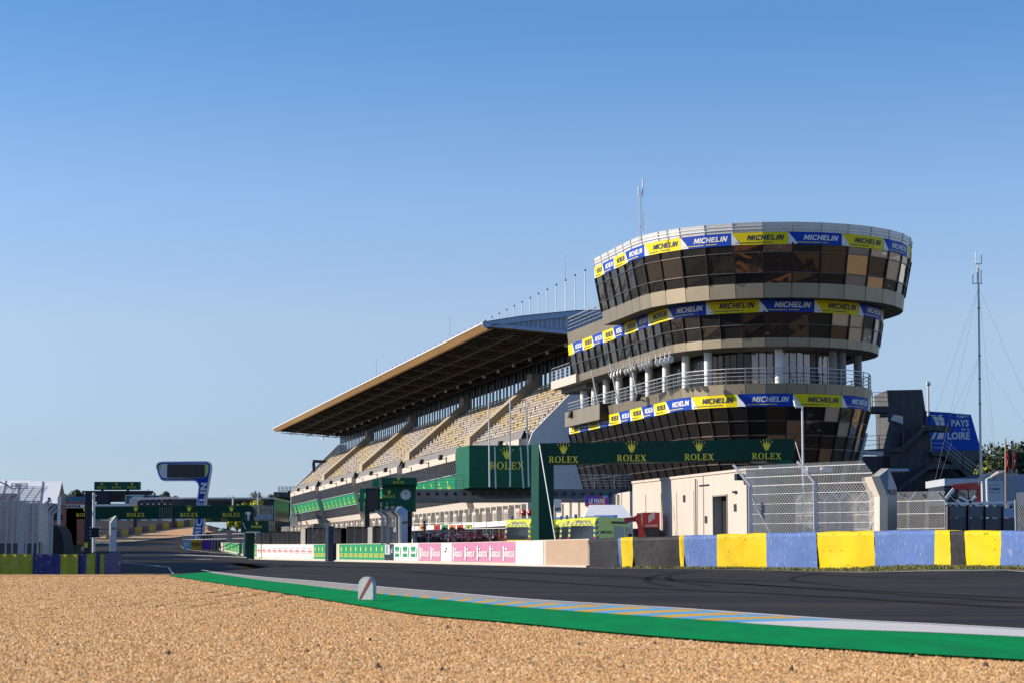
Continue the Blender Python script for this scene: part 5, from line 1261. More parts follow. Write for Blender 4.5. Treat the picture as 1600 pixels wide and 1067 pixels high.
for k in range(13):
    px = 652 + k * 11.4; Y = 112 + er.uniform(-2, 2); p = P(px, 850, Y); w_ = .42
    t = thing('equipment_rack', 'dark trolley of pit equipment behind the pink banner wall', 'trolley', (p.x, p.y, 0), 'trolleys of pit equipment')
    mb = MB()
    for dx in (0, w_): mb.bar((p.x + dx, p.y, 0), (p.x + dx, p.y, 1.75), .05)
    for z in (.75, 1.3, 1.7): mb.bar((p.x, p.y, z), (p.x + w_, p.y, z), .04, .05)
    mb.bar((p.x, p.y, .5), (p.x + w_, p.y, 1.4), .03); mb.build('frame', M['red' if k % 3 == 2 and k > 3 else 'galv'], t)
    mb = MB(); mb.obox((p.x + .04, p.y + .1, .3), (w_ - .08, 0, 0), (0, .5, 0), (0, 0, .35)); mb.obox((p.x + .1, p.y + .1, .75), (w_ - .2, 0, 0), (0, .4, 0), (0, 0, .6)); mb.build('case', M[er.choice(['black', 'black', 'clad_dark', 'red', 'white'])], t)
    if k % 2: mb = MB(); mb.tube((p.x + .2, p.y - .1, 1.45), (p.x + .2, p.y + .3, 1.45), .14, n=12); mb.build('drum', M[er.choice(['red', 'black', 'white'])], t)
for k, (px, Y) in enumerate(((818, 128), (828, 128))):
    mb = MB(); p = P(px, 800.5, Y); 
    for q in range(6): a0 = -math.pi / 2 + math.pi * q / 6; a1 = a0 + math.pi / 6; mb.tube(p + UP * .2 * math.sin(a0), p + UP * .2 * math.sin(a1), max(.02, .2 * math.cos(a0)), max(.02, .2 * math.cos(a1)), 12)
    tag(mb.build('red_ball', M['red']), 'round red buoy on the pit terrace left of the gantry leg', 'ball', 'red balls on the terrace')
for k in range(30):
    px = 656 + k * 4.6; Y = 106 + er.uniform(-1.5, 1.5); p = P(px, 850, Y); t = thing('jack_trolley', 'red framed jack trolley low behind the pink banner wall', 'trolley', (p.x, p.y, 0), 'red jack trolleys')
    mb = MB(); h_ = er.uniform(1.35, 1.6); mb.bar((p.x, p.y, .1), (p.x + er.uniform(-.12, .12), p.y, h_), .045); mb.bar((p.x - .12, p.y, h_), (p.x + .12, p.y, h_ - .04), .05); mb.build('handle', M['red' if k > 9 or k % 3 else 'white'], t)
    mb = MB(); mb.obox((p.x - .14, p.y, .1), (.28, 0, 0), (0, .6, 0), (0, 0, er.uniform(.9, 1.3))); mb.build('case', M[er.choice(['black', 'red', 'black', 'rubber'])], t)
# white shelf rows behind the trolleys
mb = MB(); a, b = P(648, 829, 118), P(800, 826, 110)
for z in (1.85, 2.2): mb.bar(Vector((a.x, a.y, z)), Vector((b.x, b.y, z)), .04)
for k in range(9): q = a.lerp(b, k / 8); mb.bar(Vector((q.x, q.y, 0)), Vector((q.x, q.y, 2.4)), .04)
tag(mb.build('guard_rail', M['white_metal']), 'white rail frame running along the pit lane behind the trolleys', 'rail')
mb = MB(); mb.tube(P(663, 850, 108), P(663, 814, 108), .06, n=7); mb.obox(P(661.5, 816, 108), FX * .12, FY * .1, UP * .12); tag(mb.build('black_post', M['black']), 'thin black post behind the pink banners', 'post')

# huts on the pit wall
def hut(x0, x1, y0, y1, nm, lab, panes, mats_=('glassk', 'galv')):
    A, B = WP(x0) - wn_at(x0) * .5, WP(x1) - wn_at(x1) * .5; t = thing(nm, lab, 'hut', A)
    za, zb = P(x0, y0, A.y).z, P(x1, y0, B.y).z; z0 = .95; n_ = wn_at((x0 + x1) / 2)
    mb = MB(); mb.quad(A - n_ * 1.2 + UP * 0, B - n_ * 1.2, Vector((B.x, B.y, zb)) - n_ * 1.2, Vector((A.x, A.y, za)) - n_ * 1.2); mb.quad(Vector((A.x, A.y, za)) + n_ * .2, Vector((B.x, B.y, zb)) + n_ * .2, Vector((B.x, B.y, zb)) - n_ * 1.3, Vector((A.x, A.y, za)) - n_ * 1.3, 1)
    mb.quad(A, B, B + UP * z0, A + UP * z0, 1); mb.build('shell', [M['black'], M['white_metal']], t)
    for k in range(panes):
        f0, f1 = k / panes, (k + 1) / panes; a, b = A.lerp(B, f0), A.lerp(B, f1); ta, tb_ = za + (zb - za) * f0, za + (zb - za) * f1
        mb = MB(); mb.quad(a + UP * z0, b + UP * z0, Vector((b.x, b.y, tb_)), Vector((a.x, a.y, ta))); mb.bar(a + UP * z0 + n_ * .03, Vector((a.x, a.y, ta)) + n_ * .03, .06, .06, 1); mb.build('window', [M[mats_[0]], M[mats_[1]]], t)
    return t
hut(399, 463, 829.5, 824, 'timing_hut', 'row of dark-windowed pit wall huts behind the white banner', 9)
hut(463, 521, 824, 822, 'timing_hut', 'dark-windowed pit wall huts left of the tall dark post', 7)
hut(531, 568, 822, 821, 'timing_hut', 'wide dark-windowed hut right of the tall dark post', 3)
hut(572, 594, 821, 819, 'timing_hut', 'narrow dark hut left of the mesh cage', 2)
for k, (x0, x1) in enumerate(((463, 470), (566, 573))):
    A, B = WP(x0) - wn_at(x0) * .35, WP(x1) - wn_at(x1) * .35; mb = MB(); mb.obox(A, B - A, FY * .2, UP * (P(x0, 823, A.y).z)); 
    tag(mb.build('hut_door', M['greyconc']), ['grey upright panel between the dark huts', 'grey barred panel right of the wide hut'][k], 'panel')
# wall-top fence posts towards the far end
mb = MB()
for k in range(26):
    px = 285 + k * 4.6; Y = float(np.interp(px, [285, 353, 404], [166, 160, 142])); p = P(px, 850, Y); p.z = hh(p.x, p.y); tp = P(px, 835 if px < 340 else 832, Y)
    mb.bar(p, Vector((p.x, p.y, tp.z)), .06)
a, b = P(287, 836, 166), P(400, 832, 143); mb.bar(a, b, .05); mb.bar(a - UP * .35, b - UP * .35, .05)
tag(mb.build('post_fence', M['galv']), 'thin grey post fence along the far end of the pit wall', 'fence')

# mesh cage columns and bent posts beside the clock box
def bentpost(name, px, yb, yk, ytop, w, dx, Y, lab, mats_=('cream', 'darkconc'), side=2.4, H0=None, grp=None):
    """tall post whose head leans over to the left; lit flank and darker face"""
    t = thing(name, lab, 'post', (P(px, yb, Y).x, Y, max(0, P(px, yb, Y).z)) , grp)
    a, k, tp = P(px, yb, Y), P(px, yk, Y), P(px - dx, ytop, Y); b2, k2, t2 = P(px + w, yb, Y), P(px + w, yk, Y), P(px + w - dx * .9, ytop - w * .8, Y); D_ = AX * side * .0 + Vector((side * .18, side, 0))
    return t, (a, k, tp, b2, k2, t2, D_)
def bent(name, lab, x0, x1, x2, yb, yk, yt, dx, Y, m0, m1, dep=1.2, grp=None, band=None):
    """x0..x1 narrow flank in m0, x1..x2 broad face in m1; head cranked left by dx px"""
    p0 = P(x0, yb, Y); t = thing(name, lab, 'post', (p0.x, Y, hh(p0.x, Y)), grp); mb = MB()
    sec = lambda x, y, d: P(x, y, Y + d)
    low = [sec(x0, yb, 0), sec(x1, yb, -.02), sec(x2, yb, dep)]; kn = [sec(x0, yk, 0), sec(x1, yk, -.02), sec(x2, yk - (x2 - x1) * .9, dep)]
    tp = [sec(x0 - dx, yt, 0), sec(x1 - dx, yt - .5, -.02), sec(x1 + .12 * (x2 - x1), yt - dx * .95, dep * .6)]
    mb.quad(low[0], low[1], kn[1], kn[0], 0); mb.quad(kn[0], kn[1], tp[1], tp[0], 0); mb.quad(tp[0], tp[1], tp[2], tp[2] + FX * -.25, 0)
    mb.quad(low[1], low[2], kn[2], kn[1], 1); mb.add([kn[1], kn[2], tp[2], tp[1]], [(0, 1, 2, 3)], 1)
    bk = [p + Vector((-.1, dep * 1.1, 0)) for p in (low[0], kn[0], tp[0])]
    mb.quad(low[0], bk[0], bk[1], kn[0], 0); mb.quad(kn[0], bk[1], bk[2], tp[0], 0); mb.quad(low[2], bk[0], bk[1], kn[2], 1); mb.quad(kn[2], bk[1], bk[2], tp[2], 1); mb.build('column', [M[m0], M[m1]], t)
    if band:
        mb = MB(); f0, f1 = .2, .96
        mb.quad(P(x1 + (x2 - x1) * .18, band[1], Y + dep * .18 - .03), P(x2 - .5, band[1] - .5, Y + dep - .06), P(x2 - .5, band[0] - .5, Y + dep - .06), P(x1 + (x2 - x1) * .18, band[0], Y + dep * .18 - .03)); mb.build('band', M['black'], t)
    return t
bent('bent_post', 'tall pale fence post with cranked head between mesh panels on the right', 1374.5, 1387, 1401.5, 838, 775, 743.5, 13, 63, 'cream', 'clad_dark', band=(764, 773))  # pale flank, dark face: sunlit and shaded tones put into the colours
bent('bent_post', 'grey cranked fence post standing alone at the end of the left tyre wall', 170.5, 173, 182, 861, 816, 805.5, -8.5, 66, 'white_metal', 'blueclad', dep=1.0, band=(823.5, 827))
mb = MB()
# the mesh cage: upright mesh columns with cranked tops
cg = pth('mesh_cage', 'cage of grey mesh panels with cranked tops beside the green clock box', 'cage', 615, 850, 103)
Yc_ = 103
for x0, x1 in ((597, 605), (607, 620), (622, 630)):
    mb = MB()
    for px in (x0, x1): mb.bar(P(px, 850, Yc_), P(px, 806, Yc_), .09); mb.bar(P(px, 806, Yc_), P(px - 11, 796.5, Yc_), .09)
    nv = max(3, int((x1 - x0) / 1.3))
    for k in range(nv + 1):
        px = x0 + (x1 - x0) * k / nv; mb.bar(P(px, 850, Yc_), P(px, 806, Yc_), .022); mb.bar(P(px, 806, Yc_), P(px - 11, 796.5, Yc_), .022)
    for y in np.arange(798, 848, 1.9):
        sh = 0 if y > 806 else (806 - y) * 1.15; mb.bar(P(x0 - sh, y, Yc_), P(x1 - sh, y, Yc_), .022)
    mb.build('mesh_panel', M['galv'], cg)
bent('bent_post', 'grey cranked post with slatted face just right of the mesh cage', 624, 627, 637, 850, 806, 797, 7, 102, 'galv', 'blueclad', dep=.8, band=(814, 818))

# ================================================================ RIGHT CATCH FENCE
def meshpanel(mb, A, B, h0, h1, pitch=.13, r=.011, lean_=None):
    """diamond mesh between two uprights from height h0 to h1 above the given feet; real wires"""
    v = B - A; L = v.length; v = v.normalized(); H = h1 - h0; k = -H
    def pt(x, z): return A + v * x + UP * (h0 + z) if lean_ is None else A + v * x + UP * h0 + lean_ * z
    c = -H
    while c < L:
        x0, z0 = (c, 0) if c >= 0 else (0, -c); x1, z1 = (c + H, H) if c + H <= L else (L, L - c)
        if x1 > x0: mb.bar(pt(x0, z0), pt(x1, z1), r, r)
        c += pitch
    c = 0
    while c < L + H:
        x0, z0 = (c, 0) if c <= L else (L, c - L); x1, z1 = (c - H, H) if c - H >= 0 else (0, c)
        if x0 > x1: mb.bar(pt(x0, z0), pt(x1, z1), r, r)
        c += pitch
cf = pth('catch_fence', 'tall diamond mesh catch fence with cranked top behind the yellow and blue tyre wall', 'fence', 1270, 845, 66)
PA, PB, PC = P(1173, 845, 68), P(1274.5, 845, 65.5), P(1376, 845, 63.5)
for q in (PA, PB, PC): q.z = 0.1
LN = Vector((-.52, .12, .70)); bend = P(1274, 755, 65.5).z - .1
for A, B in ((PA, PB), (PB, PC)):
    mb = MB(); meshpanel(mb, A, B, .6, bend); meshpanel(mb, A, B, bend, bend + .85, lean_=LN.normalized(), pitch=.12)
    mb.build('mesh', M['galv'], cf)
    mb = MB(); v_ = (B - A)
    for z in np.arange(.75, bend, .33): mb.bar(A + UP * z - FY * .03, B + UP * z - FY * .03, .022)
    for z in (.0, .4, .8): mb.bar(A + UP * bend + LN * z, B + UP * bend + LN * z, .03)
    mb.build('cable', M['galv'], cf)
for A in (PA, PB):
    mb = MB(); mb.bar(A - FY * .05, A + UP * bend - FY * .05, .13, .10); mb.bar(A + UP * bend - FY * .05, A + UP * bend + LN * 1.05, .10, .08); mb.build('post', M['white_metal'], cf)
for A, B in ((P(1176, 778, 67.5), P(1205, 836, 67.5)), (P(1373, 798, 64), P(1354, 836, 64))):
    mb = MB(); mb.bar(A, B, .12, .05); mb.build('brace', M['white_metal'], cf)
# rear boundary fence with V-shaped heads
rf = pth('boundary_fence', 'grey mesh fence with V-shaped post heads behind the pale cranked post', 'fence', 1440, 840, 82)
mb = MB(); pm = MB(); posts = [1245, 1266, 1289, 1312, 1337, 1362, 1419, 1448.5, 1478]
A0, A1 = P(1245, 840, 86), P(1478, 840, 80)
for px in posts:
    Y = 86 - (px - 1245) / (1478 - 1245) * 6; p = P(px, 840, Y); tp = P(px, 781, Y); p.z = 0; pm = MB(); pm.bar(p, tp, .09); pm.bar(tp, P(px - 13, 768, Y), .06); pm.bar(tp, P(px + 13, 768 if px < 1478 else 766, Y), .06); pm.build('post', M['galv'], rf)
a, b = P(1245, 840, 86), P(1478, 840, 80); a.z = b.z = 0; hz = P(1478, 781, 80).z
meshpanel(mb, a, b, .5, hz, pitch=.13, r=.012)
for z in (.9, 1.5, 2.1, hz): mb.bar(a + UP * z, b + UP * z, .035)
meshpanel(mb, a + UP * 0, b, hz, hz + .38, pitch=.13, r=.012)
mb.build('mesh', M['galv'], rf)
# dark panels
for k, (x0, x1, top) in enumerate(((1483, 1510, 789.5), (1512, 1536.5, 790.5), (1539, 1564.5, 791), (1567, 1588, 793))):
    t = pth('screen_panel', ['dark grey screen panel, leftmost of the four behind the tyre wall', 'dark grey screen panel, second from the left of four', 'dark grey screen panel, third from the left of four', 'blue-grey screen panel, rightmost of the four'][k], 'panel', (x0 + x1) / 2, 840, 70, 'dark screen panels')
    mb = MB(); pbox(mb, x0, top, x1, 808, 70, .05, 0); pbox(mb, x0, 809, x1, 845, 70, .05, 1); mb.build('sheet', [M['blueclad'] if k == 3 else mat('grey_sheet', (.13, .135, .145), .6), mat('dark_sheet', (.085, .09, .10), .6)], t)
    mb = MB()
    for x in (x0 - .8, x1 + .8): mb.bar(P(x, 845, 70), P(x, top - 1, 70), .06)
    mb.build('frame', M['black'], t)
wf = pth('tube_scaffold', 'white tubular frame with slanted struts behind the dark screen panels', 'frame', 1530, 840, 74)
for y in (786,): mb = MB(); mb.bar(P(1478, y, 74), P(1592, y - 2, 74), .08); mb.build('top_rail', M['white'], wf)
for x0, y0, x1, y1 in ((1485, 772, 1506, 790), (1525, 775, 1508, 790), (1500, 776, 1530, 790), (1545, 784, 1537, 790), (1490, 763, 1478, 778), (1486, 772, 1494, 780)): mb = MB(); mb.bar(P(x0, y0, 74), P(x1, y1, 74), .09); mb.build('strut', M['white'], wf)
for x in (1484, 1495, 1517, 1554, 1575, 1590): mb = MB(); mb.bar(P(x, 786, 74), P(x, 840, 74), .08); mb.build('upright', M['white'], wf)
mb = MB(); mb.bar(P(1481, 790, 71), P(1481, 840, 71), .07); mb.bar(P(1484, 790, 71), P(1484, 840, 71), .06); tag(mb.build('tan_post_pair', M['beige']), 'pair of thin tan posts left of the dark screen panels', 'posts')
# mesh panel at the right frame edge
cf2 = pth('catch_fence', 'mesh fence panel with grey post at the right edge', 'fence', 1592, 840, 62); A, B = P(1590, 845, 62), P(1640, 845, 60); A.z = B.z = .2
mb = MB(); meshpanel(mb, A, B, .5, 2.2); mb.build('mesh', M['galv'], cf2); mb = MB(); mb.bar(A, A + UP * (P(1590, 780, 62).z - .2), .12); mb.bar(A + UP * 1.5, A + Vector((.7, 0, .3)), .1, .05); mb.build('post', M['galv'], cf2)
# floodlight mast behind the fence and its head
lm = pth('floodlight_mast', 'thin white mast with a tilted square lamp in front of the tower', 'lamp', 1254, 845, 78)
mb = MB(); b_ = P(1256, 845, 78); b_.z = 0; mb.tube(b_, P(1253.5, 634, 78), .055, .04, 8); mb.build('pole', M['white_metal'], lm)
mb = MB(); p = P(1243, 634, 78); mb.obox(p, Vector((.22, 0, -.06)), Vector((0, .3, 0)), Vector((-.06, -.04, .24))); mb.bar(P(1243, 636, 78), P(1254, 634.5, 78), .05); mb.build('lamp_head', M['white'], lm)

# ================================================================ STAIR TOWER, BLUE SIGN WALL, PADDOCK
st_ = pth('stair_tower', 'dark stained concrete stair tower right of the control tower, with steel walkways', 'tower', 1430, 800, 165)
Y_ = 165; mb = MB(); s_ = lambda pts, Y, dep, mi=0, m=None: (m or mb).poly([[(x, -y) for x, y in pts]], lambda x, y: P(x, -y, Y), mi, depth=FY * dep)
s_([(1386, 609), (1441, 608), (1446, 640), (1450, 668), (1458, 700), (1462, 742), (1462, 850), (1392, 850), (1390, 700), (1389, 650)], Y_, 6)
s_([(1300, 735), (1392, 735), (1392, 850), (1300, 850)], Y_ + 2, 8); s_([(1345, 712), (1392, 712), (1392, 740), (1345, 740)], Y_ + .5, 4)
s_([(1462, 722), (1530, 742), (1530, 850), (1462, 850)], Y_ + 2, 6, 0)
mb.build('shaft', M['darkconc'], st_)
def flight(pts, Y, th, nm='stair_flight', rail=True, mt='greyconc'):
    mb = MB()
    for (x0, y0), (x1, y1) in zip(pts, pts[1:]):
        a, b = P(x0, y0, Y), P(x1, y1, Y); mb.quad(a, b, b - UP * th, a - UP * th); mb.quad(a, b, b + FY * 2, a + FY * 2); mb.quad(a - UP * th, b - UP * th, b - UP * th + FY * 2, a - UP * th + FY * 2)
    mb.quad(a, a + FY * 2, a + FY * 2 - UP * th, a - UP * th)
    f = mb.build(nm, M['darkconc'], st_)
    if rail:
        mb = MB()
        for (x0, y0), (x1, y1) in zip(pts, pts[1:]):
            a, b = P(x0, y0, Y), P(x1, y1, Y); n_ = max(1, int((b - a).length / 1.5))
            for k in range(1, 4): mb.bar(a + UP * k * .36, b + UP * k * .36, .04)
            for k in range(n_ + 1): q = a.lerp(b, k / n_); mb.bar(q, q + UP * 1.1, .06)
        mb.build('railing', M['rail' if mt == 'rail' else 'darkmetal'], f)
flight([(1363, 634), (1390, 634)], 158, .5); flight([(1340, 703), (1408, 698), (1412, 697)], 160, .35)
flight([(1408, 698), (1445, 664), (1452, 663), (1486, 665)], Y_ - 1.5, .45); flight([(1404, 760), (1450, 726), (1458, 724), (1500, 725)], Y_ - 1.5, .4, rail=False)
flight([(1455, 705), (1475, 706), (1505, 732), (1534, 754)], Y_ - .5, .35, mt='rail')
mb = MB(); pbox(mb, 1377, 640, 1390, 650, Y_ - 1, 1.5); mb.build('bracket', M['darkconc'], st_)
mb = MB(); s_([(1391, 655), (1397, 647), (1411, 650), (1411, 662)], Y_ - .06, .05, 0); mb.build('white_plate', M['white'], st_)
mb = MB(); a = P(1352, 690, 150); mb.bar(P(1339, 733, 150), P(1352, 676, 150), .35, .35); mb.bar(P(1350, 707, 150), P(1380, 708, 150), .3); tag(mb.build('leaning_strut', M['paleclad']), 'pale leaning strut at the foot of the control tower', 'strut')
mb = MB(); pbox(mb, 1385, 731.5, 1420, 735.5, 120, 2); o = tag(mb.build('flat_canopy', M['blueclad']), 'flat pale canopy behind the cranked fence post', 'canopy')
bw = pth('sign_wall', 'royal blue building wall with white region lettering and stripes', 'building', 1490, 800, 180)
Y_ = 180; mb = MB(); s_([(1440, 641), (1517, 647), (1533, 703), (1440, 703)], Y_, 10, 0); s_([(1440, 703.2), (1533, 703.2), (1546, 760), (1440, 760)], Y_ + .02, 10, 1); mb.build('wall', [M['bluewall'], M['darkconc']], bw)
lt = MB()
def rtext(t, xr, yb, hpx, wpx, bold=.015):
    w_ = word(t, bold); s = Y_ / F; o = P(xr, yb, Y_) - FY * .03; h = hpx * s; lt.glyphs(w_, lambda x, y: o + FX * (x - wpx * s) + UP * y, h, sx=wpx * s / (w_[2] * h))
rtext('Région', 1514, 651.5, 4.6, 19, .01); rtext('PAYS', 1514, 665, 9.5, 28, .03); rtext('de la', 1515, 672, 4.6, 13, .01); rtext('LOIRE', 1515.5, 685.5, 11, 35, .03)
for pts in ([(1454, 648), (1461, 648), (1466, 654), (1468, 664), (1463, 664), (1459, 654)], [(1464, 649), (1471, 647), (1475, 655), (1476, 664), (1470, 664), (1467, 655)], [(1461, 673), (1466, 671), (1459, 685), (1454, 686)], [(1468, 672), (1476, 671), (1474, 684), (1463, 686)]):
    lt.poly([[(x, -y) for x, y in pts]], lambda x, y: P(x, -y, Y_) - FY * .03)
lt.build('lettering', M['white'], bw)
cam2 = pth('camera_pole', 'thin white pole with a small round head above the blue wall', 'pole', 1450, 800, 178)
mb = MB(); mb.tube(P(1450.5, 650, 178), P(1450, 600, 178), .12, .10, 8); mb.build('pole', M['white_metal'], cam2); mb = MB(); mb.tube(P(1448, 598.5, 178), P(1453, 598.5, 178), .22, n=10); mb.build('head', M['white_metal'], cam2)
# guyed mast
gm = pth('guyed_mast', 'tall slim white radio mast held by guy wires at the right', 'mast', 1533, 800, 150)
mb = MB(); b_ = P(1533.5, 845, 150); b_.z = 0; mb.tube(b_, P(1529, 442, 150), .10, .075, 8)
for y in (483, 556, 592, 631): mb.tube(P(1529 + (y - 442) * .012, y, 150), P(1529 + (y - 442) * .012, y - 1.5, 150), .11, n=8, mi=1)
mb.build('mast', [M['white_metal'], M['darkmetal']], gm)
mb = MB(); mb.tube(P(1529, 442, 150), P(1529, 412, 150), .05, n=6); mb.bar(P(1519.5, 443.5, 150), P(1535, 443.5, 150), .07); mb.bar(P(1523.5, 412.5, 150), P(1534.5, 412.5, 150), .06)
for x, y0, y1 in ((1520, 423, 443), (1527, 418, 443), (1533, 422, 443), (1524.5, 394, 412), (1533.5, 394, 412)): mb.tube(P(x, y1, 150), P(x, y0, 150), .04, n=5)
mb.build('aerials', M['white'], gm)
for x0, y0, x1, y1, dy in ((1529, 450, 1463, 640, 8), (1529, 450, 1486, 640, -8), (1529, 450, 1554, 690, 6), (1529, 450, 1620, 660, -5), (1531, 555, 1620, 690, 3), (1531, 555, 1486, 650, 5), (1531, 555, 1500, 650, -6), (1531, 555, 1547, 660, -5)):
    mb = MB(); a = P(x0, y0, 150); b = P(x1, y1, 150 + dy); d = b - a; g_ = a + d * ((a.z) / (a.z - b.z)); mb.tube(a, g_, .006, n=4, cap=False); mb.build('guy_wire', M['galv'], gm)
# paddock building, white and red
pb = pth('paddock_unit', 'white and dark red paddock unit with windows behind the fences', 'building', 1510, 800, 130)
Y_ = 130; mb = MB(); pbox(mb, 1476, 747, 1534, 758, Y_, 6, 0); pbox(mb, 1476, 758, 1535, 788, Y_ + .3, 5, 1); s_([(1488, 756), (1535, 752), (1535, 786), (1524, 786), (1529, 764), (1488, 764)], Y_ - .05, .1, 2)
mb.build('shell', [M['paleclad'], M['clad_dark'], M['red']], pb); 
for x0 in (1498, 1514): mb = MB(); pbox(mb, x0, 764, x0 + 14, 777, Y_ + .2, .1); mb.build('window', M['glassp'], pb)
pc = pth('notice_panel', 'pale blue panel with dark lettering right of the red unit', 'panel', 1552, 800, 125)
mb = MB(); pbox(mb, 1535.5, 751, 1568, 783, 125, .4); mb.build('panel', M['paleclad'], pc); lt = MB()
for tx, x, y, h in (('TOMSO', 1545, 765, 3.6), ('Ouest', 1540, 769.5, 1.8), ('Sport', 1549, 769.5, 1.8), ('LM', 1560, 769.5, 1.8)): w_ = word(tx, .02); o = P(x, y, 125) - FY * .02; lt.glyphs(w_, lambda x_, y_: o + FX * x_ + UP * y_, h * 125 / F)
pbox(lt, 1542, 756.5, 1564, 757.2, 124.98, .01); lt.build('lettering', M['navy'], pc)
mb = MB(); pbox(mb, 1534, 740, 1640, 790, 150, 12); tag(mb.build('pale_hall', mat('pale_blue_hall', (.24, .31, .42), .6)), 'pale blue-grey hall at the right edge behind the red flags', 'building')
for k, (px, py0) in enumerate(((1571, 684), (1582.5, 687))):
    t = pth('flagpole', ['red flag hanging on the left of two poles at the right edge', 'red flag hanging on the right of two poles, by the edge'][k], 'flag', px, 800, 100, 'flags with a white mark at the right edge')
    mb = MB(); b_ = P(px, 845, 100); b_.z = 0; mb.tube(b_, P(px, py0, 100), .05, .04, 7, 0); mb.build('pole', M['beige'], t)
    mb = MB(); n_ = 8; y0, y1 = 706, 737
    for q in range(n_):
        f0, f1 = q / n_, (q + 1) / n_; w0 = 3 + 2.6 * math.sin(f0 * 3.1); w1 = 3 + 2.6 * math.sin(f1 * 3.1)
        for c0 in range(3):
            def fp_(c, f, w): return P(px + .6 + w * c, y0 + (y1 - y0) * f, 100 + .12 * math.sin(c * 7 + f * 5))
            mb.quad(fp_(c0 / 3, f0, w0), fp_((c0 + 1) / 3, f0, w0), fp_((c0 + 1) / 3, f1, w1), fp_(c0 / 3, f1, w1), 1 if c0 == 1 and 2 < q < 6 else 0)
    mb.build('flag_cloth', [M['flag'], M['white']], t)
sl_ = pth('street_lamp', 'white street lamp with a long tilted head at the far right', 'lamp', 1544, 800, 90)
mb = MB(); b_ = P(1545, 845, 90); b_.z = 0; mb.tube(b_, P(1541.5, 748, 90), .05, n=7); mb.tube(P(1541.5, 748, 90), P(1551, 744, 90), .04, n=6); mb.build('pole', M['white'], sl_)
mb = MB(); mb.tube(P(1549, 745, 90), P(1560, 739.5, 90), .08, .13, 8); mb.tube(P(1560, 739.5, 90), P(1570, 736.5, 90), .13, .04, 8); mb.build('lamp_head', M['cream'], sl_)
sr = pth('ramp_railing', 'grey railing on the ramp below the blue wall', 'railing', 1560, 800, 110)
mb = MB()
for k in range(4): mb.bar(P(1528, 757 - k * 3, 110), P(1552, 740 - k * 3 + 4, 110), .04); mb.bar(P(1552, 744 - k * 3, 110), P(1590, 742 - k * 3, 110), .04)
for x, y in ((1530, 755), (1538, 750), (1546, 746), (1554, 743), (1570, 742), (1588, 742)): mb.bar(P(x, y, 110), P(x, y - 10, 110), .05)
mb.build('rail', M['rail'], sr)
for k, (px, top, Y, wd, kd, sd) in enumerate(((1548, 703, 205, 5, 0, 3), (1567, 684, 200, 7, 0, 4), (1590, 684, 195, 7.5, 0, 5), (1612, 690, 190, 8, 0, 6), (1578, 708, 180, 7, 1, 8), (1600, 700, 185, 6, 1, 9))):
    b_ = P(px, 845, Y); b_.z = 0; h = P(px, top, Y).z
    tree(b_, h, wd, kd, ['dark tree just right of the guyed mast', 'dark tree rising behind the left red flag', 'tall dark tree behind the right red flag', 'dark tree cut by the right edge of the picture', 'lower lighter tree between the two red flags', 'light green bushy tree at the right edge'][k], 'tree', 'trees at the right edge', n=2600, leaf=.30, seed=sd, trunk=.2)
# ================================================================ LEFT SIDE
def hz(x, y): return hh(x, y)
# tall mesh fence on the left
lf_ = thing('catch_fence', 'tall grey mesh catch fence with slanted top at the left edge', 'fence', (-15.5, 64, -.4))
A, B = P(-90, 850, 63), P(58, 850, 64); C_ = P(73, 850, 72); zb_, zk = P(20, 847, 63).z, P(20, 781, 63).z; M['mesh'] = mat('weathered_mesh', (.46, .46, .47), .5, .2)
lean_ = Vector((-.28, 1.0, .62)); 
lean_ = Vector((.35, .3, .62))
def gridpanel(mb, A, B, z0, z1, dv=.055, dh=.055, r=.019):
    L = (B - A).length; v = (B - A) / L; v.z = 0; x = 0; k = 0
    A = Vector((A.x, A.y, 0))
    while x < L: w = r * (1.7 if k % 4 == 0 else 1); mb.bar(A + v * x + UP * z0, A + v * x + UP * z1, w); x += dv; k += 1
    z = z0; k = 0
    while z <= z1: w = r * (2.0 if k % 3 == 0 else 1); mb.bar(A + UP * z, A + v * L + UP * z, w); z += dh; k += 1
mb = MB(); gridpanel(mb, A, B, zb_, zk); mb.build('mesh', M['mesh'], lf_)
mb = MB(); gridpanel(mb, B, C_, zb_, zk); mb.build('mesh', M['mesh'], lf_)
mb = MB(); L = (B - A).length; v = (B - A).normalized(); a0 = Vector((A.x, A.y, zk)); x = 0; k = 0
while x < L: mb.bar(a0 + v * x, a0 + v * x + lean_ * .75 - v * 0, .03 if k % 5 == 0 else .011); x += .055; k += 1
for q in range(9): mb.bar(a0 + lean_ * .75 * q / 8, a0 + v * L + lean_ * .75 * q / 8, .012)
mb.build('slanted_top', M['mesh'], lf_)
for px in (-40, 8, 18, 32, 40, 50, 58):
    p = P(px, 850, 63.1); mb = MB(); mb.bar((p.x, p.y + .08, -.45), (p.x, p.y + .08, zk), .05 if px != 32 else .2, .05); mb.build('post', M['galv'], lf_)
for k, (px, Y, yt) in enumerate(((66, 70, 790), (70, 74, 795), (75, 80, 800), (80, 87, 803))):
    p = P(px, 860, Y); mb = MB(); z1 = P(px, yt, Y).z; mb.bar((p.x, p.y, 0), (p.x, p.y, z1), .10); mb.bar((p.x, p.y, z1), (p.x + .25, p.y, z1 + .22), .10)
    tag(mb.build('cranked_post', M['galv']), 'grey cranked fence post in the shade behind the left mesh fence', 'post', 'cranked posts behind the left fence')
mb = MB()
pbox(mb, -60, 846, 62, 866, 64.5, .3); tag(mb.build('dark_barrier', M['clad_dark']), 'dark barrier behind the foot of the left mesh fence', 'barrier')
mb = MB(); s2 = lambda pts, Y, dep, mi=0: mb.poly([[(x, -y) for x, y in pts]], lambda x, y: P(x, -y, Y), mi, depth=FY * dep)
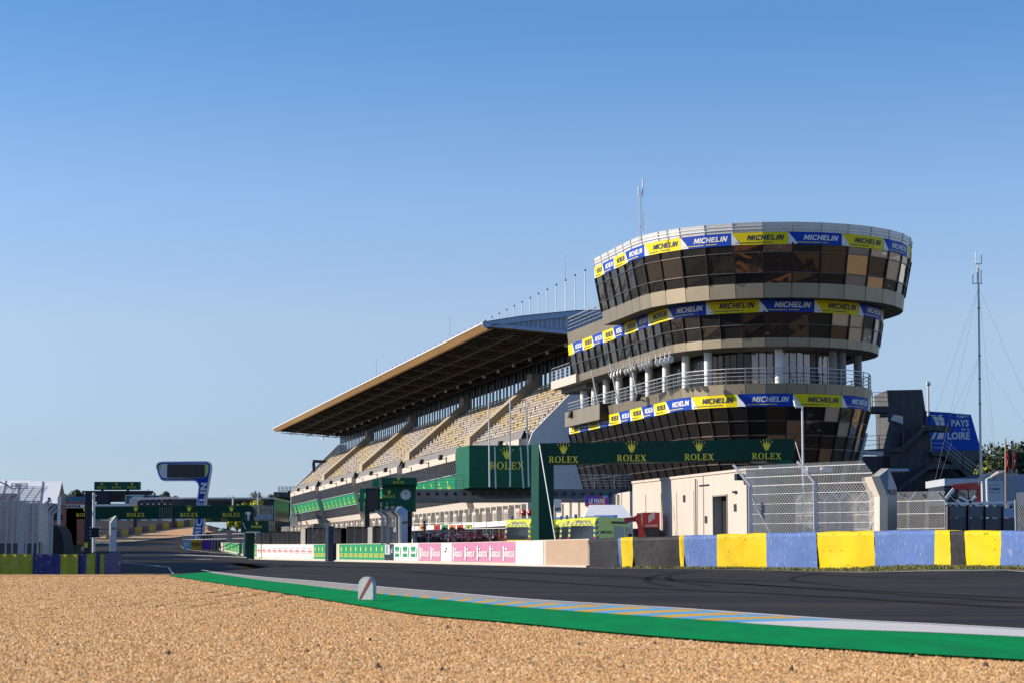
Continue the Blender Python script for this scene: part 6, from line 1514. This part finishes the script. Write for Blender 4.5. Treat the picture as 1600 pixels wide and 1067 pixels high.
s2([(62, 865), (62, 832), (74, 818), (90, 822), (97, 834), (101, 865)], 92, 2); tag(mb.build('covered_stack', M['rubber']), 'dark covered stack in the shade left of the green arch leg', 'stack')
# gabled white pavilions
for k, (x0, xr, x1, yr, ye, Y, lab) in enumerate(((-40, 49, 54, 750, 772, 152, 'white gabled pavilion roof cut by the left edge'), (30, 97, 104, 751.5, 788, 140, 'white gabled pavilion with brown gable left of the green signs'))):
    t = pth('pavilion', lab, 'pavilion', (x0 + x1) / 2, 860, Y)
    xm = xr - (8 if k else 7)
    a, b, c, d = P(x0, ye, Y), P(xm - 0, ye, Y), P(xr, yr, Y + 3), P(x0 + 0, yr, Y + 3); g_ = P(x1, ye, Y + 6)
    mb = MB(); mb.quad(a, b, c, d); mb.quad(d, c, P(x1, ye, Y + 6), P(x0, ye, Y + 6)); 
    for f in (.55,): mb.bar(a.lerp(b, f) - FY * .05, d.lerp(c, f) - FY * .05, .06, .06, 1)
    mb.bar(a, b, .12, .2, 1); mb.build('roof', [M['tentwhite'], M['greyconc']], t)
    mb = MB(); mb.add([b, g_, c], [(0, 1, 2)]); mb.build('gable', M['tan'], t)
    mb = MB(); w0 = Vector((a.x, a.y, 0)); w1 = Vector((b.x, b.y, 0)); w2 = Vector((g_.x, g_.y, 0)); mb.quad(w0 + FY * .2, w1 + FY * .2, b + FY * .2, a + FY * .2, 0); mb.quad(w1 + FY * .2, w2, g_, b + FY * .2, 0)
    if k: mb.obox(P(83, 812, Y - .02), FX * .35, FY * .05, UP * 1.0, 1); mb.obox(P(88, 860, Y - .1), FX * .2, FY * .2, UP * (P(88, 788, Y).z + .0), 2); mb.obox(P(94, 812, Y + 1.5) + FX * .0, FX * .15, FY * .05, UP * .4, 1)
    mb.build('wall', [M['brick'], M['black'], M['white']], t)
mb = MB(); p = P(77, 778.5, 100); mb.tube(p - FY * .05, p + FY * .05, .07, n=12); mb.bar(p, p - UP * 1.2, .02); tag(mb.build('round_mirror', M['darkmetal']), 'small round disc on a stick before the pavilion roof', 'mirror')
# low framework between the pavilion roofs
mb = MB(); Y_ = 90
for y in (755, 758, 762): mb.bar(P(18, y, Y_), P(43, y, Y_), .04)
for x in (18, 25, 33, 42.5): mb.bar(P(x, 764, Y_), P(x, 755, Y_), .04)
for x0, y0, x1, y1 in ((-2, 751, 12, 758), (10, 756, 20, 764)): mb.bar(P(x0, y0, Y_), P(x1, y1, Y_), .06)
pbox(mb, 24, 756, 30, 760, Y_, .2); b_ = P(30, 760, Y_); mb.bar(b_, Vector((b_.x, b_.y, 0)), .1)
tag(mb.build('camera_platform', M['white_metal']), 'small railed camera platform above the left fence', 'platform')
# teal and brick shop fronts beyond
sf = pth('shop_front', 'low shop front with teal board, brick and white letters beyond the pavilion', 'building', 117, 840, 150)
mb = MB(); pbox(mb, 104, 775, 131, 783, 150, 4, 0); pbox(mb, 104, 783, 131, 787.5, 149.9, 4, 1); pbox(mb, 100, 787.5, 131, 793, 149.9, 4, 2); pbox(mb, 88, 793, 131, 850, 150, 4, 1); mb.build('front', [M['tealboard'], M['brick'], M['white']], sf)
lt = MB(); w_ = word('ARTHUR', .05); o = P(104, 792, 149.9) - FY * .02; lt.glyphs(w_, lambda x, y: o + FX * x + UP * y, 3.6 * 150 / F, sx=22 / (w_[2] * 3.6)); lt.build('lettering', M['black'], sf)
# cantilever sign mast (dark blue) with screens
cm = pth('cantilever_mast', 'dark blue steel mast with long cantilever arm holding two screens, left of the track', 'mast', 136, 860, 108)
Y_ = 108; mb = MB(); b_ = P(131, 865, Y_); z0 = hh(b_.x, b_.y) - .3; r = P(142, 865, Y_) - P(131, 865, Y_); mb.obox((b_.x, b_.y, z0), r, FY * .5, UP * (P(131, 766, Y_).z - z0)); pbox(mb, 131.5, 847, 137, 855, Y_ - .02, .02, 1); mb.build('post', [M['clad_dark'], M['amb']], cm)
mb = MB(); pbox(mb, 128, 766, 237, 768.5, Y_ - .05, .6); pbox(mb, 142, 768.5, 237, 772.5, Y_ + .1, .3); mb.bar(P(141, 786, Y_ + .2), P(151, 775, Y_ + .2), .25, .3); pbox(mb, 226, 768, 230, 774.5, Y_, .5); mb.build('arm', M['clad_dark'], cm)
mb = MB(); pbox(mb, 150.5, 768, 171.5, 787, Y_ - .5, .3, 0); pbox(mb, 152.5, 770, 169.5, 785, Y_ - .52, .02, 1); mb.build('matrix_panel', [M['black'], M['clad_dark']], cm)
mb = MB(); pbox(mb, 172, 767, 195, 783.5, Y_ - .4, .3); mb.build('screen', M['screen'], cm)
mb = MB(); mb.bar(P(237, 768, Y_), P(241, 769.5, Y_), .06); pbox(mb, 240, 769.5, 242.5, 774, Y_, .12); mb.bar(P(231.5, 763, Y_), P(231.5, 777, Y_), .03); mb.build('signal_head', M['darkmetal'], cm)
mb = MB(); mb.tube(P(146.5, 862, Y_ - 1), P(146.5, 769, Y_ - 1), .08, n=8)
for q in range(5): mb.bar(P(142, 846 + q * 3.4, Y_ - 1), P(147, 846 + q * 3.4, Y_ - 1), .04)
tag(mb.build('ladder_pole', M['white_metal']), 'thin pale pole with rungs in front of the dark blue mast', 'pole')
mb = MB(); pbox(mb, 142, 824, 155, 839, Y_ - 2, .25, 0)
for y in (822.5, 828, 833, 838.5):
    for x in (140.5, 154.5): pbox(mb, x, y, x + 1.4, y + 2.2, Y_ - 2.05, .1, 1)
for x in (145, 149): pbox(mb, x, 822.5, x + 1.5, 824, Y_ - 2.05, .1, 1)
tag(mb.build('chequered_box', [M['black'], M['white']]), 'black box edged with small white squares on the pale pole', 'box')
rs_ = pth('roof_sign', 'long green sign with three gold crowns above the cantilever arm', 'sign', 182, 766, Y_)
mb = MB(); pbox(mb, 147, 752, 218, 764.5, Y_, .4); mb.build('panel', M['green'], rs_)
for cx in (159, 182.2, 206): rolex_px(rs_, 0, 0, 0, 0, Y_, cx, 0, 762.2, 14.5)
mb = MB(); 
for x in (160, 200): mb.bar(P(x, 764.5, Y_ + .2), P(x, 767, Y_ + .2), .12)
mb.build('bracket', M['darkmetal'], rs_)
# long green arch across the track
ga = pth('sponsor_arch', 'long low green arch with rounded shoulders spanning the track at the left', 'arch', 250, 860, 150)
Y_ = 150; mb = MB()
def arcp(cx, cy, r, a0, a1, n=7): return [(cx + r * math.cos(R_(a0 + (a1 - a0) * k / n)), cy - r * math.sin(R_(a0 + (a1 - a0) * k / n))) for k in range(n + 1)]
out = [(100, 870)] + [(99, 810)] + arcp(111, 802, 11, 190, 90) + arcp(386, 800, 11.5, 90, -20) + [(393, 808), (376, 808)] + [(376, 808.5), (120, 810.3), (120, 870)]
mb.poly([[(x, -y) for x, y in out]], lambda x, y: P(x, -y, Y_), 0, depth=FY * 1.5); mb.build('arch_shell', M['green_dark'], ga)
mb = MB(); mb.poly([[(x, -y) for x, y in [(376, 799), (393, 799), (396, 806), (397, 832), (377, 832)]]], lambda x, y: P(x, -y, Y_ - .6), 0, depth=FY * .5); mb.build('leg', M['green_dark'], ga)
for cx, w_ in ((132.5, 27), (212, 28), (295.5, 28), (361.5, 28)): rolex_px(ga, 0, 0, 0, 0, Y_, cx, 0, 806.6, w_)
mb = MB()
for i in range(6):
    for j in range(6): p = P(250 + i * 3.6, 793 + j * 3.1, Y_); mb.tube(p - FY * .03, p - FY * .08, .05, n=6)
mb.build('lamps', M['greyconc'], ga)
mb = MB(); pbox(mb, 318, 807, 376, 813.5, 186, .3); t_ = tag(mb.build('low_green_board', M['green_dark']), 'low green board with two small crowns under the arch', 'sign')
ORG[t_.name] = Vector(t_.location)
for cx in (325, 351): rolex_px(t_, 0, 0, 0, 0, 186, cx, 0, 812.5, 11)
# small green signs right of the arch
gb = pth('green_sign', 'small green sign with one gold crown right of the arch', 'sign', 397, 850, 140)
mb = MB(); pbox(mb, 376, 813, 419, 831, 140, .5); mb.poly([[(x, -y) for x, y in [(378, 813), (376, 800), (383, 799), (383, 813)]]], lambda x, y: P(x, -y, 140), 0, depth=FY * .4); b_ = P(386, 831, 140.1); mb.obox((b_.x, b_.y, hh(b_.x, b_.y)), FX * .5, FY * .3, UP * (b_.z - hh(b_.x, b_.y))); mb.build('panel', M['green_dark'], gb); rolex_px(gb, 0, 0, 0, 0, 140, 401, 0, 823.8, 16)
mb = MB(); mb.bar(P(379, 815, 139.9), P(384, 826, 139.9), .05); pbox(mb, 384, 799, 391, 803, 139.7, .2); mb.bar(P(388, 803, 139.7), P(388, 812, 139.7), .12); pbox(mb, 384, 829.5, 405, 832, 139, 1); mb.build('bracket', M['white_metal'], gb)
# 7-shaped display pylon
Y_ = 182
py_ = pth('display_pylon', 'blue pylon bent like a seven with dark screen and white upright lettering', 'pylon', 310, 845, Y_)
out7 = [(243.5, 728.5), (245, 723.5), (249, 721), (254, 720.3), (318, 719.8)] + arcp(321.5, 728, 8.3, 90, 0, 5) + [(329.5, 734), (322, 778), (317, 838), (315, 856), (297, 856), (300, 838), (306, 795), (310.2, 760)] + arcp(301, 759.5, 9, 0, 85, 5) + [(255, 750.6), (251, 748.5), (247.5, 742)]
mb = MB(); mb.poly([[(x, -y) for x, y in out7]], lambda x, y: P(x, -y, Y_), 0, depth=FY * .9); mb.build('body', M['white'], py_)
def shrink(pts, d):
    n = len(pts); o_ = []
    for i in range(n):
        a, b, c = Vector(pts[i - 1]), Vector(pts[i]), Vector(pts[(i + 1) % n]); t = (c - a).normalized(); nr = Vector((-t.y, t.x)); o_.append(tuple(b + nr * d))
    return o_
in7 = shrink(out7, 1.6)
mb = MB(); mb.poly([[(x, -y) for x, y in in7]], lambda x, y: P(x, -y, Y_) - FY * .03); mb.build('face', M['blue'], py_)
mb = MB(); pl = [(247.5, 728), (250, 725), (255, 724), (322, 723.6), (326, 727), (325.5, 735), (323, 743), (319, 746), (262, 747), (254, 746), (250, 740)]
mb.poly([[(x, -y) for x, y in pl]], lambda x, y: P(x, -y, Y_) - FY * .06, 0); mb.poly([[(x, -y) for x, y in [(320, 724.6), (324.5, 727), (323.5, 737), (321.5, 743), (319.8, 744.5)]]], lambda x, y: P(x, -y, Y_) - FY * .075, 1); mb.poly([[(x, -y) for x, y in [(248, 729), (250, 725.5), (253, 725), (250.5, 733)]]], lambda x, y: P(x, -y, Y_) - FY * .075, 1)
mb.build('surround', [M['white_metal'], M['limegreen']], py_)
mb = MB(); pbox(mb, 261, 724.4, 319.5, 745.6, Y_ - .12, .06); mb.build('screen', M['screen'], py_)
lt = MB(); w_ = MICHU; sc = Y_ / F; o = P(312.5, 842, Y_) - FY * .07
dv = (P(324, 752, Y_) - P(312.5, 842, Y_)); Ld_ = dv.length; dv.normalize(); rt_ = Vector((1, 0, 0))
lt.glyphs(w_, lambda x, y: o + dv * x - FX * y * 1.0 - UP * y * .16, 9.6 * sc, sx=Ld_ / (w_[2] * 9.6 * sc)); lt.build('lettering', M['white'], py_)
# blue and yellow marker blocks at the inside of the bend
for k, (x0, x1, c_, lab) in enumerate(((287, 298, 'kb', 'blue banner block at the far tip of the pit wall'), (298, 315, 'orange', 'yellow-orange banner block at the far tip of the pit wall'), (315.5, 334, 'purple', 'dark mauve banner block right of the yellow one'), (334.5, 353, 'green_dark', 'dark green banner block before the bright green wall'))):
    Y = 162; mb = MB(); pbox(mb, x0, 842.5 + (1 if k > 1 else 0), x1, 860, Y, .5); t_ = tag(mb.build('banner_block', kb if c_ == 'kb' else (ky if c_ == 'orange' else M[c_])), lab, 'banner', 'banner blocks at the wall end'); ORG[t_.name] = Vector(t_.location)
    if k < 2:
        lt = MB()
        for q in range(3 if k == 0 else 6): xx_ = x0 + 1.6 + q * (2.8 if k == 0 else 2.5); pbox(lt, xx_, 846.5, xx_ + 1.3, 852.5, Y - .03, .02)
        lt.build('lettering', M['white'] if k == 0 else M['bark'], t_)
mb = MB(); pbox(mb, 316, 836, 332, 843, 163, .6); pbox(mb, 322, 831, 328, 836, 163, .6); tag(mb.build('tyre_pile', M['rubber']), 'small dark pile of tyres behind the banner blocks', 'tyres')
# far tyre wall round the gravel
L = [(150, 845), (190, 836.5), (240, 829), (285, 823), (322, 818.5)]
ft = pth('tyre_barrier', 'far curved tyre wall in dull blue and olive blocks beyond the gravel', 'barrier', 240, 829, 215); bl = []
for k in range(15):
    f = k / 15; xx_ = 150 + (322 - 150) * f; bl.append(xx_)
bl.append(322)
for k, (a, b) in enumerate(zip(bl, bl[1:])):
    def gp_(px): g = G(px, float(np.interp(px, [q[0] for q in L], [q[1] for q in L]))); return g + FY * 4.5
    A, B = gp_(a), gp_(b); A.z, B.z = hh(A.x, A.y), hh(B.x, B.y); h = 10.5 * A.y / F
    mb = MB(); mb.obox(A, B - A, FY * .8, UP * h); mb.build('cover', M['ty_oldblue' if k % 2 else 'ty_oldyellow'], ft)
# buildings far behind
def far_box(name, lab, x0, y0, x1, y1, Y, dep, mt, parts=()):
    t = pth(name, lab, 'building', (x0 + x1) / 2, 830, Y); mb = MB(); pbox(mb, x0, y0, x1, y1, Y, dep); mb.build('wall', M[mt], t)
    for nm, a, b, c, d, m_, pr in parts: mb = MB(); pbox(mb, a, b, c, d, Y - pr, pr + .02 if pr < 1 else dep + pr * 2); mb.build(nm, M[m_], t)
    return t
far_box('long_hall', 'long dark hall with thin pale roof edge behind the pylon', 258, 779, 428, 812, 300, 20, 'clad_dark', [('roof', 245, 776.5, 428, 779, 'white_metal', 1.5)] + [('window', 331 + k * 17, 784.5, 343 + k * 17, 787.5, 'black', .1) for k in range(5)] + [('stripe', 326, 779.4, 420, 781.5, 'tan', .1)])
far_box('blue_shed', 'low blue shed behind the dark screens at the left', 195, 773, 248, 795, 330, 10, 'tealboard', [('panel', 206, 775, 224, 782, 'white', .2)])
far_box('white_tents', 'row of white tents and stalls seen under the green arch', 120, 786, 262, 818, 290, 8, 'white', [('opening', 150 + k * 16, 806, 156 + k * 16, 815, 'greyconc', .1) for k in range(7)])
far_box('white_stall', 'white stall under the arch left of the pylon', 262, 808, 300, 822, 285, 6, 'white', [('opening', 268, 812, 276, 821, 'greyconc', .1)])
tb_ = pth('truss_bridge', 'light steel truss footbridge above the green arch', 'footbridge', 250, 815, 240)
mb = MB(); Y_ = 240
mb.bar(P(208, 779, Y_), P(277, 777, Y_), .5, .25, 1); mb.bar(P(208, 789.5, Y_), P(277, 789.5, Y_), .3)
x = 208
while x < 270: mb.bar(P(x, 789, Y_), P(x + 4.5, 779, Y_), .22); mb.bar(P(x + 4.5, 779, Y_), P(x + 9, 789, Y_), .22); x += 9
for x in (212, 272): b_ = P(x, 789, Y_); mb.bar(b_, Vector((b_.x, b_.y, hh(b_.x, b_.y))), .4)
mb.build('truss', [M['darkmetal'], M['white']], tb_)
mb = MB(); pbox(mb, 202, 778, 212, 790, 236, 1); tag(mb.build('stair_cage', M['white_metal']), 'pale stair cage at the left end of the truss bridge', 'stairs')
ds = far_box('glass_block', 'dark blue glass-fronted block left of the grandstand', 427, 768, 470, 830, 362, 12, 'clad_dark', [('roof_rail', 434, 765.5, 466, 767, 'white_metal', .3), ('window', 427, 776, 443, 795, 'glassk', .12), ('window', 444, 776, 466, 795, 'glassk', .12), ('window', 427, 796, 443, 812, 'glassk', .12), ('window', 444, 796, 466, 812, 'glassk', .12), ('side_panel', 421.5, 779, 426.5, 820, 'paleclad', .1)])
mb = MB(); Y_ = 361
for y in (760, 763): mb.bar(P(434, y, Y_), P(470, y, Y_), .12)
for x in range(436, 470, 6): mb.bar(P(x, 760, Y_), P(x, 766, Y_), .12)
mb.build('railing', M['rail'], ds)
# white fins in front of the glass block: low wall of the far pit boxes
mb = MB(); pbox(mb, 452, 806, 462, 813, 335, 2); tag(mb.build('white_kiosk', M['white']), 'small white kiosk before the dark glass block', 'kiosk')
# posts of the far fence
ff = pth('mesh_fence', 'far fence of thin pale posts below the dark tree', 'fence', 405, 815, 200)
mb = MB()
for k in range(13):
    px = 388 + k * 3.4; b_ = P(px, 815, 200); b_.z = hh(b_.x, b_.y); mb.bar(b_, Vector((b_.x, b_.y, P(px, 789, 200).z)), .10)
for y in (792, 800): mb.bar(P(388, y, 200), P(429, y, 200), .06)
mb.build('posts', M['galv'], ff); mb = MB(); pbox(mb, 380, 803, 425, 810, 203, .4); mb.build('skirt', M['blueclad'], ff)
for k, (px, x1) in enumerate(((327, 786.5), (403, 770), (364, 774))):
    mb = MB(); mb.tube(P(px, 812, 280), P(px, x1 + (2 if k == 0 else 0), 280), .12, n=6); mb.bar(P(px - 2, x1 + 3, 280), P(px + 2, x1 + 3, 280), .15); tag(mb.build('lamp_post', M['white_metal']), ['short pale lamp post right of the blue pylon', 'pale lamp post before the dark tree', 'slim pale lamp post left of the green bushes'][k], 'lamp')
# trees at the left
TL = [(412, 754, 810, 345, 4.4, 0, 'dark round tree between the glass block and the bushes', 1500), (427, 762, 810, 350, 3.2, 0, 'smaller dark tree against the glass block', 900), (404, 771, 812, 285, 3.4, 2, 'bright yellow-green bush below the dark tree', 1500), (371, 778, 812, 285, 3.0, 2, 'bright yellow-green bush right of the pylon', 1200), (392, 782, 812, 283, 2.2, 2, 'small yellow-green bush between the two bright bushes', 700),
      (262, 764, 800, 340, 2.9, 0, 'dark wind-shaped tree left of the pylon screen', 1000), (273, 771, 800, 342, 2.0, 0, 'small dark bush beside the wind-shaped tree', 500), (357, 765, 800, 330, 2.6, 1, 'thin sparse tree behind the hall roof', 240), (112, 763, 800, 330, 3.6, 0, 'dark trees left of the cantilever mast', 1000), (124, 767, 800, 330, 3, 0, 'low dark tree behind the cantilever mast', 700), (235, 774, 800, 350, 2, 0, 'tiny dark bush behind the truss bridge', 300)]
for k, (px, ty, by, Y, wd, kd, lab, n_) in enumerate(TL):
    p = P(px, by, Y); z0 = hh(p.x, p.y) if p.x > -200 else 0; h = P(px, ty, Y).z - z0
    tree(Vector((p.x, p.y, z0)), h, wd * 1.25, kd, lab, 'tree', None, n=n_, leaf=.26 if kd != 1 else .12, seed=20 + k, trunk=.25)
# unseen trees: far row inferred from shadows, near row added to shade the track
for k, (X, Y, h, wd) in enumerate([(-.257 * y - 7.5, y, hh_, 9) for y, hh_ in ((174, 11), (183, 14), (192, 15), (203, 17), (216, 17), (232, 18))] + [(-.262 * y - 5.0 - (y % 7) * .4, y, 8.6 + (y * 37 % 10) * .16, 7) for y in (86, 92, 98, 104, 110, 117, 124)]):
    tree(Vector((X, Y, 0)), h, wd, 0, 'unseen shade tree beyond the left edge of the picture', 'tree', 'trees beyond the left edge', n=1500, leaf=.6, seed=50 + k, trunk=.12)
